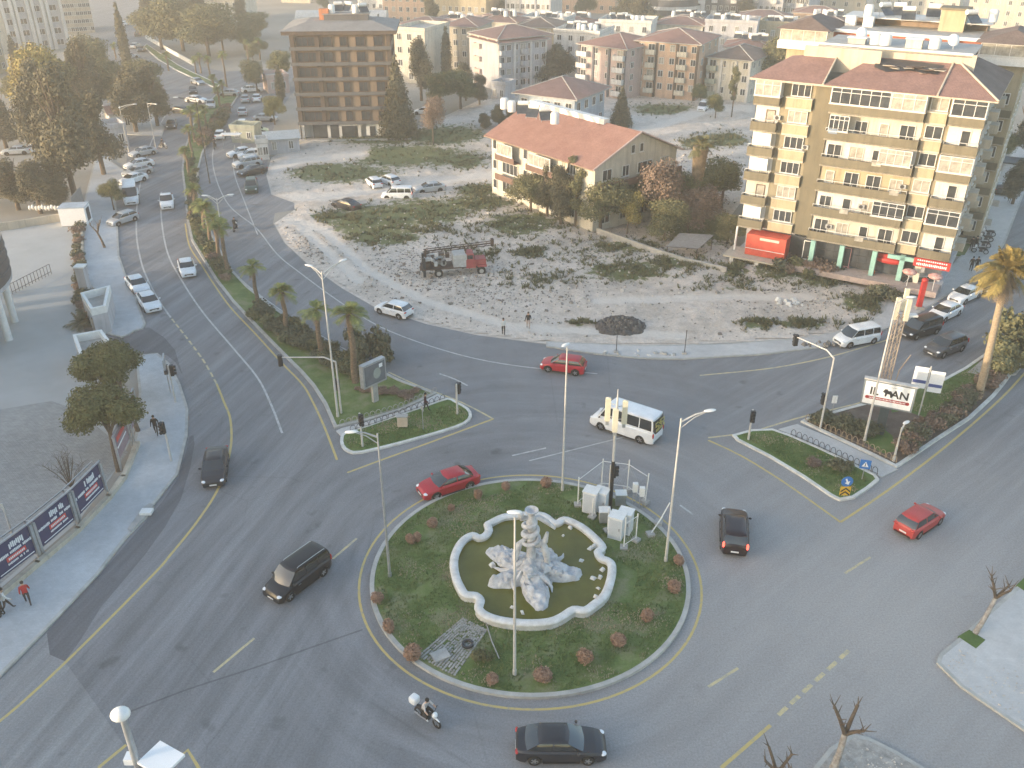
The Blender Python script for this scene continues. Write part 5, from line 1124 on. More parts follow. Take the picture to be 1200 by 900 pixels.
tp = MB(); tp.prism([g(*p) for p in [(1190, 688), (1203, 676), (1222, 688), (1208, 700)]], 0, .155, M_GRASSG); o = tp.obj('grass_square'); tag(o, 'square of grass in the pavement at the right picture edge', 'grass')
tree('broad', 134, 247, 4.3, 'small round tree on the upper left pavement beside the silver hatchback', .9, None, 1, z=.1)
# hedge strip along the yard fence, agave
hg = [g(92, 240), g(93, 300), g(97, 350), (g(104, 385))]
for i in range(34):
    t = i / 34 * 3; a = int(t); p = hg[a].lerp(hg[a + 1], t - a); o = link('hedge_shrub', BUSH[(rnd.choice(['shrub', 'dry']), rnd.randint(0, 1))], None, (p.x, p.y, 0), rnd.random() * 6, rnd.uniform(.9, 1.5)); tag(o, 'dark shrub in the thin hedge between yard and upper pavement', 'shrub', 'hedge between the yard and the upper left pavement')
ag = MB()
for i in range(30): frond(ag, L_SHRUB, 2.0 * rnd.uniform(.7, 1.1), .3, R(rnd.choice([15, 30, 50, 65])), 2.4 * i, nl=12, wl=.2, base=(0, 0, .3))
o = ag.obj('yucca_plant'); q = g(97, 382); o.location = (q.x, q.y, 0); tag(o, 'low spiky palm-like plant between the two walled roofs', 'plant')
bd = MB()
# ------------------------------------------------------------------ buildings
def wallmat(name, c, var=.12):
    m = mat('wall_' + name, c, .9, var=var, scale=.5, detail=7); n, l, b = nodes_of(m); src = b.inputs['Base Color'].links[0].from_socket
    tc = n.new('ShaderNodeTexCoord'); mp = n.new('ShaderNodeMapping'); mp.inputs['Scale'].default_value = (1.6, 1.6, .16); l.new(tc.outputs['Object'], mp.inputs[0])
    c2 = mixc(n, l, .8, src, ramp(n, l, noise_node(n, l, mp.outputs[0], 1, 6, .7), [(.32, .66), (.5, .98), (.7, 1.08)]), 'MULTIPLY'); l.new(c2, b.inputs['Base Color']); return m
def tile_mat(name, c1, c2):
    m = bpy.data.materials.new(name); m.use_nodes = True; n, l, b = nodes_of(m)
    tc = n.new('ShaderNodeTexCoord'); pos = tc.outputs['Object']
    wv = n.new('ShaderNodeTexWave'); wv.bands_direction = 'X'; wv.inputs['Scale'].default_value = 2.2; wv.inputs['Distortion'].default_value = .4; l.new(pos, wv.inputs['Vector'])
    c = ramp(n, l, noise_node(n, l, pos, .5, 6, .7), [(.3, c1), (.7, c2)])
    c = mixc(n, l, .35, c, ramp(n, l, wv.outputs[0], [(0, .6), (1, 1.15)]), 'MULTIPLY')
    c = mixc(n, l, .4, c, ramp(n, l, noise_node(n, l, pos, 4, 4, .7), [(.3, .6), (.7, 1.3)]), 'MULTIPLY')
    l.new(c, b.inputs['Base Color']); b.inputs['Roughness'].default_value = .9; return m
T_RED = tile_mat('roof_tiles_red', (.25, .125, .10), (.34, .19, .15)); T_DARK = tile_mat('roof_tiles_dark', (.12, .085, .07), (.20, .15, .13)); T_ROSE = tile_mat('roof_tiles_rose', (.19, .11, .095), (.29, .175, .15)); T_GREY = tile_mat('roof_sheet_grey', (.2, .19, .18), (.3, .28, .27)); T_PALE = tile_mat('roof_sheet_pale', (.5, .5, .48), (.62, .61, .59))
M_FRAME = mat('white_window_frame', (.66, .65, .62), .5, var=.05)
M_FRAMED = mat('brown_window_frame', (.10, .06, .045), .6, var=.05)
WC = {}
def win_mesh(w, h, mull=1, fm=None, gm=None, rail=0):
    fm = fm or M_FRAME; gm = gm or M_PANE; k = (round(w, 2), round(h, 2), mull, fm.name, gm.name, rail)
    if k in WC: return WC[k]
    f = MB(); t = .07
    for z in (t / 2, h - t / 2): f.box((0, -.03, z), (w, .10, t), fm)
    for x in (-w / 2 + t / 2, w / 2 - t / 2): f.box((x, -.03, h / 2), (t, .10, h - 2 * t), fm)
    for i in range(mull): f.box((-w / 2 + w * (i + 1) / (mull + 1), -.03, h / 2), (t * .8, .09, h - 2 * t), fm)
    if rail: f.box((0, -.03, h * .72), (w - 2 * t, .085, t * .7), fm)
    f.box((0, -.06, -.05), (w + .16, .2, .06), fm)
    p = MB(); p.box((0, .0, h / 2), (w - .04, .05, h - .04), gm)
    WC[k] = (f.mesh('window'), p.mesh('pane')); return WC[k]
def window(par, x, y, z, w, h, rz=0, mull=1, fm=None, gm=None, rail=0, nm='window'):
    a, b = win_mesh(w, h, mull, fm, gm, rail); o = part(nm, a, par, loc=(x, y, z), rz=rz); part('pane', b, o); return o
def simple_window(par, x, y, z, w, h, rz=0, fm=None, gm=None):
    k = ('s', round(w, 2), round(h, 2), (fm or M_FRAME).name, (gm or M_PANE).name)
    if k not in WC:
        f = MB(); t = .08
        for zz in (t / 2, h - t / 2): f.box((0, -.03, zz), (w, .1, t), fm or M_FRAME)
        for xx in (-w / 2 + t / 2, w / 2 - t / 2, 0): f.box((xx, -.03, h / 2), (t, .1, h - 2 * t), fm or M_FRAME)
        f.box((0, .0, h / 2), (w - .04, .05, h - .04), gm or M_PANE); WC[k] = f.mesh('window')
    return part('window', WC[k], par, loc=(x, y, z), rz=rz)
def hip_roof(W, D, h, rise, ov, m, ridge=None):
    mb = MB(); a = min(W, D) / 2 + ov; x0, x1, y0, y1 = -ov, W + ov, -ov, D + ov
    if W >= D: r0, r1 = (x0 + a, D / 2, h + rise), (x1 - a, D / 2, h + rise)
    else: r0, r1 = (W / 2, y0 + a, h + rise), (W / 2, y1 - a, h + rise)
    z = h + .02; v = [(x0, y0, z), (x1, y0, z), (x1, y1, z), (x0, y1, z), r0, r1]
    fs = [(0, 1, 5, 4), (2, 3, 4, 5), (1, 2, 5), (3, 0, 4)] if W >= D else [(1, 2, 5, 4), (3, 0, 4, 5), (0, 1, 4), (2, 3, 5)]
    mb.add(v, fs, m); mb.add([(x, y, z - .18) for x, y, _ in v[:4]] + v[:4], [(0, 3, 2, 1), (0, 1, 5, 4), (1, 2, 6, 5), (2, 3, 7, 6), (3, 0, 4, 7)], M_CONC)
    ri = MB()
    ri.tube([r0, r1], .09, m, 5)
    for c, r_ in (((x0, y0, z), r0), ((x1, y0, z), r1 if W >= D else r0), ((x1, y1, z), r1), ((x0, y1, z), r0 if W >= D else r1)): mb.tube([c, r_], .1, M_CONC, 5)
    mb.tube([r0, r1], .1, M_CONC, 5); return mb
def bld(A, B, D, h, floors, wm, label, roof='hip', rm=None, nF=4, nL=0, nR=0, balc=(), rise=1.8, ov=.5, cat='building', name='apartment_building', group=None, ww=1.1, detail=0, gfl=0, z=0, fm=None, gm=None, bands=None, strips=None, bm=None):
    a, b = (A, B) if isinstance(A, Vector) else (g(*A), g(*B)); d = b - a; W = d.length; t = thing(name, (a.x, a.y, z), math.atan2(d.y, d.x), label, cat, group)
    wl = MB(); wl.box((W / 2, D / 2, h / 2), (W, D, h), wm); part('wall', wl.mesh('wall'), t)
    fh = (h - gfl) / floors; wh = min(1.45, fh * .52)
    wf = window if detail else simple_window
    def cols(n, L): return [L * (i + .5) / n for i in range(n)]
    for f in range(floors):
        zz = gfl + f * fh + fh * .30
        for i, x in enumerate(cols(nF, W)):
            g_ = gm or (M_PANEC if (i * 7 + f * 3) % 5 == 0 else M_PANE); wf(t, x, -.03, zz, ww * (1.3 if i in balc else 1), wh, 0, fm=fm, gm=g_)
        for i, y in enumerate(cols(nL, D)) if nL else []: wf(t, -.03, y, zz, ww, wh, -math.pi / 2, fm=fm, gm=gm)
        for i, y in enumerate(cols(nR, D)) if nR else []: wf(t, W + .03, y, zz, ww, wh, math.pi / 2, fm=fm, gm=gm)
        for i in balc:
            x = cols(nF, W)[i]; bw = W / nF * .86; m = MB(); m.box((0, -.55, .06), (bw, 1.1, .12), bm or wm); m.box((0, -1.06, .55), (bw, .08, .9), bm or wm)
            for s in (-1, 1): m.box((s * (bw / 2 - .04), -.53, .55), (.08, 1.0, .9), bm or wm)
            k = ('b', round(bw, 2), (bm or wm).name)
            if k not in WC: WC[k] = m.mesh('balcony')
            part('balcony', WC[k], t, loc=(x, -.01, gfl + f * fh + .02))
    if bands:
        for f in range(1, floors + 1):
            m = MB(); m.box((W / 2, D / 2, gfl + f * fh), (W + .24, D + .24, .28), bands); part('floor_band', m.mesh('floor_band'), t)
    if strips:
        for x in (0.0, .33, .66, 1.0):
            m = MB(); m.box((min(max(W * x, .3), W - .3), -.12, h / 2), (.5, .22, h - .1), strips); part('pilaster', m.mesh('pilaster'), t)
    if roof == 'hip': part('roof', hip_roof(W, D, h, rise, ov, rm or T_RED).mesh('roof'), t)
    elif roof == 'flat':
        m = MB(); m.box((W / 2, D / 2, h + .05), (W + .1, D + .1, .1), M_CONC)
        for q in ((W / 2, -.0, W + .3, .2), (W / 2, D, W + .3, .2)): m.box((q[0], q[1], h + .45), (q[2], .2, .7), wm)
        for q in (0, W): m.box((q, D / 2, h + .45), (.2, D - .22, .7), wm)
        part('roof', m.mesh('roof'), t)
    elif roof == 'gable':
        m = MB(); o_ = ov; v = [(-o_, -o_, h - .1), (W + o_, -o_, h - .1), (W + o_, D / 2, h + rise), (-o_, D / 2, h + rise), (W + o_, D + o_, h - .1), (-o_, D + o_, h - .1)]
        m.add(v, [(0, 1, 2, 3), (3, 2, 4, 5)], rm or T_RED); m.add([(x, y, zz - .15) for x, y, zz in v], [(3, 2, 1, 0), (5, 4, 2, 3)], M_CONC)
        m.add([(-o_, -o_, h - .1), (W + o_, -o_, h - .1), (W + o_, -o_, h - .25), (-o_, -o_, h - .25)], [(3, 2, 1, 0)], M_CONC); part('roof', m.mesh('roof'), t)
        for x in (.05, W - .05): gw = MB(); gw.add([(x, 0, h), (x, D, h), (x, D / 2, h + rise - .12)], [(0, 1, 2) if x > 1 else (2, 1, 0)], wm); part('gable_wall', gw.mesh('gable_wall'), t)
    return t, W
def on_ground_local(t, x, y, z=0):
    return t.matrix_basis @ Vector((x, y, z))
WM = {k: wallmat(k, v) for k, v in dict(tan=(.27, .235, .165), cream=(.55, .51, .43), yellow=(.40, .335, .225), brown=(.25, .185, .135), dbrown=(.10, .075, .06), white=(.60, .58, .55), grey=(.42, .42, .44), pink=(.52, .40, .36), peach=(.55, .38, .27), green=(.34, .36, .30), olive=(.165, .145, .10), brick=(.36, .13, .08), orange=(.50, .20, .10), blue=(.40, .46, .52), dgrey=(.12, .12, .13), sand=(.47, .42, .34)).items()}
# water heaters on roofs
def heater_mesh():
    m = MB(); m.tube([(-.7, .3, 1.35), (.7, .3, 1.35)], .30, M_WHITE, 10); m.add([(-.8, -.9, .25), (.8, -.9, .25), (.8, .2, 1.1), (-.8, .2, 1.1)], [(0, 1, 2, 3)], M_PANE); m.add([(-.8, -.9, .2), (.8, -.9, .2), (.8, .2, 1.05), (-.8, .2, 1.05)], [(3, 2, 1, 0)], M_GALV)
    for x in (-.7, .7): m.tube([(x, .3, 0), (x, .3, 1.2)], .03, M_GALV, 5); m.tube([(x, -.85, 0), (x, -.85, .3)], .03, M_GALV, 5)
    return m.mesh('water_heater')
HEAT = heater_mesh()
TANKM = MB().lathe((0, 0, 0), [(0, 0), (.55, 0), (.55, 1.2), (.4, 1.4), (0, 1.42)], M_WHITE, 14).mesh('water_tank')
def heaters(t, W, D, h, n, desc, seed=0, x0=.15, x1=.85):
    rr = random.Random(seed + int(W * 10))
    for i in range(n):
        p = on_ground_local(t, W * (x0 + (x1 - x0) * (i + .5) / n) + rr.uniform(-.3, .3), D * rr.uniform(.3, .7), h); tk = rr.random() < .4
        o = link('water_tank' if tk else 'solar_water_heater', TANKM if tk else HEAT, None, p, rr.uniform(-.5, .5))
        tag(o, ('white water tank ' if tk else 'white solar water heater ') + desc, 'water tank' if tk else 'water heater', ('tanks ' if tk else 'heaters ') + desc)
# ---- main apartment block (right)
PZ = 1.1
def apartment():
    a, b = g(866, 290, PZ), g(1104, 334, PZ); d = b - a; W = d.length; D = 15.5; H = 19.4; G0 = 2.9; FH = (H - G0) / 6
    t = thing('apartment_block', (a.x, a.y, PZ), math.atan2(d.y, d.x), 'tall ochre apartment block with long balconies, broken tiled roof and shops below, at the right', 'apartment block')
    P = lambda nm, m, **k: part(nm, m.mesh(nm), t, **k)
    k = W / 22.7
    m = MB(); m.box((W / 2, D / 2 + .0, (H + G0) / 2), (W, D, H - G0), WM['tan']); m.box((W / 2, D / 2 + .4, G0 / 2), (W - .8, D - .8, G0), WM['grey']); P('wall', m)
    # blank pier and window bays
    m = MB(); m.box((7.0 * k, -.12, (H + G0) / 2), (1.8 * k, .25, H - G0 - .02), WM['olive']); P('pier', m)
    cols = [('bay', 3.1, 6.0), ('bay', 17.4, 19.4)]
    for _, x0, x1 in cols:
        for f in range(6):
            z = G0 + f * FH; m = MB(); m.box(((x0 + x1) / 2 * k, -.30, z + .5), ((x1 - x0) * k - .1, .6, .98), WM['yellow']); m.box(((x0 + x1) / 2 * k, -.35, z + 1.04), ((x1 - x0) * k, .7, .09), WM['cream']); P('bay_spandrel', m); m = MB(); m.box(((x0 + x1) / 2 * k, -.22, z + FH - .12), ((x1 - x0) * k - .1, .44, .2), WM['cream']); P('bay_lintel', m)
            g_ = [M_PANE, M_PANEC, M_PANE, M_PANE, M_PANEC, M_PANE][(f + int(x0)) % 6]
            window(t, (x0 + x1) / 2 * k, -.10, z + 1.12, (x1 - x0) * k * (.72 if x0 < 10 else .85), 1.30, 0, 2 if x0 < 10 else 1, gm=g_)
    def balcony(x0, x1, f, pj=1.25, glazed=False, par=WM['olive']):
        z = G0 + f * FH; m = MB(); w_ = (x1 - x0) * k; c = (x0 + x1) / 2 * k
        m.box((c, -pj / 2, z + .08), (w_, pj, .16), WM['sand']); m.box((c, -pj + .06, z + .52), (w_, .12, .96), par)
        for s in (-1, 1): m.box((c + s * (w_ / 2 - .06), -pj / 2 + .05, z + .52), (.12, pj - .14, .96), par)
        P('balcony', m)
        if glazed:
            n = max(2, int(w_ / 1.15)); fr = window(t, c, -pj + .06, z + 1.02, w_ - .06, FH - 1.12, 0, n, rail=1, gm=M_PANEC if glazed == 2 else M_PANE, nm='glazed_balcony_window')
            for s in (-1, 1): window(t, c + s * (w_ / 2 - .05), -pj / 2, z + 1.02, pj - .2, FH - 1.12, s * math.pi / 2, 1, gm=M_PANEC)
        else:
            r_ = MB(); n = int(w_ / .9)
            r_.tube([(c - w_ / 2 + .05, -pj + .06, z + 1.28), (c + w_ / 2 - .05, -pj + .06, z + 1.28)], .03, M_FRAME, 5)
            for i in range(n + 1): r_.tube([(c - w_ / 2 + .05 + (w_ - .1) * i / n, -pj + .06, z + 1.0), (c - w_ / 2 + .05 + (w_ - .1) * i / n, -pj + .06, z + 1.28)], .02, M_FRAME, 4)
            P('balcony_railing', r_)
    rr = random.Random(5)
    for f in range(6):
        z = G0 + f * FH
        # corner balconies
        balcony(-.25, 2.6, f, 1.1, glazed=(2 if f == 5 else False)); balcony(19.6, 22.85, f, 1.2, glazed={5: 1, 3: 2, 1: 1}.get(f, False))
        # pale inner walls behind balconies
        m = MB(); m.box((1.2 * k, -.03, z + FH / 2 + .1), (2.6 * k, .06, FH - .25), WM['cream'] if f % 2 else WM['white']); P('balcony_back_wall', m); m = MB(); m.box((21.2 * k, -.03, z + FH / 2 + .1), (3.0 * k, .06, FH - .25), WM['white']); P('balcony_back_wall', m)
        window(t, 1.6 * k, -.08, z + .2, 1.0, 2.0, 0, 0, fm=M_FRAMED if f in (1, 4) else M_FRAME, gm=M_PANEC, nm='balcony_door'); window(t, 21.4 * k, -.08, z + .4, .9, 1.9, 0, 0)
        # roller blinds on the low left balconies
        if f in (0, 1, 2, 3):
            m = MB(); m.box((1.2 * k, -.9, z + 1.95), (2.0, .05, 1.3), M_WHITE)
            if f != 1: part('blind', m.mesh('blind'), t)
        # long balcony
        if f == 5: balcony(7.9, 13.9, f, 1.25, glazed=1); balcony(13.9, 17.3, f, 1.25, glazed=2)
        else:
            balcony(7.9, 17.3, f, 1.25)
            m = MB(); m.box((12.6 * k, -.03, z + FH / 2 + .1), (9.3 * k, .06, FH - .25), [WM['cream'], WM['white'], WM['yellow'], WM['white'], WM['cream']][f]); P('balcony_back_wall', m)
            for i, x in enumerate((9.0, 11.3, 13.6, 15.9)):
                wd = [1.5, 1.3, .9, 1.5][(i + f) % 4]; window(t, x * k, -.08, z + .75 if wd < 1.4 else z + .35, wd, 1.35 if wd < 1.4 else 1.85, 0, 1 if wd > 1 else 0, gm=[M_PANE, M_PANEC, M_PANE][(i + 2 * f) % 3])
            if f in (4, 3, 1): 
                x0_ = {4: 8.6, 3: 14.8, 1: 15.2}[f]; wdt = 2.0 if f == 4 else 3.2
                window(t, (x0_ + .6) * k, -1.19, z + 1.02, wdt, FH - 1.15, 0, 3, rail=1, gm=M_PANEC if f == 3 else M_PANE, nm='glazed_balcony_window')
            for i in range(1):
                x = rr.uniform(8.5, 16.5); m = MB(); m.box((x * k, -1.28, z + .98), (.9, .1, .5), rr.choice([cloth('ochre', (.4, .33, .22)), cloth('blueg', (.2, .25, .32)), M_PANEC])); part('laundry', m.mesh('laundry'), t)
    for i, (x, f) in enumerate(((12.9, 1), (16.6, 2), (5.9, 3), (2.4, 4), (9.9, 0))):
        m = MB(); m.box((x * k, -.25, G0 + f * FH + 1.5), (.7, .30, .45), M_GALV); m.lathe((x * k, -.43, G0 + f * FH + 1.5), [(.2, 0), (.2, .02), (0, .02)], M_DARK, 10, 'y'); P('air_conditioner', m)
    # right side wall: windows with dark shutters and recessed balconies
    for f in range(6):
        for i in range(6):
            window(t, W + .02, 1.6 + i * 2.45, G0 + f * FH + .95, 1.0, 1.25, math.pi / 2, 1, gm=M_PANE)
            if i in (1, 4):
                m = MB(); m.box((W + .5, 1.6 + i * 2.45, G0 + f * FH + .5), (.95, 2.0, .9), WM['sand']); P('side_balcony', m)
    for f in range(6):
        for i in range(4): window(t, -.02, 3 + i * 3, G0 + f * FH + .95, 1.0, 1.25, -math.pi / 2, 1)
    # roof: front slope, torn open; hip returns
    m = MB(); oz = H + .02; ov = .9; dp = 4.6; rz = H + 2.0
    segs = [(-ov, 6.9 * k, 3.4), (6.9 * k, 18.1 * k, 4.6), (18.1 * k, W + ov, 4.6)]
    m.add([(-ov, -ov - .3, oz), (6.9 * k, -ov - .3, oz), (6.9 * k, 3.4, rz), (3.2, 3.4, rz), (-ov, D, oz)], [(0, 1, 2, 3), (0, 3, 4)], T_ROSE)
    m.add([(6.9 * k, -ov - .4, oz - .05), (W + ov, -ov - .4, oz - .05), (W - 3.6, 4.6, rz + .2), (10.5 * k, 4.6, rz + .2)], [(0, 1, 2, 3)], T_ROSE)
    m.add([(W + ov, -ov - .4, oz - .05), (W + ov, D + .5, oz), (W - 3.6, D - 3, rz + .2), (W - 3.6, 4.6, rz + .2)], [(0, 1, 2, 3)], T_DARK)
    m.add([(-ov, -ov - .3, oz - .2), (W + ov, -ov - .4, oz - .2), (W + ov, D, oz - .2), (-ov, D, oz - .2)], [(0, 3, 2, 1)], M_CONC)
    m.add([(-ov, -ov - .3, oz - .2), (W + ov, -ov - .4, oz - .2), (W + ov, -ov - .4, oz - .05), (-ov, -ov - .3, oz)], [(0, 1, 2, 3)], WM['sand']); m.add([(W + ov, -ov - .4, oz - .2), (W + ov, D, oz - .2), (W + ov, D, oz - .02), (W + ov, -ov - .4, oz - .05)], [(0, 1, 2, 3)], WM['sand'])
    for p0, p1 in (((W + ov, -ov - .4, oz), (W - 3.6, 4.6, rz + .25)), ((18.1 * k, -ov - .4, oz), (18.3 * k, 4.6, rz + .25)), ((6.9 * k, -ov - .3, oz), (6.9 * k, 3.4, rz + .05)), ((W - 3.6, 4.6, rz + .25), (W - 3.6, D - 3, rz + .25))): m.tube([p0, p1], .10, WM['sand'], 6)
    P('roof', m)
    m = MB(); m.box((7.4 * k, 3.45, rz - .2), (8 * k, .3, 2.4), WM['sand']); m.box((14.6 * k, 4.75, rz + .1), (W - 11.2 * k, .3, 2.0), WM['sand']); m.box((12.2 * k, D / 2 + 1.5, rz + .9), (15.5 * k, D - 6.2, .15), M_CONC); m.box((12.2 * k, 4.7, rz + 1.15), (15.5 * k, .35, .18), M_WHITE); P('roof_parapet', m)
    rr2 = random.Random(8); m = MB()
    for i in range(70):
        x = 11.2 * k + rr2.random() ** .7 * 6.2; m.box((x, 2.4 + rr2.random() * 1.6, H + 1.35 + rr2.random() * .5), (rr2.uniform(.3, 1.3), rr2.uniform(.05, .5), .05), rr2.choice([M_DARK, M_CONC, T_DARK, M_RUST, WM['sand']]), rz=rr2.uniform(-1, 1))
    P('torn_roof_timber', m)
    m = MB(); m.prism([(11.0 * k, 2.6), (12.4 * k, 1.9), (14.4 * k, 2.5), (17.3 * k, 2.2), (17.6 * k, 4.0), (13 * k, 4.4), (10.8 * k, 4.2)], 0, 0, M_DARK, side=False)
    for i, v in enumerate(m.v): m.v[i] = (v[0], v[1], H + .03 + (v[1] + 1.3) * .37 + .06)
    P('roof_hole_shade', m)  # dark sheet over the tiles, paints the shade inside the hole
    # ground floor: shops
    m = MB(); m.box((12.5 * k, -.02, 1.45), (14 * k, .1, 2.5), M_PANE); P('shop_glazing', m)
    for i, x in enumerate((8.7, 11.9, 15.4, 18.3)):
        m = MB(); m.box((x * k, -.95, 1.4), (.5, .5, 2.8), mat('turquoise_paint', (.22, .40, .36), .6)); P('turquoise_column', m)
    m = MB(); m.box((18.9 * k, -1.1, 2.55), (4.2, .2, .45), MATS['turquoise_paint']); P('turquoise_beam', m)
    for x in (8.1, 12.2): window(t, x * k, -.12, .12, 1.2, 2.2, 0, 0, fm=M_WHITE if x < 10 else mat('pink_frame', (.6, .3, .28), .6), nm='shop_door')
    m = MB()
    for i in range(7): m.box(((10 + .9 * i) * k, -.09, 1.4), (.05, .05, 2.4), M_DARK)
    for z in (.8, 1.6): m.box((12.5 * k, -.10, z), (9 * k, .05, .05), M_DARK)
    P('shop_mullions', m)
    m = MB(); m.sphere((16.9 * k, -.3, 1.7), (1.4, .25, .35), M_REDP, 12, 6); m.box((16.9 * k, -.28, 2.2), (2.4, .12, .4), M_REDP); P('shop_decoration', m)
    m = MB(); m.box((21.3 * k, -1.35, 2.55), (3.6, .25, .9), M_REDP)
    for r_, (n_, h_) in enumerate(((14, .16), (17, .3))):
        for i in range(n_): m.box(((21.3 * k) - 1.5 + 3.0 * (i + .5) / n_, -1.49, 2.82 - r_ * .42), (3.0 / n_ * .62, .03, h_ * (.7 + .3 * ((i * 5) % 3) / 2)), M_SIGNW)
    P('shop_sign', m)
    m = MB(); m.box((20.0 * k, -.6, 1.2), (.6, .5, 2.4), WM['cream']); P('shop_pillar', m)
    for x in (19.4, 22.0):
        m = MB(); m.sphere((x * k, -2.2, 1.6), (.75, .7, .3), mat('parasol_red', (.42, .10, .09), .8, col2=(.6, .5, .45), scale=3), 12, 6); m.tube([(x * k, -2.2, 0), (x * k, -2.2, 1.7)], .03, M_WHITE, 5); o = m.obj('parasol'); o.matrix_basis = t.matrix_basis.copy(); tag(o, 'red and white parasol, %s one before the corner shop' % ('left' if x < 20 else 'right'), 'parasol')
    # raised plinth, red terrace on posts at the left
    m = MB(); m.box((14.5 * k, -1.3, -.3), (16 * k, 2.6, .6), mat('pink_plinth', (.40, .32, .29), .9, var=.2)); m.box((W / 2, D / 2, -.6), (W, D, 1.2), WM['grey']); P('plinth', m)
    m = MB(); m.box((2.6 * k, -1.6, -.02), (6.9 * k, 3.6, .18), WM['sand']); P('terrace_slab', m)
    m = MB(); m.box((3.6 * k, -1.0, 1.35), (4.6 * k, 2.0, 2.45), mat('red_screen', (.52, .075, .045), .5, var=.25, scale=.8)); P('red_terrace_screen', m)
    m = MB(); m.box((4.0 * k, -2.03, 2.2), (2.2, .06, .28), WM['cream']); m.tube([(1.3 * k, -2.1, .95), (5.9 * k, -2.1, .95)], .04, M_WHITE, 5); P('red_screen_sign', m)
    for x, y in ((.2, -3.1), (3.2, -3.1), (5.6, -3.1)):
        m = MB(); m.box((x * k, y, -.65), (.45, .45, 1.1), WM['white']); P('terrace_post', m)
    m = MB(); m.box((2.0 * k, -1.4, -.6), (1.6, 1.2, 1.0), WM['white']); P('basement_wall', m)
    for x in (-.2, ): m = MB(); m.tube([(x, -1.2, .1), (x, -1.0, G0)], .12, M_WHITE, 8); P('white_column', m)
    return t, W, D, H
APT, AW, AD, AH = apartment()
for i, x in enumerate((9.5, 10.6, 15.5)):
    o = link('water_tank' , TANKM, None, on_ground_local(APT, x, 8, AH + 3.0), 0); o.scale = (1.1, 1.1, .8); tag(o, 'pale water tank %s on the flat roof of the ochre block' % ['left', 'second from left', 'right'][i], 'water tank')
for i, (x, y) in enumerate(((8.0, 8.6), (17.3, 8.2))):
    m = MB(); m.lathe((0, 0, 0), [(0, 0), (.25, .03), (.5, .12), (.62, .22)], M_SIGNW, 16, 'y'); m.tube([(0, .1, 0), (0, .3, -.9)], .03, M_GALV, 5); o = m.obj('satellite_dish'); o.location = on_ground_local(APT, x, y, AH + 4.0); o.rotation_euler = (R(-20), 0, 0); tag(o, '%s white satellite dish on the ochre block roof' % ('left' if i == 0 else 'right'), 'satellite dish')
m = MB(); m.box((0, 0, .3), (1.8, 1.0, .6), M_CONC); m.box((0, 0, .65), (2.0, 1.2, .1), M_WHITE); o = m.obj('roof_hatch'); o.location = on_ground_local(APT, 7.8, 7.5, AH + 3.0); o.rotation_euler = APT.rotation_euler; tag(o, 'low box-shaped hatch on the flat roof beside the left dish', 'roof hatch')
m = MB(); m.box((0, 0, .45), (1.6, 1.2, .9), WM['cream']); m.box((0, 0, .95), (1.8, 1.4, .1), M_WHITE); o = m.obj('chimney_block'); o.location = on_ground_local(APT, 13.6, 7.5, AH + 3.0); o.rotation_euler = APT.rotation_euler; tag(o, 'square cream chimney block on the flat roof of the ochre block', 'chimney')
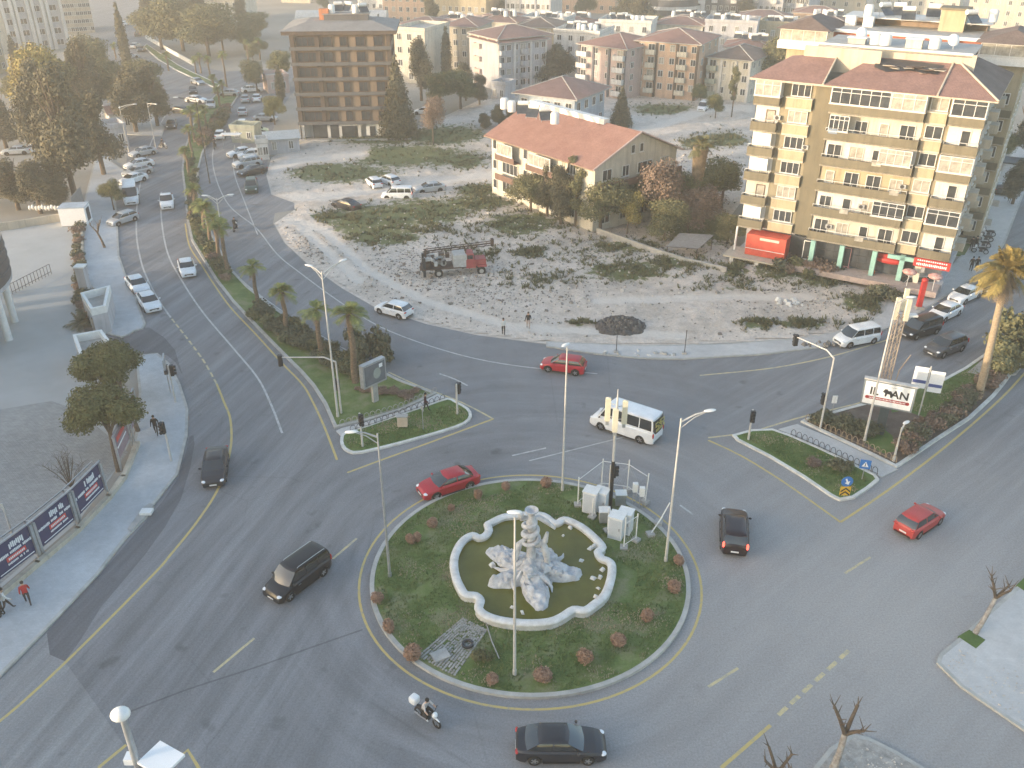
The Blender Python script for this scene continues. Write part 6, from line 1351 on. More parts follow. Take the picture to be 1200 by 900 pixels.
# ---- block directly behind it, with brick roof storey
def behind():
    t0 = APT; p = on_ground_local(APT, -2.6, AD + 3.5, 0); W = 26.6; D = 14; H = 20.8
    t = thing('apartment_block', (p.x, p.y, 0), APT.rotation_euler.z, 'second block behind the ochre one, with a red brick roof storey and dark roofs', 'apartment block')
    P = lambda nm, m: part(nm, m.mesh(nm), t)
    m = MB(); m.box((W / 2, D / 2, H / 2), (W, D, H), WM['yellow']); P('wall', m)
    m = MB(); m.box((W / 2, 5, H + 1.1), (W * .62, 7, 2.2), WM['brick']); P('brick_storey', m)
    m = MB(); m.box((W / 2, 1.3, H + 2.3), (W * .66, .5, .35), M_WHITE); m.box((W / 2, 5, H + 2.3), (W * .64, 7.4, .2), M_CONC); P('roof_terrace', m)
    for x, w_ in ((.27, 2.2), (.38, 2.6), (.57, .9), (.71, 1.0), (.78, 1.6)): window(t, W * x, 1.45, H + .3, w_, 1.2, 0, 1)
    for x0, x1 in ((-1.0, W * .19), (W * .81, W + 1.5)):
        m = MB(); m.box(((x0 + x1) / 2, .8, H + .55), (x1 - x0, 3.6, .9), M_WHITE); P('terrace_parapet', m)
        window(t, (x0 + x1) / 2, -.9, H + 1.05, x1 - x0 - .4, 1.3, 0, 3, gm=M_PANEC, nm='terrace_window')
        cx = (x0 + x1) / 2; w_ = (x1 - x0) / 2 + .4; m = MB(); m.add([(cx - w_, -1.4, H + 2.4), (cx + w_, -1.4, H + 2.4), (cx + w_, 8, H + 2.4), (cx - w_, 8, H + 2.4), (cx, 1.6, H + 3.6), (cx, 6, H + 3.6)], [(0, 1, 4), (1, 2, 5, 4), (2, 3, 5), (3, 0, 4, 5), (3, 2, 1, 0)], T_DARK); P('roof', m)
    m = MB(); m.box((W / 2, 11, H + 1.6), (W * .6, 4, 3.2), WM['brown']); m.box((W * .5, 9.5, H + 3.35), (W * .64, 6, .12), T_PALE); P('upper_storey', m)
    m = MB(); m.box((W * .66, 7.4, H + 3.0), (2.8, 2.6, 3.6), WM['yellow']); m.box((W * .66, 7.4, H + 4.9), (3.3, 3.1, .25), WM['olive']); P('lift_tower', m)
    for x in (.3, .38): m = MB(); m.box((W * x - 2, 6, H + 2.9), (1.2, 1.2, 1.3), M_WHITE); P('chimney', m)
    for f in range(6):
        for i in range(4): simple_window(t, -.03, 2 + 3 * i, 1.6 + f * 3, 1.1, 1.3, -math.pi / 2); 
        for i in range(5): simple_window(t, W + .03, 1.4 + 2.8 * i, 1.6 + f * 3, 1.1, 1.3, math.pi / 2)
        for x in (1.2, W - 3.4, W - 1.2): simple_window(t, x, -.03, 1.6 + f * 3, 1.1, 1.3)
        m = MB(); m.box((W - 1.8, -.5, .3 + f * 3), (3.4, 1.0, .14), WM['sand']); m.box((W - 1.8, -.95, .75 + f * 3), (3.4, .1, .85), WM['olive']); P('balcony', m)
    heaters(t, W, D, H + 3.4, 9, 'on the roof of the block with the brick storey', 2, .25, .85)
behind()
# ---- cream three-storey house with red roof
def cream():
    a, b = g(577, 228), g(694, 274); d = b - a; W = d.length; D = 14.5; H = 8.6
    t = thing('cream_house', (a.x, a.y, 0), math.atan2(d.y, d.x), 'three storey cream building with a large red tiled gable roof and brown balconies', 'building')
    P = lambda nm, m: part(nm, m.mesh(nm), t); wm = WM['cream']; br = wallmat('balcony_brown', (.16, .10, .08))
    m = MB(); m.box((W / 2, D / 2, H / 2), (W, D, H), wm); P('wall', m)
    m = MB(); rise = 3.2; o_ = .8; yr = D * .5
    v = [(-o_, -o_, H - .25), (W + .5, -o_, H - .25), (W + .5, yr, H + rise), (-o_, yr, H + rise), (W + .5, D + o_, H - .25), (-o_, D + o_, H - .25)]
    m.add(v, [(0, 1, 2, 3), (3, 2, 4, 5)], T_RED); m.add([(x, y, z - .16) for x, y, z in v], [(3, 2, 1, 0), (5, 4, 2, 3)], wm); m.add([v[0], v[1], (v[1][0], v[1][1], v[1][2] - .16), (v[0][0], v[0][1], v[0][2] - .16)], [(3, 2, 1, 0)], WM['brown'])
    for i, j in ((1, 2), (2, 4)): m.tube([v[i], v[j]], .12, WM['pink'], 5)
    P('roof', m)
    m = MB(); m.box((W * .36, yr, H + rise + .1), (W * .72, 1.0, .7), M_WHITE); P('ridge_parapet', m)
    for x in (0.02, W - .02): m = MB(); m.add([(x, 0, H), (x, D, H), (x, yr, H + rise - .2)], [(0, 1, 2) if x > 1 else (2, 1, 0)], wm); P('gable_wall', m)
    for f in range(3):
        z = .3 + f * 2.75
        for x0, x1 in ((.10, .30), (.42, .68)):
            c = (x0 + x1) / 2 * W; w_ = (x1 - x0) * W
            if f: m = MB(); m.box((c, -.55, z + .02), (w_, 1.1, .14), br); m.box((c, -1.06, z + .40), (w_, .1, .72), br); P('balcony', m)
            window(t, c, -.05 if f < 2 else -1.0, z + .8, w_ * .8, 1.5, 0, 3, gm=M_PANE if f != 2 else M_PANEC)
        for x in (.04, .36, .80): window(t, x * W, -.05, z + .9, .9 if x < .5 else 1.7, 1.3, 0, 0 if x < .5 else 2)
    # gable side (facing right)
    for f in (1, 2):
        z = .3 + f * 2.75; m = MB(); m.box((W + .6, D * .5, z - .05), (1.2, D, .16), br); m.box((W + 1.15, D * .5, z + .35), (.1, D, .75), br); P('balcony', m)
    for f in range(3):
        for y, w_ in ((2.0, 1.6), (5.2, 1.2), (8.6, 2.6), (12.2, 1.6)): window(t, W + .04, y, 1.0 + f * 2.75, w_, 1.4, math.pi / 2, 2 if w_ > 2 else 1, gm=M_PANE if y < 9 else M_PANEC)
    for y in (6.3, 7.8): window(t, W + .04, y, H + .6, .7, 1.1, math.pi / 2, 0)
    m = MB(); m.box((W + 1.1, 7, H / 2 - .2), (.25, .25, H - .6), br); P('downpipe', m)
    for i in range(4): window(t, -.04, 2 + i * 3.2, 1.2, 1.2, 1.3, -math.pi / 2); window(t, -.04, 2 + i * 3.2, 6.5, 1.2, 1.3, -math.pi / 2)
    heaters(t, W * .7, 1.0, H + rise + .45, 6, 'along the ridge of the cream house', 3, .05, .95)
cream()
# ---- tall brown block
def brown():
    a, b = g(353, 163), g(464, 161); d = b - a; W = d.length; D = 13; H = 17.2; G0 = 2.6; FH = (H - G0) / 6
    t = thing('brown_apartment_block', (a.x, a.y, 0), math.atan2(d.y, d.x), 'seven storey brown apartment block with an overhanging flat brown roof', 'apartment block')
    P = lambda nm, m: part(nm, m.mesh(nm), t)
    m = MB(); m.box((W / 2, D / 2, (H + G0) / 2), (W, D, H - G0), WM['brown']); m.box((W / 2, D / 2 + .7, G0 / 2), (W - 1, D - 1.4, G0), WM['white']); P('wall', m)
    m = MB()
    for x in (.02, .27, .985): m.box((W * x, -.18, (H + G0) / 2), (.7, .34, H - G0 - .05), WM['dbrown'])
    P('dark_pilasters', m)
    for f in range(6):
        z = G0 + f * FH; m = MB(); m.box((W * .5, -.45, z + .05), (W + .3, .9, .14), WM['dgrey']); m.box((W * .5, -.87, z + .32), (W + .3, .06, .42), mat('smoked_glass_rail', (.12, .12, .12), .3, var=.1)); P('balcony', m)
        for x, w_ in ((.12, 1.9), (.21, 1.3), (.37, 1.6), (.53, 1.2), (.70, 1.5), (.88, 1.5)): window(t, W * x, -.08, z + .5, w_, FH - .9, 0, 1, fm=M_FRAMED, gm=M_PANE)
        for y in (2.5, 5.5, 8.5, 11.2): simple_window(t, -.03, y, z + .7, 1.1, 1.2, -math.pi / 2, fm=M_FRAME); simple_window(t, W + .03, y, z + .7, 1.1, 1.2, math.pi / 2, fm=M_FRAMED)
    m = MB(); m.box((-.02, D / 2, H / 2), (.1, D - .2, H - .1), WM['white']); P('sunlit_side_wall', m)  # bright sun on the left wall put into the colour of a white panel
    m = MB(); m.box((W / 2, D / 2, H + .25), (W + 2.4, D + 2.0, .6), WM['dbrown']); m.add([(-1.3, -1.1, H + .56), (W + 1.3, -1.1, H + .56), (W + 1.3, D + 1, H + .56), (-1.3, D + 1, H + .56), (2.4, 3.2, H + 1.5), (W - 2.6, 3.2, H + 1.5), (W - 2.6, D - 3, H + 1.5), (2.4, D - 3, H + 1.5)], [(0, 1, 5, 4), (1, 2, 6, 5), (2, 3, 7, 6), (3, 0, 4, 7), (4, 5, 6, 7)], T_GREY); P('roof', m)
    m = MB(); m.box((W * .32, D / 2, H + 2.2), (1.6, 1.6, 2.0), WM['orange']); m.box((W * .55, D / 2, H + 1.9), (7.5, 3, 1.0), WM['dgrey']); m.box((W * .55, D / 2, H + 2.45), (8, 3.4, .1), T_GREY); P('roof_structure', m)
    for i, x in enumerate((.03, .30, .42, .62, .97)): m = MB(); m.box((W * x, .4, G0 / 2), (.5, .5, G0), WM['white']); P('ground_floor_pillar', m)
    m = MB(); m.box((W * .55, .1, 2.35), (W * .22, 1.0, .2), WM['white']); P('shop_canopy', m)
    m = MB(); m.box((W * .36, .25, 1.2), (W * .45, .1, 2.2), M_PANE); m.box((W * .80, .2, 1.4), (3.6, .12, 2.0), M_WHITE); m.box((W * .76, .12, 1.2), (1.0, .1, 1.6), M_PANE); P('shop_front', m)
    m = MB(); m.box((W * .55, -3.2, .3), (W * 1.25, .25, .6), M_CONC); P('front_wall', m)
    heaters(t, W, D, H + 2.45, 5, 'on the roof of the brown block', 4, .35, .75)
brown()
# ---- the other blocks in the middle distance
t, W = bld((608, 152), (672, 161), 12, 6.6, 2, WM['blue'], 'two storey pale grey-blue house with a brown hipped roof behind the cream one', rm=T_ROSE, nF=5, nR=4, nL=2, rise=2.4, ov=1.0, detail=1, ww=1.3, balc=(2,))
t, W = bld((676, 110), (731, 119), 13, 10.2, 4, WM['pink'], 'four storey pink and white block with a red hipped roof, left of two alike', rm=T_RED, nF=4, nL=2, nR=3, balc=(0, 3), strips=WM['dgrey'], rise=2.0, bm=WM['white'], gfl=1.0)
t, W = bld((742, 113), (814, 120), 14, 11.2, 4, WM['peach'], 'four storey peach and cream block with a red roof, right of two alike', rm=T_RED, nF=6, nR=3, nL=2, balc=(1, 4), strips=WM['dbrown'], rise=2.0, bm=WM['cream'], gfl=1.2)
t, W = bld((825, 116), (875, 122), 12, 8.4, 3, WM['cream'], 'three storey greenish block with a dark red roof left of the ochre block', rm=T_DARK, nF=4, nR=4, balc=(0,), strips=WM['white'], rise=2.0, bm=WM['green'], gfl=.8)
t, W = bld((552, 96), (584, 106), 14, 10.5, 4, WM['pink'], 'pink block with a sunlit left wall and rose roof in the middle distance', rm=T_ROSE, nF=4, nL=4, nR=3, balc=(1,), strips=WM['white'], rise=1.8)
t, W = bld((584, 107), (640, 100), 12, 9.8, 4, WM['grey'], 'long grey and white block with many narrow piers right of the pink one', rm=T_ROSE, nF=7, nR=3, strips=WM['white'], rise=1.8, balc=(0, 3))
t, W = bld((648, 88), (700, 92), 11, 9.5, 4, WM['white'], 'plain white block half hidden behind the four storey pink block', 'flat', nF=4, nL=4, nR=2)
heaters(t, W, 11, 9.7, 8, 'on the plain white block')
t, W = bld((465, 96), (500, 99), 12, 11, 4, WM['cream'], 'sunlit cream block right behind the brown one', 'flat', nF=3, nL=4)
t, W = bld((520, 82), (560, 84), 12, 10, 4, WM['sand'], 'sand coloured block behind the narrow cypress', rm=T_ROSE, nF=4, nL=3, rise=1.6)
t, W = bld((605, 70), (650, 72), 12, 8, 3, WM['yellow'], 'small yellow house with a dark gable behind the pink block', 'hip', rm=T_DARK, nF=3, nL=3, rise=1.8)
t, W = bld((655, 74), (700, 76), 12, 7, 3, WM['cream'], 'low cream house with a dark roof behind the plain white block', 'hip', rm=T_DARK, nF=3, nL=2)
rowd = [(700, 70, 60, 9, 'white'), (765, 66, 55, 8, 'cream'), (822, 70, 60, 9, 'grey'), (885, 66, 45, 8, 'yellow'), (560, 62, 45, 8, 'cream'), (610, 54, 50, 7, 'white'), (470, 66, 45, 8, 'sand'), (700, 50, 50, 5, 'sand'), (640, 48, 50, 5, 'white'), (845, 92, 55, 7, 'white'), (770, 52, 60, 6, 'pink'), (860, 50, 60, 7, 'cream'), (925, 44, 55, 7, 'peach'), (935, 62, 50, 8, 'sand'), (560, 45, 40, 6, 'white'), (510, 62, 45, 8, 'pink')]
ORD = ['first', 'second', 'third', 'fourth', 'fifth', 'sixth', 'seventh', 'eighth', 'ninth', 'tenth', 'eleventh', 'twelfth', 'thirteenth', 'fourteenth', 'fifteenth', 'sixteenth']
rowd.sort()
for i, (x, y, wd, h, c) in enumerate(rowd):
    rf = ['hip', 'flat', 'hip'][i % 3]
    t, W = bld((x, y), (x + wd, y + 3), 10, h, max(2, int(h / 2.7)), WM[c], '%s hazy house with a %s roof, %s from the left in the distant rows' % (c, 'pitched' if rf == 'hip' else 'flat', ORD[i]), rf, rm=[T_ROSE, T_DARK, T_RED][i % 3], nF=4, nL=3, rise=1.5, group='distant houses', name='distant_house')
    if rf == 'flat' or i % 2: heaters(t, W, 10, h + (.1 if rf == 'flat' else 1.0), 7, 'on the distant roofs', i)
# far blocks along the top edge
t, W = bld((510, 33), (570, 36), 16, 12, 3, WM['yellow'], 'yellow hotel-like building with three storeys near the top edge', 'hip', rm=T_ROSE, nF=8, nL=3, rise=2)
t, W = bld((592, 36), (645, 38), 16, 14, 5, WM['white'], 'white grid-fronted building with rows of square windows near the top edge', 'flat', nF=9, nL=4, strips=WM['grey'])
for x, wd, h, c, lb in ((824, 44, 26, 'dgrey', 'dark grey tower with white balconies'), (872, 42, 26, 'grey', 'grey tower with two columns of windows'), (914, 30, 22, 'grey', 'narrow grey tower at the right end of the far towers')):
    t, W = bld((x, 28), (x + wd, 30), 16, h, 8, WM[c], lb, 'flat', nF=6, nL=3, balc=(1, 4), bm=WM['white'], name='tower_block', group='far tower blocks')
t, W = bld((450, 28), (500, 30), 14, 12, 4, WM['peach'], 'peach block left of the yellow hotel at the top edge', 'flat', nF=6)
t, W = bld((240, 26), (290, 26), 14, 7, 2, WM['cream'], 'low cream building with a curved canopy at the top edge', 'hip', nF=6, rm=T_PALE)
t, W = bld((420, 12), (450, 13), 14, 9, 3, WM['white'], 'small white building above the long hall', 'flat', nF=4)
t, W = bld((640, 14), (720, 16), 14, 7, 2, WM['peach'], 'long peach building behind the grid-fronted one', 'flat', nF=8)
t, W = bld((925, 22), (1010, 26), 14, 7, 2, WM['sand'], 'low sand building behind the brick storey', 'hip', rm=T_ROSE, nF=6)
t, W = bld((1020, 18), (1120, 24), 14, 9, 3, WM['cream'], 'cream building at the upper right, behind the roof heaters', 'flat', nF=8)
t, W = bld((1130, 30), (1240, 40), 16, 12, 4, WM['sand'], 'sand building at the top right corner', 'hip', rm=T_DARK, nF=8)
for i, (x, y, wd, h, c) in enumerate(((330, 3, 34, 16, 'sand'), (378, -8, 40, 20, 'cream'), (470, 6, 30, 17, 'pink'), (540, -10, 44, 26, 'grey'), (600, 2, 30, 18, 'sand'), (655, -8, 40, 28, 'white'), (712, 2, 30, 16, 'peach'), (960, -4, 44, 22, 'grey'), (1050, -8, 50, 20, 'sand'), (120, -14, 40, 14, 'cream'), (215, -6, 46, 18, 'sand'), (280, -12, 36, 22, 'grey'))):
    bld((x, y), (x + wd, y + 1), 14, h, max(4, int(h / 3)), WM[c], 'faint %s block at the very top edge, %s from the left of that row' % (c, ['fourth', 'fifth', 'sixth', 'seventh', 'eighth', 'ninth', 'tenth', 'eleventh', 'twelfth', 'first', 'second', 'third'][i]), 'flat', nF=6, nL=3, name='distant_block', group='faint blocks at the top edge')
# round tower
def round_tower():
    q = g(788, 32); t = thing('tower_block', (q.x, q.y + 10, 0), 0, 'rounded tower with white balcony rings near the top edge', 'tower'); m = MB(); m.lathe((0, 0, 0), [(9.2, 0), (9.2, 28), (0, 28)], WM['dgrey'], 28); part('wall', m.mesh('wall'), t)
    r_ = MB(); r_.lathe((0, 0, 0), [(9.2, -.1), (10.2, -.1), (10.2, .9), (10.1, .9), (10.1, .05), (9.2, .05)], WM['white'], 28); me = r_.mesh('balcony_ring')
    for f in range(9): part('balcony_ring', me, t, loc=(0, 0, 2 + f * 3))
    s = MB(); s.box((-8.6, -5, 14), (2.5, 2.5, 28), WM['cream']); part('stair_wall', s.mesh('stair_wall'), t)
round_tower()
# striped tower, upper left
def left_tower():
    a, b = g(14, 62), g(82, 56); d = b - a; W = d.length; D = 18; H = 32
    t = thing('tower_block', (a.x, a.y, 0), math.atan2(d.y, d.x), 'tall grey tower with white vertical fins at the top left corner', 'tower'); P = lambda nm, m: part(nm, m.mesh(nm), t)
    m = MB(); m.box((W / 2, D / 2, H / 2), (W, D, H), WM['grey']); P('wall', m)
    for x in (0.0, .14, .22, .42, .50, .66, .74, .97): m = MB(); m.box((W * x + .3, -.35, H / 2), (.75, .7, H), WM['white']); P('fin', m)
    for f in range(11):
        for x in (.09, .32, .58, .86): simple_window(t, W * x, -.03, 1 + f * 2.9, 1.8, 1.5)
    m = MB(); m.box((-3.5, 4, H / 2), (6.8, 8, H), WM['cream']); m.box((-3.2, -.3, H / 2), (2.4, .5, H - .2), WM['blue']); P('side_wing', m)
left_tower()
t, W = bld((80, 40), (112, 38), 14, 11, 5, WM['sand'], 'sand coloured block with narrow windows right of the finned tower', 'flat', nF=7)
t, W = bld((-30, 95), (10, 84), 12, 9, 3, WM['yellow'], 'yellow-ochre building at the left edge below the finned tower', 'hip', nF=5, rm=T_ROSE)
# long white halls
for i, (x0, x1, y) in enumerate(((350, 398, 36), (403, 455, 36))):
    a, b = g(x0, y), g(x1, y); L = (b - a).length; m = MB(); pr = [(-4 + 8 * k / 10, 3.4 * math.sin(math.pi * k / 10) ** .5) for k in range(11)]
    vs = [(x, p, 2.5 + z) for x in (0, L) for p, z in pr] + [(x, p, 0) for x in (0, L) for p in (-4, 4)]
    fs = [(k, 11 + k, 12 + k, k + 1) for k in range(10)] + [tuple(range(10, -1, -1)) + (22, 23), tuple(range(11, 22)) + (25, 24), (22, 24, 11, 0), (23, 10, 21, 25)]
    m.add(vs, fs, WM['white']); t = thing('long_hall', (a.x, a.y, 0), 0, 'long white hall with a rounded roof, %s of two behind the brown block' % ('left' if i == 0 else 'right'), 'hall'); part('roof', m.mesh('roof'), t)
    for k in range(8): simple_window(t, L * (k + .5) / 8, -4.03, 1.0, 1.3, 1.2)
# white arch
m = MB(); q = g(262, 45); m.tube([(q.x + 4.5 * math.cos(a * math.pi / 12), q.y, 4.5 * math.sin(a * math.pi / 12) * 1.3) for a in range(13)], .7, M_WHITE, 8); tag(m.obj('white_arch'), 'white arch standing beside the hazy trees', 'arch')
m = MB()
pts = gc([(171, 45), (190, 56), (227, 77)], 6); 
for p, q in zip(pts, pts[1:]):
    c = (p + q) / 2; m.box((c.x, c.y, .5), ((q - p).length, .3, 1.0), M_WHITE, rz=math.atan2(q.y - p.y, q.x - p.x))
tag(m.obj('barrier_wall'), 'white barrier wall along the distant road', 'barrier')
# bus stop, stalls, kiosk, small house
def shed(A, B, D, h, wm, rm, label, name='kiosk', roof='gable', rise=.8, cat='kiosk', **k): return bld(A, B, D, h, 1, wm, label, roof, rm=rm, nF=k.get('nF', 2), rise=rise, ov=.3, cat=cat, name=name, ww=.8)
shed((124, 176), (152, 172), 5, 3.2, WM['grey'], T_PALE, 'low grey bus stop kiosk at the edge of the tree cluster', roof='flat')
shed((132, 156), (158, 153), 6, 3.4, WM['white'], T_ROSE, 'small white house under the double street lamp', 'small_house', cat='house')
shed((313, 182), (352, 179), 4, 2.6, WM['grey'], T_PALE, 'grey stall with a pointed doorway below the brown block')
shed((272, 167), (300, 168), 3, 2.3, WM['green'], T_PALE, 'green market stall with a pale awning by the parked cars', roof='flat')
shed((303, 188), (316, 187), 2.6, 2.6, WM['white'], T_PALE, 'small white booth next to the pale awning stall', roof='flat')
shed((576, 118), (592, 120), 4, 3.2, WM['grey'], T_PALE, 'grey kiosk on the street left of the grey-blue house', roof='flat')
shed((315, 110), (340, 108), 6, 3.0, WM['pink'], T_PALE, 'small pink building behind the little cypress', 'small_house', roof='flat', cat='house')
m = MB(); m.box((0, 0, 2.4), (3.4, 1.6, .1), M_WHITE)
for x in (-1.5, 1.5): m.tube([(x, 0, 0), (x, 0, 2.4)], .04, M_GALV, 5)
o = m.obj('awning'); q = g(273, 174); o.location = (q.x, q.y, 0); tag(o, 'small white awning sticking out over the road edge', 'awning')
m = MB(); a_ = g(806, 300); m.add([(-2.9, -1.1, 1.6), (.8, -1.8, 1.6), (3.2, 1.5, 2.1), (-.8, 2.2, 2.1)], [(0, 1, 2, 3)], T_GREY); m.add([(-2.9, -1.1, 1.54), (.8, -1.8, 1.54), (3.2, 1.5, 2.04), (-.8, 2.2, 2.04)], [(3, 2, 1, 0)], M_RUST)
for x, y, z in ((-2.7, -1.0, 1.55), (.7, -1.6, 1.55), (3.0, 1.4, 2.03), (-.7, 2.0, 2.03)): m.tube([(x, y, 0), (x, y, z)], .06, M_RUST, 5)
o = m.obj('tin_shelter'); o.location = (a_.x, a_.y, 0); tag(o, 'grey tin roofed shelter by the low wall left of the apartment block', 'shelter')
def wall_run(name, pts, h, th, m, label, cat='wall', z=0, top=None):
    P = [g(*p) for p in pts]; mb = MB()
    for p, q in zip(P, P[1:]):
        c = (p + q) / 2; a = math.atan2(q.y - p.y, q.x - p.x); mb.box((c.x, c.y, z + h / 2), ((q - p).length + th * .5, th, h), m, rz=a)
    if top: 
        for p, q in zip(P, P[1:]):
            c = (p + q) / 2; a = math.atan2(q.y - p.y, q.x - p.x); mb.box((c.x, c.y, z + h + .04), ((q - p).length + th * .6, th + .1, .08), top, rz=a)
    o = mb.obj(name); tag(o, label, cat); return o
wall_run('low_wall', [(700, 275), (722, 283), (760, 297), (800, 310), (850, 322)], .9, .25, M_CONC, 'low grey wall between the rubble and the yellow trees')
wall_run('yard_wall', [(-60, 278), (18, 268), (78, 258)], 1.0, .3, WM['sand'], 'low tan wall across the top of the yard')
wall_run('yard_fence_wall', [(97, 250), (97, 300), (101, 345)], .5, .2, WM['sand'], 'narrow pale kerb wall beside the hedge of the upper pavement')
# circular building at the left edge
def round_building():
    q = g(-118, 405); r_ = 11.0; t = thing('round_building', (q.x, q.y, 0), 0, 'round building on white columns with dark bands, cut by the left edge', 'building')
    m = MB(); m.lathe((0, 0, 0), [(0, 5.2), (r_, 5.2), (r_, 5.6)], WM['grey'], 48); m.lathe((0, 0, 0), [(r_, 11.2), (r_ + .1, 13.6), (0, 13.6)], M_WHITE, 48); part('shell', m.mesh('shell'), t)
    m = MB(); m.lathe((0, 0, 0), [(r_ + .02, 5.6), (r_ + .05, 9.2)], mat('dark_cladding', (.075, .07, .075), .6, var=.2, scale=1), 48)
    for z in (6.5, 7.4, 8.3): m.lathe((0, 0, 0), [(r_ + .05, z), (r_ + .12, z + .03), (r_ + .05, z + .06)], WM['dgrey'], 48)
    part('dark_cladding', m.mesh('dark_cladding'), t); m = MB(); m.lathe((0, 0, 0), [(r_ + .03, 9.2), (r_ + .03, 11.2)], mat('grey_glazing', (.2, .21, .23), .3, var=.2), 48); part('glazing_band', m.mesh('glazing_band'), t)
    m = MB(); m.tube([(0, 0, 0), (0, 0, 5.3)], .34, M_WHITE, 14); me = m.mesh('column')
    for k in range(14):
        a = 2 * math.pi * k / 14 + .12; part('column', me, t, loc=((r_ - 1.0) * math.cos(a), (r_ - 1.0) * math.sin(a), 0))
    m = MB(); m.lathe((0, 0, 0), [(4.5, 0), (4.5, 5.2)], WM['yellow'], 24); part('core_wall', m.mesh('core_wall'), t)
round_building()
# walled flat roofs of the gatehouses
def gatehouse(pts, h, label, z0=0):
    P = [g(x, y, h) for x, y in pts]; c = sum(P, Vector()) / len(P); t = thing('gatehouse', (c.x, c.y, 0), 0, label, 'gatehouse')
    Q = [Vector((p.x - c.x, p.y - c.y, 0)) for p in P]; I = offset(Q, .28); M = WM['grey']
    m = MB(); m.prism(Q, 0, h - .75, M, M_CONC); part('wall', m.mesh('wall'), t)
    m = ring_strip(Q, I, h - .74, h, M_WHITE); part('parapet', m.mesh('parapet'), t)
    return t
gatehouse([(94, 343), (129, 334), (124, 358), (106, 362)], 2.9, 'small flat-roofed gatehouse with a white parapet, upper of the two')
gatehouse([(85, 392), (119, 386), (131, 402), (118, 420), (95, 420)], 2.2, 'flat-roofed gatehouse with a white parapet half under the green tree')
m = MB(); m.box((0, 0, 1.6), (.9, .9, 3.2), WM['grey']); m.box((0, 0, 3.25), (1.1, 1.1, .15), M_WHITE); o = m.obj('gate_pier'); q = g(102, 345); o.location = (q.x, q.y, 0); tag(o, 'square stone pier with a white cap at the upper gatehouse', 'pier')
M_STW = mat('stone_cladding', (.30, .26, .22), .9, col2=(.16, .14, .12), scale=1.5); m = MB(); m.box((0, 0, .9), (.5, 3.2, 1.8), M_STW); o = m.obj('stone_wall'); q = g(118, 385); o.location = (q.x, q.y, 0); o.rotation_euler = (0, 0, R(12)); tag(o, 'short stone-clad wall joining the two gatehouses', 'wall')
# white container and board behind it
m = MB(); m.box((0, 0, 1.25), (3.2, 2.4, 2.3), M_SIGNW); m.box((0, 0, 2.45), (3.3, 2.5, .1), WM['blue'])
o = thing('container_cabin', g(91, 262), R(8), 'white container cabin at the top of the yard', 'cabin'); part('cabin_body', m.mesh('cabin_body'), o); m = MB(); m.box((1.62, 0, 1.3), (.05, 1.2, 1.6), M_DARK); part('cabin_door', m.mesh('cabin_door'), o)
m = MB(); m.box((0, 0, 1.9), (5.2, .12, 2.0), mat('board_back', (.25, .24, .23), .8)); [m.tube([(x, 0, 0), (x, 0, 2.9)], .06, M_GALV, 6) for x in (-2.5, 0, 2.5)]; o = m.obj('billboard_back'); q = g(94, 250); o.location = (q.x, q.y, 0); o.rotation_euler = (0, 0, R(-80)); tag(o, 'grey board seen from behind next to the white cabin', 'billboard')
m = MB()
for i in range(13): a = i * .42; m.sphere((a, 0, .45 + .1 * math.sin(i * 2)), (.2, .2, .35), M_WHITE, 8, 6)
o = m.obj('stacked_sacks'); q = g(38, 255); o.location = (q.x, q.y, .9); tag(o, 'row of white sacks lying on the tan yard wall', 'sacks')
# ------------------------------------------------------------------ fountain
def fountain():
    b = thing('fountain_basin', (RC.x, RC.y, .1), 0, 'white scalloped basin wall of the fountain in the middle of the roundabout', 'fountain')
    loc = [Vector((p.x - RC.x, p.y - RC.y, 0)) for p in poolw]; mb = MB(); n = len(loc); prof = [(.24, .0), (.20, .42), (.26, .50), (.28, .60), (.20, .68), (0, .72), (-.20, .68), (-.27, .58), (-.22, .48), (-.22, .0)]
    nr = []
    for i in range(n):
        t = loc[(i + 1) % n] - loc[i - 1]; t.normalize(); s = Vector((-t.y, t.x, 0))
        nr.append(s)
    A = sum(loc[i].x * loc[(i + 1) % n].y - loc[(i + 1) % n].x * loc[i].y for i in range(n)); sg = -1 if A > 0 else 1
    vs = []
    for i in range(n):
        for r_, z in prof: vs.append(loc[i] + nr[i] * sg * r_ + Vector((0, 0, z - .0)))
    k = len(prof); fs = []
    for i in range(n):
        j = (i + 1) % n
        for a in range(k - 1): f = (i * k + a, j * k + a, j * k + a + 1, i * k + a + 1); fs.append(f if sg > 0 else f[::-1])
    mb.add(vs, fs, M_POOLW, True); part('basin_wall', mb.mesh('basin_wall', 60), b)
    # pale inner floor edge
    w = MB(); w.prism([RC + p for p in loc], 0, .47, M_WATER, side=False); o = w.obj('pond_water'); o['kind'] = 'structure'; o.name = 'water'
M_WATER = bpy.data.materials.new('murky_water'); M_WATER.use_nodes = True
n, l, bb = nodes_of(M_WATER); ge = n.new('ShaderNodeNewGeometry')
l.new(ramp(n, l, noise_node(n, l, ge.outputs['Position'], .5, 5, .65), [(.3, (.085, .085, .012)), (.6, (.125, .12, .022)), (.78, (.18, .165, .05))]), bb.inputs['Base Color']); bb.inputs['Roughness'].default_value = .12; bb.inputs['Specular IOR Level'].default_value = .35
bp = n.new('ShaderNodeBump'); bp.inputs['Strength'].default_value = .08; l.new(noise_node(n, l, ge.outputs['Position'], 6, 3, .6), bp.inputs['Height']); l.new(bp.outputs[0], bb.inputs['Normal'])
fountain()
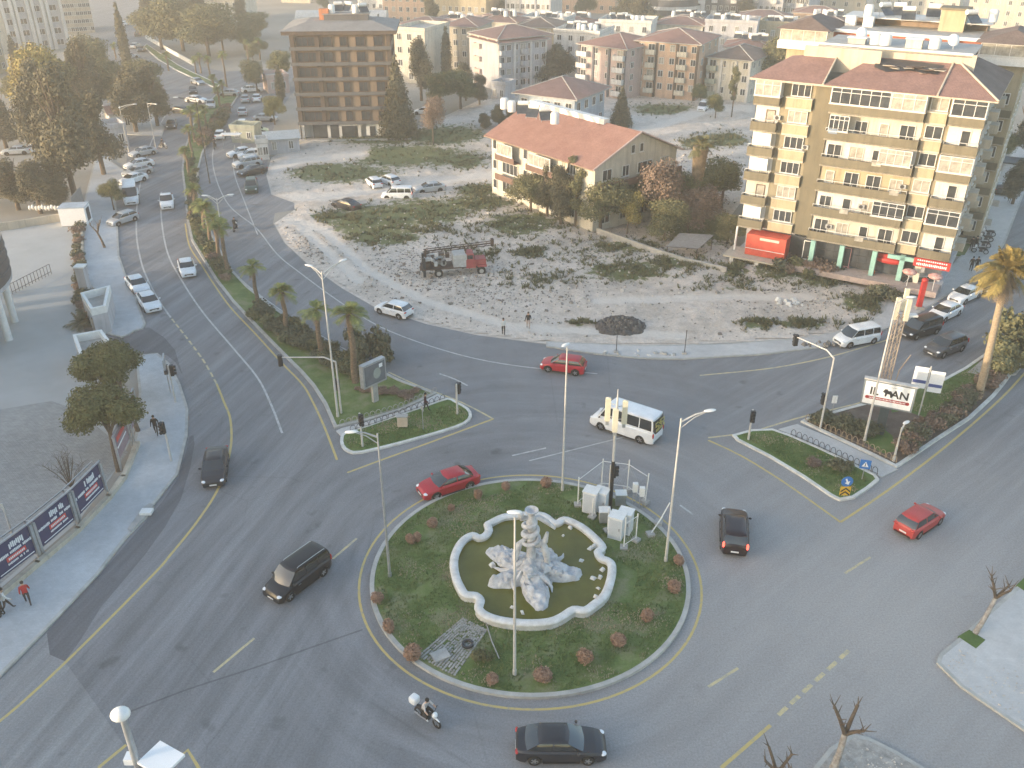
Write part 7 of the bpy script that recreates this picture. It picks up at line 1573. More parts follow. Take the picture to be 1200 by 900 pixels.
def statue():
    c = g(622, 672, .45); t = thing('fountain_sculpture', (c.x, c.y, .45), 0, 'white sculpture of a serpent coiled round a vase on a rocky fountain base', 'sculpture')
    # low rocky base whose draped edges run out in points
    mb = MB(); nu, nv = 150, 40; vs = []; fs = []
    for j in range(nv + 1):
        v = j / nv
        for i in range(nu):
            a = 2 * math.pi * i / nu; ca, sa = math.cos(a), math.sin(a)
            star = .58 + .80 * abs(math.cos(a * 2.5 + .35)) ** 2.4 + .22 * math.cos(a * 3 - 1.2) * abs(math.cos(a * 2.5 + .35)) + .16 * noise.noise(Vector((ca * 3, sa * 3, 1)))
            fold = abs(noise.noise(Vector((ca * 5, sa * 5, v * 1.2)))) * .5 + abs(noise.noise(Vector((ca * 11, sa * 11, v * 3)))) * .22
            r_ = 2.25 * star * (1 - v) ** 1.1 + .30 + fold * 1.1 * math.sin(math.pi * min(1, v * 1.3))
            z = -.3 + .60 * min(1, v * 5) ** .6 + 1.3 * max(0, v - .12) ** 1.5 + fold * .55 * (1 - v) + .30 * noise.noise(Vector((r_ * ca * 1.5, r_ * sa * 1.5, 6)))
            vs.append((r_ * ca, r_ * sa * .9, z + .16 * noise.noise(Vector((r_ * ca * 4, r_ * sa * 4, z * 4)))))
    for j in range(nv):
        for i in range(nu): k = (i + 1) % nu; fs.append((j * nu + i, j * nu + k, (j + 1) * nu + k, (j + 1) * nu + i))
    mb.add(vs, fs, M_STONE, True); part('rocky_base', mb.mesh('rocky_base', 50), t)
    dr = MB(); rr = random.Random(2)
    for k in range(13):
        a = 2 * math.pi * k / 13 + .3; L = rr.uniform(1.5, 2.9); P = [Vector((math.cos(a + .25 * math.sin(s * 5 + k)) * L * s, math.sin(a + .25 * math.sin(s * 5 + k)) * L * s * .9, 1.15 * (1 - s) ** 1.2 + .12 + .22 * math.sin(s * 7 + k) * (1 - s * .5))) for s in (.15, .3, .45, .6, .75, .88, 1.0)]
        dr.tube(P, [.22, .26, .24, .2, .15, .1, .03], M_STONE, 7)
    for x, y, z, r_, sd in ((-.1, -1.0, 1.05, .38, 4), (-.15, -1.35, 1.0, .2, 5), (.95, -.3, .75, .42, 6), (1.5, -.5, .55, .3, 7), (-1.3, .1, .7, .45, 8), (-1.5, .7, .6, .35, 9), (.5, .9, .9, .4, 3), (1.2, .7, .7, .4, 2)): dr.sphere((x, y, z), (r_ * 1.2, r_, r_ * .8), M_STONE, 14, 10, .7, sd)
    part('sea_creatures', dr.mesh('sea_creatures', 50), t)
    # supporting figures and column
    co_ = MB(); co_.tube([(0, 0, 1.2), (0, 0, 2.2), (0, 0, 3.2)], [.34, .26, .30], M_STONE, 12)
    for s in (-1, 1): co_.tube([(s * 1.05, -.1, .9), (s * .95, -.15, 1.7), (s * .75, -.1, 2.4), (s * .35, 0, 2.8)], [.16, .24, .22, .12], M_STONE, 9)
    co_.tube([(.35, 0, 2.2), (.85, -.1, 2.7), (.98, -.1, 3.35)], [.2, .2, .1], M_STONE, 8)
    part('column', co_.mesh('column', 70), t)
    sp = MB(); P = []; rad = []
    for i in range(70):
        s = i / 69; a = s * 2.7 * 2 * math.pi + 2.6; r_ = .50 - .14 * s; P.append((r_ * math.cos(a) - .1 * s, r_ * math.sin(a), 2.45 + 1.75 * s)); rad.append(.15 * (.55 + .6 * math.sin(math.pi * min(1, s * 1.0)) ** .5))
    P += [(-.62, -.1, 4.45), (-.66, -.12, 4.72), (-.62, -.2, 4.9)]; rad += [.2, .19, .12]; sp.tube(P, rad, M_STONE, 9); part('coiled_serpent', sp.mesh('coiled_serpent', 70), t)
    va = MB(); va.lathe((0, 0, 0), [(.0, 3.3), (.24, 3.4), (.34, 3.9), (.30, 4.3), (.20, 4.55), (.24, 4.75), (.42, 4.92), (.42, 5.0), (.30, 4.98), (.2, 4.8), (0, 4.7)], M_STONE, 18); part('vase', va.mesh('vase', 60), t)
    ar = MB(); ar.tube([(.05, .1, 4.2), (.45, .1, 4.35), (1.0, .1, 3.95), (1.45, .1, 3.5)], [.16, .18, .16, .10], M_STONE, 8)
    part('serpent_tail', ar.mesh('serpent_tail', 70), t)
statue()
rr = random.Random(11)
for k, (x, y) in enumerate([(681, 657), (692, 643), (697, 640), (706, 668), (703, 677), (695, 678), (701, 690), (668, 619), (698, 700), (577, 663), (600, 712), (612, 718), (660, 628)]):
    m = MB(); stone(m, (0, 0, 0), rr.uniform(.14, .3), M_POOLW); o = m.obj('broken_stone'); q = g(x, y, .47); o.location = (q.x, q.y, .52); tag(o, 'pale piece of broken plaster lying in the murky pool', 'debris', 'broken plaster in the pool')
# cobbled strip with slab and drain on the island
cb = MB(); A, B_ = g(510, 782), g(556, 734); d = (B_ - A); Ln = d.length; d.normalize(); s_ = Vector((-d.y, d.x, 0))
M_COB = mat('pale_cobbles', (.42, .41, .38), .9, col2=(.22, .21, .19), scale=3)
for i in range(34):
    for j in range(14):
        if rr.random() < .15: continue
        p = A + d * (Ln * (i + rr.random() * .4) / 34) + s_ * ((j - 7) * .16 * (1.2 - .4 * i / 34)); cb.box((p.x, p.y, island_z(p.x, p.y) + .02), (.13, .11, .07), M_COB, rz=rr.random())
tag(cb.obj('cobbled_strip'), 'strip of pale cobbles crossing the island grass', 'cobbles')
m = MB(); m.box((0, 0, 0), (.95, .75, .1), M_CONC); o = m.obj('concrete_slab'); q = g(516, 768, .3); o.location = (q.x, q.y, .32); o.rotation_euler = (0, 0, .5); tag(o, 'square concrete slab lying on the cobbled strip', 'slab')
m = MB(); m.lathe((0, 0, 0), [(.22, -.05), (.34, -.05), (.34, .08), (.22, .08), (.22, -.1), (0, -.1)], M_DARK, 14); o = m.obj('drain_opening'); q = g(548, 755, .3); o.location = (q.x, q.y, .32); tag(o, 'round dark drain opening on the island', 'drain')
m = MB(); P = [Vector((*g(x, y)[:2], .3)) for x, y in ((570, 735), (576, 755), (585, 776))]; m.tube(P, .035, M_CONC, 6); tag(m.obj('buried_pipe'), 'thin pale pipe lying in the grass below the basin', 'pipe')
# ------------------------------------------------------------------ lamps, signals, signs
def lamp(bx, by, tx, ty, arms, label, z=.15, r=.08, m=None, H=None, head='led'):
    """vertical pole at (bx, by); arms = list of (pixel x, pixel y) of the heads"""
    m = m or M_POLEW; b = g(bx, by, z); h = H or hgt(bx, by, ty, z); t = thing('street_lamp', b, 0, label, 'street lamp', 'street lamps')
    p = MB(); p.tube([(0, 0, 0), (0, 0, .35)], [r * 1.5, r * 1.45], m, 10); p.tube([(0, 0, .35), (0, 0, h * .5), (0, 0, h)], [r * 1.2, r * .9, r * .6], m, 10); part('pole', p.mesh('pole'), t)
    for ax, ay in arms:
        e = g(ax, ay, z + h + .25); v = Vector((e.x - b.x, e.y - b.y, .25)); L = math.hypot(v.x, v.y)
        if L > 3.5: v.x *= 3.5 / L; v.y *= 3.5 / L; L = 3.5
        a = MB()
        if L > .3: a.tube([(0, 0, h - .25), (v.x * .5, v.y * .5, h + .12), (v.x, v.y, h + .25)], [.06, .05, .045], m, 7); a.tube([(0, 0, h - .7), (v.x * .45, v.y * .45, h - .1), (v.x * .9, v.y * .9, h + .2)], .03, m, 6); part('arm', a.mesh('arm'), t)
        hd = MB(); hd.sphere((0, 0, 0), (.40, .16, .07), M_WHITE, 12, 8); part('lamp_head', hd.mesh('lamp_head'), t, loc=(v.x, v.y, h + .25), rz=math.atan2(v.y, v.x) if L > .1 else 0)
    return t
lamp(659, 575, 663, 407, [(663, 404)], 'tall pale lamp post rising behind the antenna mast, in front of the red hatchback')
lamp(780, 658, 798, 490, [(832, 481)], 'lamp post on the right rim of the island with its arm to the right')
lamp(603, 790, 603, 606, [(603, 600)], 'lamp post standing right in front of the fountain sculpture', z=.25)
lamp(457, 676, 445, 508, [(412, 506)], 'lamp post on the left rim of the island with its arm to the left', m=M_GALV)
lamp(396, 488, 382, 318, [(362, 311), (402, 305)], 'double-armed lamp post on the nose of the palm median')
lamp(268, 318, 258, 232, [(240, 229), (270, 228)], 'double-armed lamp post among the upper palms', r=.07)
lamp(183, 175, 180, 120, [(188, 124)], 'lamp post by the bus stop kiosk', r=.07)
lamp(151, 178, 148, 124, [(140, 126), (158, 122)], 'twin white lamp post in front of the tree cluster', r=.07)
lamp(18, 636, -2, 590, [(-8, 586)], 'short lamp post inside the paved yard at the left edge', z=.02, r=.08)
lamp(1013, 516, 1062, 352, [(1068, 348)], 'long leaning-looking lamp post passing in front of the big advertising board', r=.085)
lamp(1047, 540, 1062, 497, [(1062, 495)], 'short white bollard-like lamp stub near the kerb of the right wedge', H=3.0)
lamp(246, 215, 226, 116, [(206, 114)], 'lamp post with a dark head above the upper palms', r=.07, m=M_DARK)
# pole with white head and solar-like panel close to the camera
def camera_pole():
    tp = g(143, 838, 12.0); t = thing('camera_pole', (tp.x, tp.y, 0), 0, 'tall pole with a white housing and white panel, cut off at the bottom left', 'camera pole')
    m = MB(); m.tube([(0, 0, 0), (0, 0, 11.9)], [.2, .12], M_GALV, 12); part('pole', m.mesh('pole'), t)
    m = MB(); m.sphere((-.05, 0, 12.05), (.36, .32, .24), M_WHITE, 14, 9); part('white_housing', m.mesh('white_housing'), t)
    m = MB(); m.box((.95, .0, 9.6), (1.3, 1.1, .12), M_SIGNW, rz=-.5); m.box((1.15, -.75, 9.55), (1.2, .5, .05), mat('pale_cyan_panel', (.55, .68, .70), .4), rz=-.5); m.box((.3, 0, 9.5), (.8, .1, .1), M_GALV, rz=-.3); part('panel', m.mesh('panel'), t)
    m = MB(); m.lathe((1.25, -1.6, 9.2), [(0, .02), (.3, .06), (.3, .1), (0, .06)], M_SIGNW, 14); m.tube([(0, 0, 9.0), (.6, -.9, 9.1), (1.25, -1.6, 9.2)], .03, M_GALV, 5); m.box((-.3, .2, 9.4), (.4, .4, .3), M_SIGNW); part('round_antenna', m.mesh('round_antenna'), t)
camera_pole()
def signal_head(m, x, y, z, fx=0, fy=-1):
    a = math.atan2(fy, fx); m.box((x, y, z), (.28, .34, .95), M_BLACK, rz=a)
    for k in range(3):
        c, s = math.cos(a), math.sin(a); m.tube([(x + c * .12, y + s * .12, z + .3 - k * .3), (x + c * .34, y + s * .34, z + .32 - k * .3)], [.13, .12], M_BLACK, 8)
M_LREDL = mat('signal_red_lens', (.25, .02, .02), .3, var=0); M_LAMB = mat('signal_amber_lens', (.25, .14, .02), .3, var=0); M_LGRN = mat('signal_green_lens', (.02, .2, .1), .3, var=0)
def signal(bx, by, ty, label, arm=None, face=-90, z=.15, heads=1, low=True):
    b = g(bx, by, z); h = hgt(bx, by, ty, z); t = thing('traffic_light', b, 0, label, 'traffic light', 'traffic lights'); fx, fy = math.cos(R(face)), math.sin(R(face))
    p = MB(); p.tube([(0, 0, 0), (0, 0, h)], [.09, .07], M_POLEW, 8)
    spots = []
    if arm:
        e = g(arm[0], arm[1], z + h); v = Vector((e.x - b.x, e.y - b.y, 0)); p.tube([(0, 0, h), (v.x * .2, v.y * .2, h + .35), (v.x, v.y, h + .1)], [.07, .06, .045], M_POLEW, 8); spots.append((v.x, v.y, h - .2)); 
        if low: spots.append((fx * .25, fy * .25, 2.6))
    else: spots.append((fx * .22, fy * .22, h - .5))
    part('pole', p.mesh('pole'), t)
    for x, y, zz in spots:
        m = MB(); signal_head(m, 0, 0, 0, fx, fy); o = part('signal_head', m.mesh('signal_head'), t, loc=(x, y, zz))
        for k, mm in enumerate((M_LREDL, M_LAMB, M_LGRN)):
            q = MB(); q.sphere((fx * .16, fy * .16, .3 - .3 * k), (.09, .09, .09), mm, 8, 6); part('lens', q.mesh('lens'), o)
signal(400, 484, 424, 'traffic light reaching left over the road from the palm median', (328, 420), 120)
signal(536, 485, 450, 'traffic light post at the right tip of the palm median', None, 60)
signal(961, 502, 420, 'traffic light with a curved arm reaching over the upper right road', (933, 396), 100)
signal(877, 515, 480, 'traffic light post at the left tip of the right grass island', None, -90)
signal(201, 540, 493, 'traffic light post on the left pavement next to the walking person', None, -100, z=.13)
signal(206, 471, 428, 'traffic light post with a dark panel on the left pavement, upper one', None, 10, z=.13)
signal(425, 523, 484, 'small traffic light post on the left end of the grass nose', None, -60)
signal(713, 592, 545, 'black traffic light beside the cabinets on the island', None, 0, z=.25)
o = MB(); o.box((0, 0, 3.0), (.12, 1.5, .95), M_GALV, rz=.3); o.tube([(0, 0, 0), (0, 0, 3.4)], .05, M_GALV, 6); o.box((0, .1, 2.2), (.3, 1.2, .4), M_DARK, rz=.3); o = o.obj('sign_panel'); q = g(200, 460, .13); o.location = q; tag(o, 'grey sign panel seen from behind beside the upper left traffic light', 'sign')
# text helper: real letters as solid meshes
def text_mesh(s, size, m, ex=.015, name='lettering', bold=0.0):
    cu = bpy.data.curves.new('t', 'FONT'); cu.body = s; cu.size = size; cu.extrude = ex; cu.align_x = 'CENTER'; cu.align_y = 'CENTER'; cu.offset = bold
    o = bpy.data.objects.new('t', cu); C.objects.link(o); bpy.context.view_layer.update(); me = bpy.data.meshes.new_from_object(o.evaluated_get(bpy.context.evaluated_depsgraph_get())); bpy.data.objects.remove(o)
    me.name = name; me.materials.clear(); me.materials.append(m); return me
def upright(o, x, y, z): o.rotation_euler = (R(90), 0, 0); o.location = (x, y, z)
# big advertising board
def big_board():
    b = g(1030, 508, .14); h0 = 3.4; a = g(1013, 468, 3.4); c = g(1066, 477, 3.4); d = c - a; W = 6.2; rz = R(-24)
    t = thing('advertising_board', (b.x, b.y, .14), rz, 'large white advertising board on a dark post, black letters over a red strip', 'advertising board'); t.scale = (.72, .8, .72)
    m = MB(); m.box((0, 0, h0 / 2), (.95, .4, h0), mat('board_post', (.04, .055, .065), .6)); part('post', m.mesh('post'), t)
    W, Hh = 5.3, 3.1; cz = h0 + Hh / 2; m = MB(); m.box((0, 0, cz), (W, .42, Hh), mat('board_frame', (.16, .19, .21), .5)); part('frame', m.mesh('frame'), t)
    m = MB(); m.box((0, -.225, cz), (W - .4, .03, Hh - .4), M_SIGNW); part('face', m.mesh('face'), t)
    m = MB(); m.box((0, -.05, cz + Hh / 2 + .06), (W + .1, .6, .1), M_POLEW); part('top_ledge', m.mesh('top_ledge'), t)
    ink = mat('black_ink', (.015, .015, .02), .5, var=0); redk = mat('red_ink', (.33, .03, .035), .5, var=0)
    for s, x in (('IL', -1.45), ('AN', 1.15)):
        o = part('lettering', text_mesh(s, 1.25, ink, bold=.03), t); upright(o, x, -.25, cz + .25)
    m = MB(); P = [(-.45, .1), (-.3, .45), (-.05, .5), (.1, .3), (.35, .35), (.55, .05), (.5, -.35), (.35, -.35), (.3, -.1), (.05, -.05), (-.05, -.4), (-.2, -.4), (-.2, 0)]
    i0 = 0; m.prism([(x, y) for x, y in P], -.01, .01, ink); o = part('emblem', m.mesh('emblem'), t); upright(o, -.15, -.25, cz + .28)
    m = MB(); m.box((0, -.25, cz - .55), (4.1, .02, .34), redk); m.tube([(-2.05, -.24, cz - .55), (-2.05, -.26, cz - .55)], .2, redk, 12); m.tube([(2.05, -.24, cz - .55), (2.05, -.26, cz - .55)], .2, redk, 12); part('red_strip', m.mesh('red_strip'), t)
    m = MB(); rr = random.Random(1)
    for i in range(26): m.box((-1.8 + 3.6 * i / 25, -.265, cz - .55), (.08, .012, rr.uniform(.10, .18)), M_SIGNW)
    for i in range(20): m.box((-.9 + 2.0 * i / 19, -.245, cz + 1.05), (.06, .012, rr.uniform(.06, .1)), mat('grey_ink', (.3, .3, .3), .5, var=0))
    part('small_print', m.mesh('small_print'), t)
big_board()
# lightbox board on the palm median
def lightbox():
    b = g(440, 470, .12); t = thing('lightbox_board', (b.x, b.y, .12), R(48), 'grey double-sided lightbox board on a thick post in the palm median', 'lightbox'); h0 = 1.9; t.scale = (.72, .8, .85)
    m = MB(); m.box((0, 0, h0 / 2 + .1), (.75, .35, h0 + .2), M_CONC); part('post', m.mesh('post'), t)
    m = MB(); m.box((0, 0, h0 + 1.35), (3.4, .62, 2.5), M_GALV); part('frame', m.mesh('frame'), t)
    m = MB(); m.box((0, -.32, h0 + 1.35), (3.0, .04, 2.1), mat('poster_grey', (.10, .11, .13), .3, col2=(.17, .18, .20), scale=.8)); part('poster', m.mesh('poster'), t)
    m = MB(); m.sphere((0.3, -.34, h0 + 1.3), (.55, .02, .6), mat('poster_green', (.30, .33, .30), .4), 12, 8); m.box((.9, -.345, h0 + 2.0), (.5, .02, .4), M_SIGNW); part('poster_print', m.mesh('poster_print'), t)
lightbox()
# direction sign, seen obliquely
m = MB(); t = thing('direction_sign', g(1075, 487, .14), R(-20), 'white direction sign in two panels with a dark blue band, beside the advertising board', 'direction sign')
for s in (-1, 1):
    m = MB(); m.box((0, 0, 0), (1.05, .05, 1.9), M_SIGNW); m.box((0, -.03, -.35), (1.0, .02, .28), mat('blue_band', (.05, .08, .25), .5, var=0)); part('panel', m.mesh('panel'), t, loc=(s * .62 + .1, 0, 3.4 - .1 * s))
m = MB(); m.tube([(.1, .06, 0), (.1, .06, 4.6)], .06, M_POLEW, 7); part('pole', m.mesh('pole'), t)
# blue signs
def post_sign(px, py, h, label, kind, rz=0, z=.14):
    t = thing('road_sign', g(px, py, z), R(rz), label, 'road sign'); m = MB(); m.tube([(0, .04, 0), (0, .04, h + .2)], .035, M_GALV, 6); part('pole', m.mesh('pole'), t)
    if kind == 'crossing':
        m = MB(); m.box((0, 0, h), (.75, .03, .75), M_BLUE); part('plate', m.mesh('plate'), t)
        m = MB(); m.add([(-.24, -.022, h - .2), (.24, -.022, h - .2), (0, -.022, h + .24)], [(0, 1, 2)], M_SIGNW); part('white_triangle', m.mesh('white_triangle'), t)
        m = MB(); m.box((0, -.03, h - .02), (.05, .01, .18), M_BLACK); m.tube([(0, -.03, h - .08), (.07, -.03, h - .17)], .015, M_BLACK, 4); m.tube([(0, -.03, h - .08), (-.07, -.03, h - .17)], .015, M_BLACK, 4); m.sphere((0, -.03, h + .09), (.03, .01, .03), M_BLACK, 8, 5); part('walker_symbol', m.mesh('walker_symbol'), t)
    else:
        m = MB(); m.lathe((0, 0, h + .55), [(0, 0), (.42, 0), (.42, .04), (0, .04)], M_BLUE, 24, 'y'); part('round_plate', m.mesh('round_plate'), t)
        m = MB(); m.prism([(-.06, .28), (.06, .28), (.06, -.02), (.2, -.02), (0, -.28), (-.2, -.02), (-.06, -.02)], -.01, .01, M_SIGNW); o = part('arrow', m.mesh('arrow'), t); o.rotation_euler = (R(90), 0, 0); o.rotation_euler.rotate_axis('Z', R(25)); o.location = (0, -.02, h + .55)
        m = MB(); m.box((0, 0, h - .25), (.75, .03, .75), M_YSIGN); part('chevron_plate', m.mesh('chevron_plate'), t)
        m = MB()
        for dz in (-.28, .02): m.prism([(-.34, -.1 + dz), (0, .18 + dz), (.34, -.1 + dz), (.34, .03 + dz), (0, .31 + dz), (-.34, .03 + dz)], -.008, .008, M_BLACK)
        o = part('chevrons', m.mesh('chevrons'), t); o.rotation_euler = (R(90), 0, 0); o.location = (0, -.03, h - .27)
post_sign(1010, 562, 1.35, 'square blue pedestrian crossing sign on the right grass island', 'crossing', -15)
post_sign(989, 582, .75, 'round blue arrow sign over a yellow and black chevron plate', 'arrow', 0)
t = thing('road_sign', g(496, 503, .14), R(30), 'thin bare sign post on the grass nose near the walkway', 'road sign'); m = MB(); m.tube([(0, 0, 0), (0, 0, 2.2)], .03, M_GALV, 6); m.box((0, 0, 2.0), (.05, .45, .45), M_GALV); part('pole', m.mesh('pole'), t)
t = thing('road_sign', g(974, 489, .1), R(0), 'small white sign at the upper kerb behind the curved traffic light', 'road sign'); m = MB(); m.tube([(0, 0, 0), (0, 0, 1.9)], .03, M_GALV, 6); m.box((0, 0, 1.7), (.4, .05, .7), M_SIGNW); part('pole', m.mesh('pole'), t)
m = MB(); m.box((0, 0, .55), (.8, .45, .9), mat('tan_cabinet', (.52, .42, .33), .7)); m.box((0, 0, 1.03), (.9, .55, .08), M_CONC); o = m.obj('utility_cabinet'); o.location = g(472, 500, .13); tag(o, 'small tan cabinet on the grass nose of the palm median', 'cabinet')
# hoop fences
def hoop_fence(pts, label, n, h=.55, m=None, z=.1, name='hoop_fence'):
    P = gc(pts, 8); L = [0]
    for a, b in zip(P, P[1:]): L.append(L[-1] + (b - a).length)
    def at(s):
        s *= L[-1]
        for i in range(len(L) - 1):
            if s <= L[i + 1]: return P[i].lerp(P[i + 1], (s - L[i]) / max(1e-6, L[i + 1] - L[i]))
        return P[-1]
    m = m or M_POLEW; t = thing(name, (0, 0, 0), 0, label, 'fence'); t.location = (P[0].x, P[0].y, z); o0 = Vector((P[0].x, P[0].y, 0)); f = MB()
    f.tube([tuple(at(i / 30) - o0 + Vector((0, 0, .12))) for i in range(31)], .02, m, 5, False); part('rail', f.mesh('rail'), t)
    for i in range(n):
        a, b = at((i + .08) / n) - o0, at((i + .92) / n) - o0; hp = MB(); hp.tube([a.lerp(b, .5 - .5 * math.cos(math.pi * k / 8)) + Vector((0, 0, h * math.sin(math.pi * k / 8) ** .5)) for k in range(9)], .025, m, 5, False); part('hoop', hp.mesh('hoop'), t)
hoop_fence([(398, 500), (430, 491), (470, 479), (512, 460)], 'hoop fence on the upper side of the walkway across the palm median', 18, .5, M_CONC)
hoop_fence([(410, 507), (440, 498), (470, 487), (500, 476.5), (522, 468.5)], 'hoop fence on the lower side of the walkway across the palm median', 16, .5, M_DARK)
hoop_fence([(926, 511), (960, 526), (1000, 545), (1028, 558)], 'hoop fence between the walkway and the right grass island', 15, .6, M_DARK)
hoop_fence([(943, 494), (980, 512), (1020, 530), (1050, 545)], 'rusty looped fence along the lower end of the right wedge', 17, .6, mat('rusty_fence', (.30, .22, .14), .8, var=.3), z=.17)
# hoardings
def hoarding():
    pts = [(-52, 742), (-4, 692), (48, 652), (92, 614), (126, 578)]; H = 2.9
    P = [g(x, y, .1) for x, y in pts]
    wall_run('hoarding_base_wall', [(-50, 745), (46, 664), (93, 624), (129, 586), (146, 563), (162, 523)], .35, .35, M_BASEW, 'low tan wall under the navy hoarding', z=.1)
    for i, (a, b) in enumerate(zip(P, P[1:])):
        d = b - a; L = d.length; rz = math.atan2(d.y, d.x); t = thing('hoarding_panel', (a.x, a.y, .1), rz, 'navy printed hoarding panel, %s from the upper end of the row' % ['fourth', 'third', 'second', 'first'][i], 'hoarding', 'navy hoardings')
        m = MB(); m.box((L / 2, 0, .5 + 1.2), (L - .15, .08, 2.3), M_NAVY); part('panel', m.mesh('panel'), t)
        m = MB(); m.box((L / 2, -.05, 2.83), (L, .1, .1), M_GALV); m.box((L / 2, .5, 2.75), (L, .08, .08), M_GALV); m.box((L / 2, .1, 2.6), (L, .05, .3), M_DARK); part('top_rail', m.mesh('top_rail'), t)
        m = MB(); m.box((.1, -.1, 1.35), (.2, .2, 2.7), M_GALV); m.box((L - .15, -.1, 1.35), (.2, .2, 2.7), M_GALV); m.tube([(.1, .5, 0), (.1, .5, 2.75)], .06, M_GALV, 6); m.tube([(.1, 0, 2.8), (.1, .5, 2.75)], .04, M_GALV, 5); part('post', m.mesh('post'), t)
        m = MB(); rr = random.Random(3 + i)
        for row, (z, h, n_, x0, x1, mm) in enumerate(((2.25, .42, 9, .42, .78, M_SIGNW), (1.78, .2, 26, .1, .92, M_SIGNW), (1.08, .14, 16, .35, .8, M_SIGNW), (.72, .05, 1, .15, .9, M_SIGNW))):
            for k in range(n_): 
                w_ = (x1 - x0) * L / n_ * (.66 if n_ > 1 else 1); x = x0 * L + (x1 - x0) * L * (k + .5) / n_; hh = h * rr.uniform(.7, 1.1) if n_ > 1 else h
                if n_ > 1 and rr.random() < .12: continue
                m.box((x, -.055, z + (rr.uniform(-.05, .05) if row == 0 else 0)), (w_, .03, hh), mm)
        m.box((L * .56, -.055, 1.42), (L * .42, .03, .32), mat('print_red', (.60, .07, .06), .5, var=.05))
        for k in range(10): m.box((L * (.38 + .36 * (k + .5) / 10), -.075, 1.42), (L * .36 / 10 * .6, .02, .15), M_SIGNW)
        part('printing', m.mesh('printing'), t)
M_BASEW = WM['sand']
hoarding()
for i, (a, b, c, lb) in enumerate((((141, 552), (154, 523), 'pinkgrey', 'pink-grey printed hoarding between the tree trunks'), ((156, 518), (163, 492), 'pinkgrey2', 'pale red printed hoarding beyond the tree trunks'))):
    A, B_ = g(*a, .1), g(*b, .1); d = B_ - A; L = d.length; t = thing('hoarding_panel', A, math.atan2(d.y, d.x), lb, 'hoarding'); m = MB(); m.box((L / 2, 0, 1.9), (L - .1, .08, 2.2), mat(c, (.33, .24, .26), .7, col2=(.22, .16, .19), scale=1)); part('panel', m.mesh('panel'), t)
    m = MB(); [m.box((x, -.08, 1.5), (.14, .14, 3.0), M_GALV) for x in (.05, L - .05)]; m.box((L * .45, -.08, 3.0), (L, .1, .08), M_GALV); part('post', m.mesh('post'), t)
    m = MB(); m.box((L * .5, -.05, 2.3), (L * .6, .03, .4), mat('print_red', (.60, .07, .06))); m.box((L * .5, -.05, 1.7), (L * .7, .03, .12), M_SIGNW); part('printing', m.mesh('printing'), t)
# gutter step patch on the left pavement
m = MB(); m.prism([g(*p) for p in [(150, 622), (168, 597), (176, 592), (181, 594), (172, 606), (154, 625)]], 0, .19, M_CONC); tag(m.obj('kerb_debris'), 'broken concrete edge and drain at the kerb of the left pavement', 'drain')
m = MB(); m.box((0, 0, .1), (.8, .6, .2), M_WHITE); o = m.obj('white_block'); o.location = g(172, 601, .19); tag(o, 'white concrete block lying on the broken kerb edge', 'concrete block')
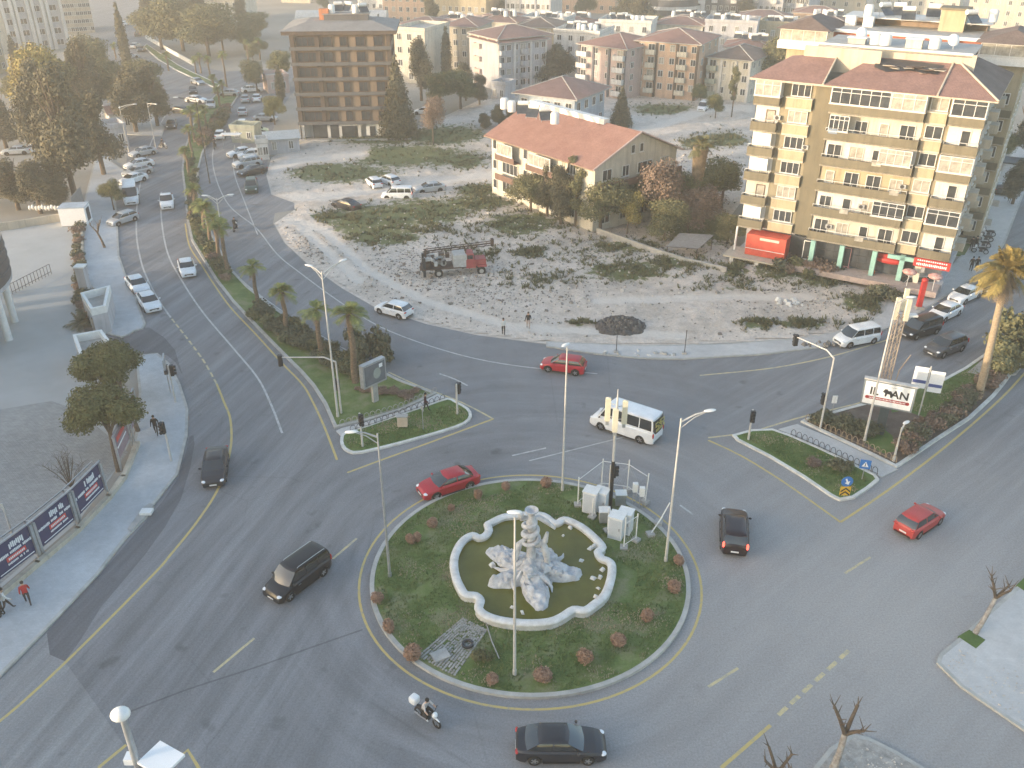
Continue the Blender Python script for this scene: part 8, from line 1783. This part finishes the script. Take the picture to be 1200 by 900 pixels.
# ------------------------------------------------------------------ antenna mast and cabinets
def telecom():
    b = g(715, 596, .25); h = 9.6; t = thing('antenna_mast', b, 0, 'thin telecom mast with three cream panel antennas beside the fountain', 'antenna mast')
    m = MB(); m.tube([(0, 0, 0), (0, 0, 4.0)], .13, M_BLACK, 10); m.tube([(0, 0, 4.0), (0, 0, 8.4), (0, 0, h)], [.1, .08, .03], M_POLEW, 8); part('mast', m.mesh('mast'), t)
    cr = mat('cream_antenna', (.66, .61, .47), .5, var=.05)
    for i, (dx, dy, z) in enumerate(((-.55, .3, 7.9), (-.1, -.35, 7.45), (.55, .1, 7.8))):
        m = MB(); m.box((0, 0, 0), (.34, .2, 1.75), cr); m.sphere((0, 0, .87), (.17, .1, .06), cr, 8, 6); o = part('panel_antenna', m.mesh('panel_antenna'), t, loc=(dx, dy, z)); br = MB(); br.tube([(0, 0, -.5), (-dx * .8, -dy * .8, -.5)], .03, M_GALV, 5); br.tube([(0, 0, .5), (-dx * .8, -dy * .8, .5)], .03, M_GALV, 5); br.box((0, 0, -1.0), (.2, .15, .3), M_GALV); part('bracket', br.mesh('bracket'), o)
    cab = MB(); cab.box((0, 0, .85), (.95, .85, 1.7), mat('cabinet_white', (.66, .67, .68), .5, var=.06)); cab.box((0, 0, 1.74), (1.05, .95, .08), M_WHITE); bodym = cab.mesh('cabinet_body'); dr = MB(); dr.box((0, -.435, .85), (.8, .02, 1.5), mat('cabinet_door', (.50, .53, .57), .5, var=.08)); dr.box((.3, -.45, .9), (.04, .03, .2), M_DARK); dm = dr.mesh('cabinet_door')
    for i, (x, y, s, lb) in enumerate(((692, 598, 1, 'tall white cabinet, leftmost of the two behind the mast'), (704, 597, .95, 'tall white cabinet right behind the mast foot'), (722, 628, 1, 'white cabinet in front of the mast, left of the front pair'), (732, 622, .95, 'white cabinet in front of the mast, right of the front pair'))):
        q = g(x, y, .25); c = thing('equipment_cabinet', q, R(-25), lb, 'cabinet', 'telecom cabinets'); c.scale = (s, s, s); part('cabinet_body', bodym, c); part('cabinet_door', dm, c)
    for x, y, lb in ((743, 590, 'slim white meter box on legs, left of two by the rear kerb'), (751, 595, 'slim white meter box on legs, right of two by the rear kerb')):
        m = MB(); m.box((0, 0, 1.4), (.35, .3, .7), M_WHITE); [m.tube([(s * .12, 0, 0), (s * .12, 0, 1.1)], .025, M_GALV, 5) for s in (-1, 1)]; o = m.obj('meter_box'); o.location = g(x, y, .25); tag(o, lb, 'meter box')
    for x, y, s, lb in ((708, 610, .5, 'small grey box between the two cabinet pairs'), (727, 590, .55, 'small grey equipment box right of the mast')):
        m = MB(); m.box((0, 0, .45), (.7, .6, .9), M_GALV); m.box((0, 0, .93), (.8, .7, .06), M_WHITE); o = m.obj('equipment_box'); o.location = g(x, y, .25); tag(o, lb, 'box')
    # white posts with footings and torn mesh
    fp = [(677, 592), (694, 606), (712, 622), (731, 642), (745, 633), (762, 626), (772, 612), (756, 588), (735, 574), (705, 570)]
    tz = thing('mesh_fence', g(720, 605, .25), 0, 'broken white mesh fence around the antenna mast', 'fence'); o0 = Vector(tz.location)
    for i, (x, y) in enumerate(fp):
        q = g(x, y, .25) - o0; m = MB(); hh = [2.4, 1.6, 1.9, 2.5, 2.2, 1.2, 1.4, 2.4, 2.6, 2.4][i]; ln = [0, 0, 0, 0, 0, .8, .7, .1, 0, 0][i]
        m.tube([(q.x, q.y, 0), (q.x + ln, q.y + ln * .5, hh)], .045, M_WHITE, 6); m.box((q.x, q.y, .02), (.5, .5, .22), M_CONC, rz=i); part('fence_post', m.mesh('fence_post'), tz)
    for i, j in ((3, 4), (8, 9), (9, 0), (7, 8)):
        p, q = g(*fp[i], .25) - o0, g(*fp[j], .25) - o0; m = MB()
        for z in ((.3, 2.2) if i != 3 else (.25, 2.0)): m.tube([(p.x, p.y, z), (q.x, q.y, z)], .025, M_WHITE, 5)
        L = (q - p).length; n_ = int(L / .22)
        for k in range(n_):
            for s in (-1, 1):
                u0 = k / n_; u1 = max(0, min(1, u0 + s * 1.6 / L)); a = p.lerp(q, u0); c = p.lerp(q, u1); m.tube([(a.x, a.y, .3), (c.x, c.y, 2.1)], .006, M_GALV, 3, False)
        part('mesh_panel', m.mesh('mesh_panel'), tz)
telecom()
# fallen lattice mast on the right wedge: truss leaning up
def lattice():
    b = g(1032, 470, .15); h = 8.2; t = thing('lattice_mast', b, 0, 'rusty lattice mast with pale antenna tubes behind the advertising board', 'lattice mast'); mr = mat('weathered_lattice', (.36, .31, .25), .8, col2=(.16, .12, .10), scale=2)
    m = MB(); c = [(.28, .28), (-.28, .28), (-.28, -.28), (.28, -.28)]; k = [Vector((x, y, 0)) for x, y in c]
    for p in k: m.tube([p, p + Vector((0, 0, h))], .05, mr, 5)
    n_ = 11
    for i in range(n_):
        z0, z1 = h * i / n_, h * (i + 1) / n_
        for a in range(4):
            p, q = k[a], k[(a + 1) % 4]; m.tube([p + Vector((0, 0, z0)), q + Vector((0, 0, z1))], .03, mr, 4, False); m.tube([p + Vector((0, 0, z1)), q + Vector((0, 0, z1))], .025, mr, 4, False)
    part('lattice', m.mesh('lattice'), t)
    for i, (x, y, z) in enumerate(((-.35, .2, h + .3), (.3, -.3, h + .4), (.25, .4, h + 1.0))):
        m = MB(); m.box((x, y, z), (.34, .22, 1.9), MATS['cream_antenna']); part('panel_antenna', m.mesh('panel_antenna'), t)
    m = MB(); m.box((.9, 0, h - .2), (.8, .5, .15), M_WHITE); m.tube([(0, 0, h - .3), (.9, 0, h - .25)], .04, M_GALV, 5); part('white_arm', m.mesh('white_arm'), t)
    m = MB(); m.tube([(.6, -.2, 0), (.9, -.1, 3.0), (1.6, 0, 4.4)], .05, mr, 5); m.box((-.5, -.3, .6), (.5, .4, 1.2), mr); part('struts', m.mesh('struts'), t)
lattice()
# red post, cone, barrels on the forecourt
m = MB(); m.box((0, 0, 1.5), (.5, .35, 3.0), M_REDP); m.sphere((0, 0, 3.2), (.35, .3, .25), M_REDP, 10, 7); m.box((.1, 0, .15), (.8, .6, .3), M_CONC); o = m.obj('red_post'); o.location = g(1076, 362, .13); tag(o, 'red post standing on the pavement behind the black van', 'post')
m = MB(); m.lathe((0, 0, 0), [(.35, 0), (.35, .05), (.22, .06), (.12, .8), (0, .85)], mat('orange_cone', (.60, .12, .03), .6), 12); o = m.obj('traffic_cone'); o.location = g(1021, 328, .3); o.scale = (1.5, 1.5, 1.5); tag(o, 'orange cone standing below the turquoise columns', 'cone')
for i, (x, y) in enumerate(((722, 413), (802, 415))):
    t = thing('thin_post', g(x, y, .1), 0, 'thin metal post at the edge of the gravel lot, %s one' % ('left' if i == 0 else 'right'), 'post'); m = MB(); m.tube([(0, 0, 0), (0, 0, 2.5)], .04, M_DARK, 5); m.box((0, 0, .1), (.4, .4, .2), M_CONC); part('post', m.mesh('post'), t)
m = MB(); rr = random.Random(9)
for i in range(16): stone(m, (rr.uniform(-4, 4), rr.uniform(-.5, .5), .15), rr.uniform(.1, .4), M_POOLW if i % 3 == 0 else M_CONC)
o = m.obj('rubble_heap'); o.location = g(748, 415, 0); tag(o, 'line of broken kerb pieces at the gravel lot edge', 'rubble')
m = MB()
for i in range(16): stone(m, (rr.uniform(-2, 2), rr.uniform(-.5, .5), .2), rr.uniform(.1, .4), M_RUBD)
o = m.obj('rubble_heap'); o.location = g(962, 405, 0); tag(o, 'small pile of broken stones on the pavement left of the white people carrier', 'rubble')
# dark heap on the lot
def heap():
    q = g(727, 384); m = MB(); n_ = 30; vs = []; fs = []
    for j in range(n_ + 1):
        for i in range(n_ + 1):
            x, y = -3.3 + 6.6 * i / n_, -2.3 + 4.6 * j / n_; r_ = math.hypot(x / 3.1, y / 2.1) + .18 * noise.noise(Vector((x, y, 0)))
            z = max(-.4, .85 * (1 - r_ * r_)) + (.25 * noise.noise(Vector((x * 2.5, y * 2.5, 4))) + .12 * noise.noise(Vector((x * 7, y * 7, 4)))) * (r_ < 1); vs.append((x, y, z))
    for j in range(n_):
        for i in range(n_): a = j * (n_ + 1) + i; fs.append((a, a + 1, a + n_ + 2, a + n_ + 1))
    dm = mat('dark_rubble_heap', (.035, .032, .032), .95, col2=(.13, .12, .115), scale=3, bump=1); m.add(vs, fs, dm, False)
    for k in range(260):
        a = rr.random() * 6.28; s = math.sqrt(rr.random()); x, y = 2.8 * s * math.cos(a), 1.9 * s * math.sin(a); stone(m, (x, y, 0.85 * (1 - s * s)), rr.uniform(.1, .32), rr.choice([dm, dm, M_RUBD]))
    o = m.obj('dark_heap'); o.location = (q.x, q.y, .2); o.scale = (.85, .9, 1); tag(o, 'heap of dark rubble on the gravel lot above the pavement', 'heap')
heap()
m = MB()
for k in range(14): stone(m, (rr.uniform(-1.4, 1.4), rr.uniform(-1, 1), .25), rr.uniform(.15, .5), M_POOLW)
o = m.obj('white_rubble_pile'); o.location = g(925, 357); tag(o, 'pile of white plaster lumps on the lot near the block', 'rubble')
# drilling truck
def drill_truck():
    a, b = g(503, 325), g(563, 321); d = b - a; q = (a + b) / 2; t = thing('drilling_truck', (q.x, q.y, .3), math.atan2(d.y, d.x), 'old drilling truck with a red cab and folded mast on the vacant lot', 'truck'); P = lambda nm, m, **k: part(nm, m.mesh(nm), t, **k)
    rc = mat('faded_red_cab', (.33, .06, .06), .6, var=.2, scale=2)
    m = MB(); m.box((-.6, 0, .85), (6.6, .9, .25), M_RUST); m.box((-1.6, 0, 1.02), (4.4, 2.2, .1), M_RUST); P('chassis', m)
    m = MB(); m.box((1.75, 0, 1.35), (1.1, 1.9, 1.0), rc); m.box((1.65, 0, 2.15), (.95, 1.75, .62), rc, top=.9); m.box((2.85, 0, 1.35), (1.3, 1.5, .75), rc, top=.93)
    for s in (-1, 1): m.box((3.0, s * .82, 1.05), (1.0, .4, .25), rc)
    P('cab', m)
    m = MB(); m.box((2.14, 0, 2.12), (.06, 1.4, .45), M_GLASSD); [m.box((1.68, s * .86, 2.12), (.6, .05, .42), M_GLASSD) for s in (-1, 1)]; P('cab_windows', m)
    m = MB(); m.box((.55, 0, 1.75), (1.5, 1.9, 1.4), mat('tank_grey', (.42, .42, .41), .6, var=.2)); P('water_tank', m)
    m = MB(); rr = random.Random(4)
    for k in range(26): m.box((rr.uniform(-3.2, -.6), rr.uniform(-.8, .8), rr.uniform(1.2, 2.2)), (rr.uniform(.2, .8), rr.uniform(.15, .7), rr.uniform(.15, .6)), rr.choice([M_RUST, M_DARK, M_RUST, mat('tank_grey', (.42, .42, .41))]), rz=rr.uniform(-.3, .3))
    m.lathe((-1.3, -.6, 1.5), [(.35, 0), (.35, .12), (0, .12)], M_CONC, 14, 'y'); P('drilling_gear', m)
    m = MB()
    for s in (-.28, .28):
        for z in (2.72, 3.0): m.tube([(-3.4, s, z - .05), (4.2, s, z + .45)], .05, M_RUST, 5)
    for k in range(8): x = -3.4 + 7.6 * k / 8; m.tube([(x, -.28, 2.72 + .5 * k / 16), (x + .47, .28, 3.14 + .5 * (k + 1) / 16)], .03, M_RUST, 4); m.tube([(x, -.28, 2.72 + .5 * k / 16), (x + .47, -.28, 3.14 + .5 * (k + 1) / 16)], .03, M_RUST, 4)
    m.box((4.3, 0, 3.4), (.3, .6, .8), M_RUST); P('folded_mast', m)
    m = MB(); [m.tube([(x, s * .4, 1.0), (x, s * .4, 2.9)], .07, M_RUST, 5) for x in (-3.2, 1.25) for s in (-1, 1)]; [m.box((-3.45, s * .8, 1.2), (.3, .3, 2.2), M_DARK) for s in (-1, 1)]; P('mast_supports', m)
    wm = MB(); wm.lathe((0, 0, 0), [(.25, -.14), (.44, -.15), (.48, -.1), (.48, .1), (.44, .15), (.25, .14)], M_RUBBER, 18, 'y'); wm.lathe((0, 0, 0), [(0, -.1), (.27, -.12)], M_CONC, 14, 'y'); wm.lathe((0, 0, 0), [(.27, .12), (0, .1)], M_CONC, 14, 'y'); me = wm.mesh('wheel')
    for x in (-1.9, 2.9):
        for s in (-1, 1): part('wheel', me, t, loc=(x, s * .95, .48))
drill_truck()
# overhead rods in the yard: parking ramp marks, yard gate
m = MB(); [m.tube([(x, 0, 0), (x, 0, 1.2)], .03, M_DARK, 5) for x in np.linspace(0, 6, 13)]; m.tube([(0, 0, 1.2), (6, 0, 1.2)], .03, M_DARK, 5); m.tube([(0, 0, .3), (6, 0, .3)], .03, M_DARK, 5); o = m.obj('railing'); o.location = g(15, 345); o.rotation_euler = (0, 0, R(75)); tag(o, 'thin dark railing beside the columns of the round building', 'railing')
# side street canopy and walls
m = MB(); m.box((0, 0, 2.6), (5, 4, .2), M_DARK); [m.tube([(x, y, 0), (x, y, 2.6)], .08, M_DARK, 5) for x in (-2.2, 2.2) for y in (-1.7, 1.7)]; o = m.obj('canopy'); o.location = g(1180, 208); o.rotation_euler = (0, 0, R(-30)); tag(o, 'dark canopy at the far end of the side street', 'canopy')
gp = MB(); gp.prism([g(*p) for p in [(1108, 300), (1128, 262), (1145, 235), (1160, 245), (1148, 270), (1130, 300)]], 0, .16, M_GRASS); o = gp.obj('planted_strip'); o['kind'] = 'structure'
for i, (x, y) in enumerate(((1140, 262), (1150, 240))): m = MB(); m.box((0, 0, .5), (4.2, .3, .9), M_CONC, rz=R(-32)); o = m.obj('garden_wall'); o.location = g(x, y); tag(o, 'short pale wall across the planted strip beside the block, %s one' % ('nearer' if i == 0 else 'farther'), 'wall')
a_, b_ = g(768, 510, .6), g(700, 487, .6); d_ = (a_ - b_).normalized(); c_ = (a_ + b_) / 2
mb_ = [o for o in bpy.data.objects if o.name.startswith('minibus')][0]; m = MB(); rr = random.Random(6); ym = mat('yellow_print', (.55, .45, .10), .6, var=.3, scale=8)
for r_ in range(6):
    for k in range(9):
        if rr.random() < .8: m.box((-2.93 + (r_ - 3) * .018, -.68 + k * .17, 1.42 + r_ * .13), (.02, .12, .08), ym)
part('rear_print', m.mesh('rear_print'), mb_)
for px_, n_, lb in (([(1105, 775), (1125, 762), (1200, 790), (1240, 840), (1200, 850), (1130, 805)], 140, 'broken grit and stones on the right pavement'), ([(985, 885), (1010, 872), (1050, 890), (1090, 930), (960, 940)], 140, 'grit and stones round the whitewashed tree')):
    p_, s_ = poly_scatter(px_, n_, .02, .07, .145); scatter_mesh('gravel', None, p_, s_, lambda mb, p, s: stone(mb, p, s, M_RUB), lb, 'gravel')
# unseen flats, added beyond the left edge to shade the junction
for i, (y0, y1, h) in enumerate(((-80, -34, 20), (-34, 12, 20.5), (12, 58, 19.5))):
    bld(Vector((-96, y0, 0)), Vector((-96, y1, 0)), 14, h, 6, WM[['sand', 'cream', 'grey'][i]], 'unseen block of flats added on the left to shade the junction, %s of three' % ORD[i], 'flat', nF=8, nL=3, nR=3, balc=(2, 5), name='apartment_block', gfl=2.5)
# ------------------------------------------------------------------ haze
hz = MB(); hz.box((0, 340, 29), (1100, 900, 64), bpy.data.materials.new('haze_air')); hm = hz.mats[0]; hm.use_nodes = True; n = hm.node_tree.nodes; l = hm.node_tree.links; n.clear()
ou = n.new('ShaderNodeOutputMaterial'); pv = n.new('ShaderNodeVolumePrincipled'); pv.inputs['Color'].default_value = (.99, .905, .79, 1); pv.inputs['Density'].default_value = .001; pv.inputs['Anisotropy'].default_value = 0.45
l.new(pv.outputs[0], ou.inputs['Volume']); o = hz.obj('haze'); o['kind'] = 'stuff'; tag(o, 'pale evening haze over the town', None)
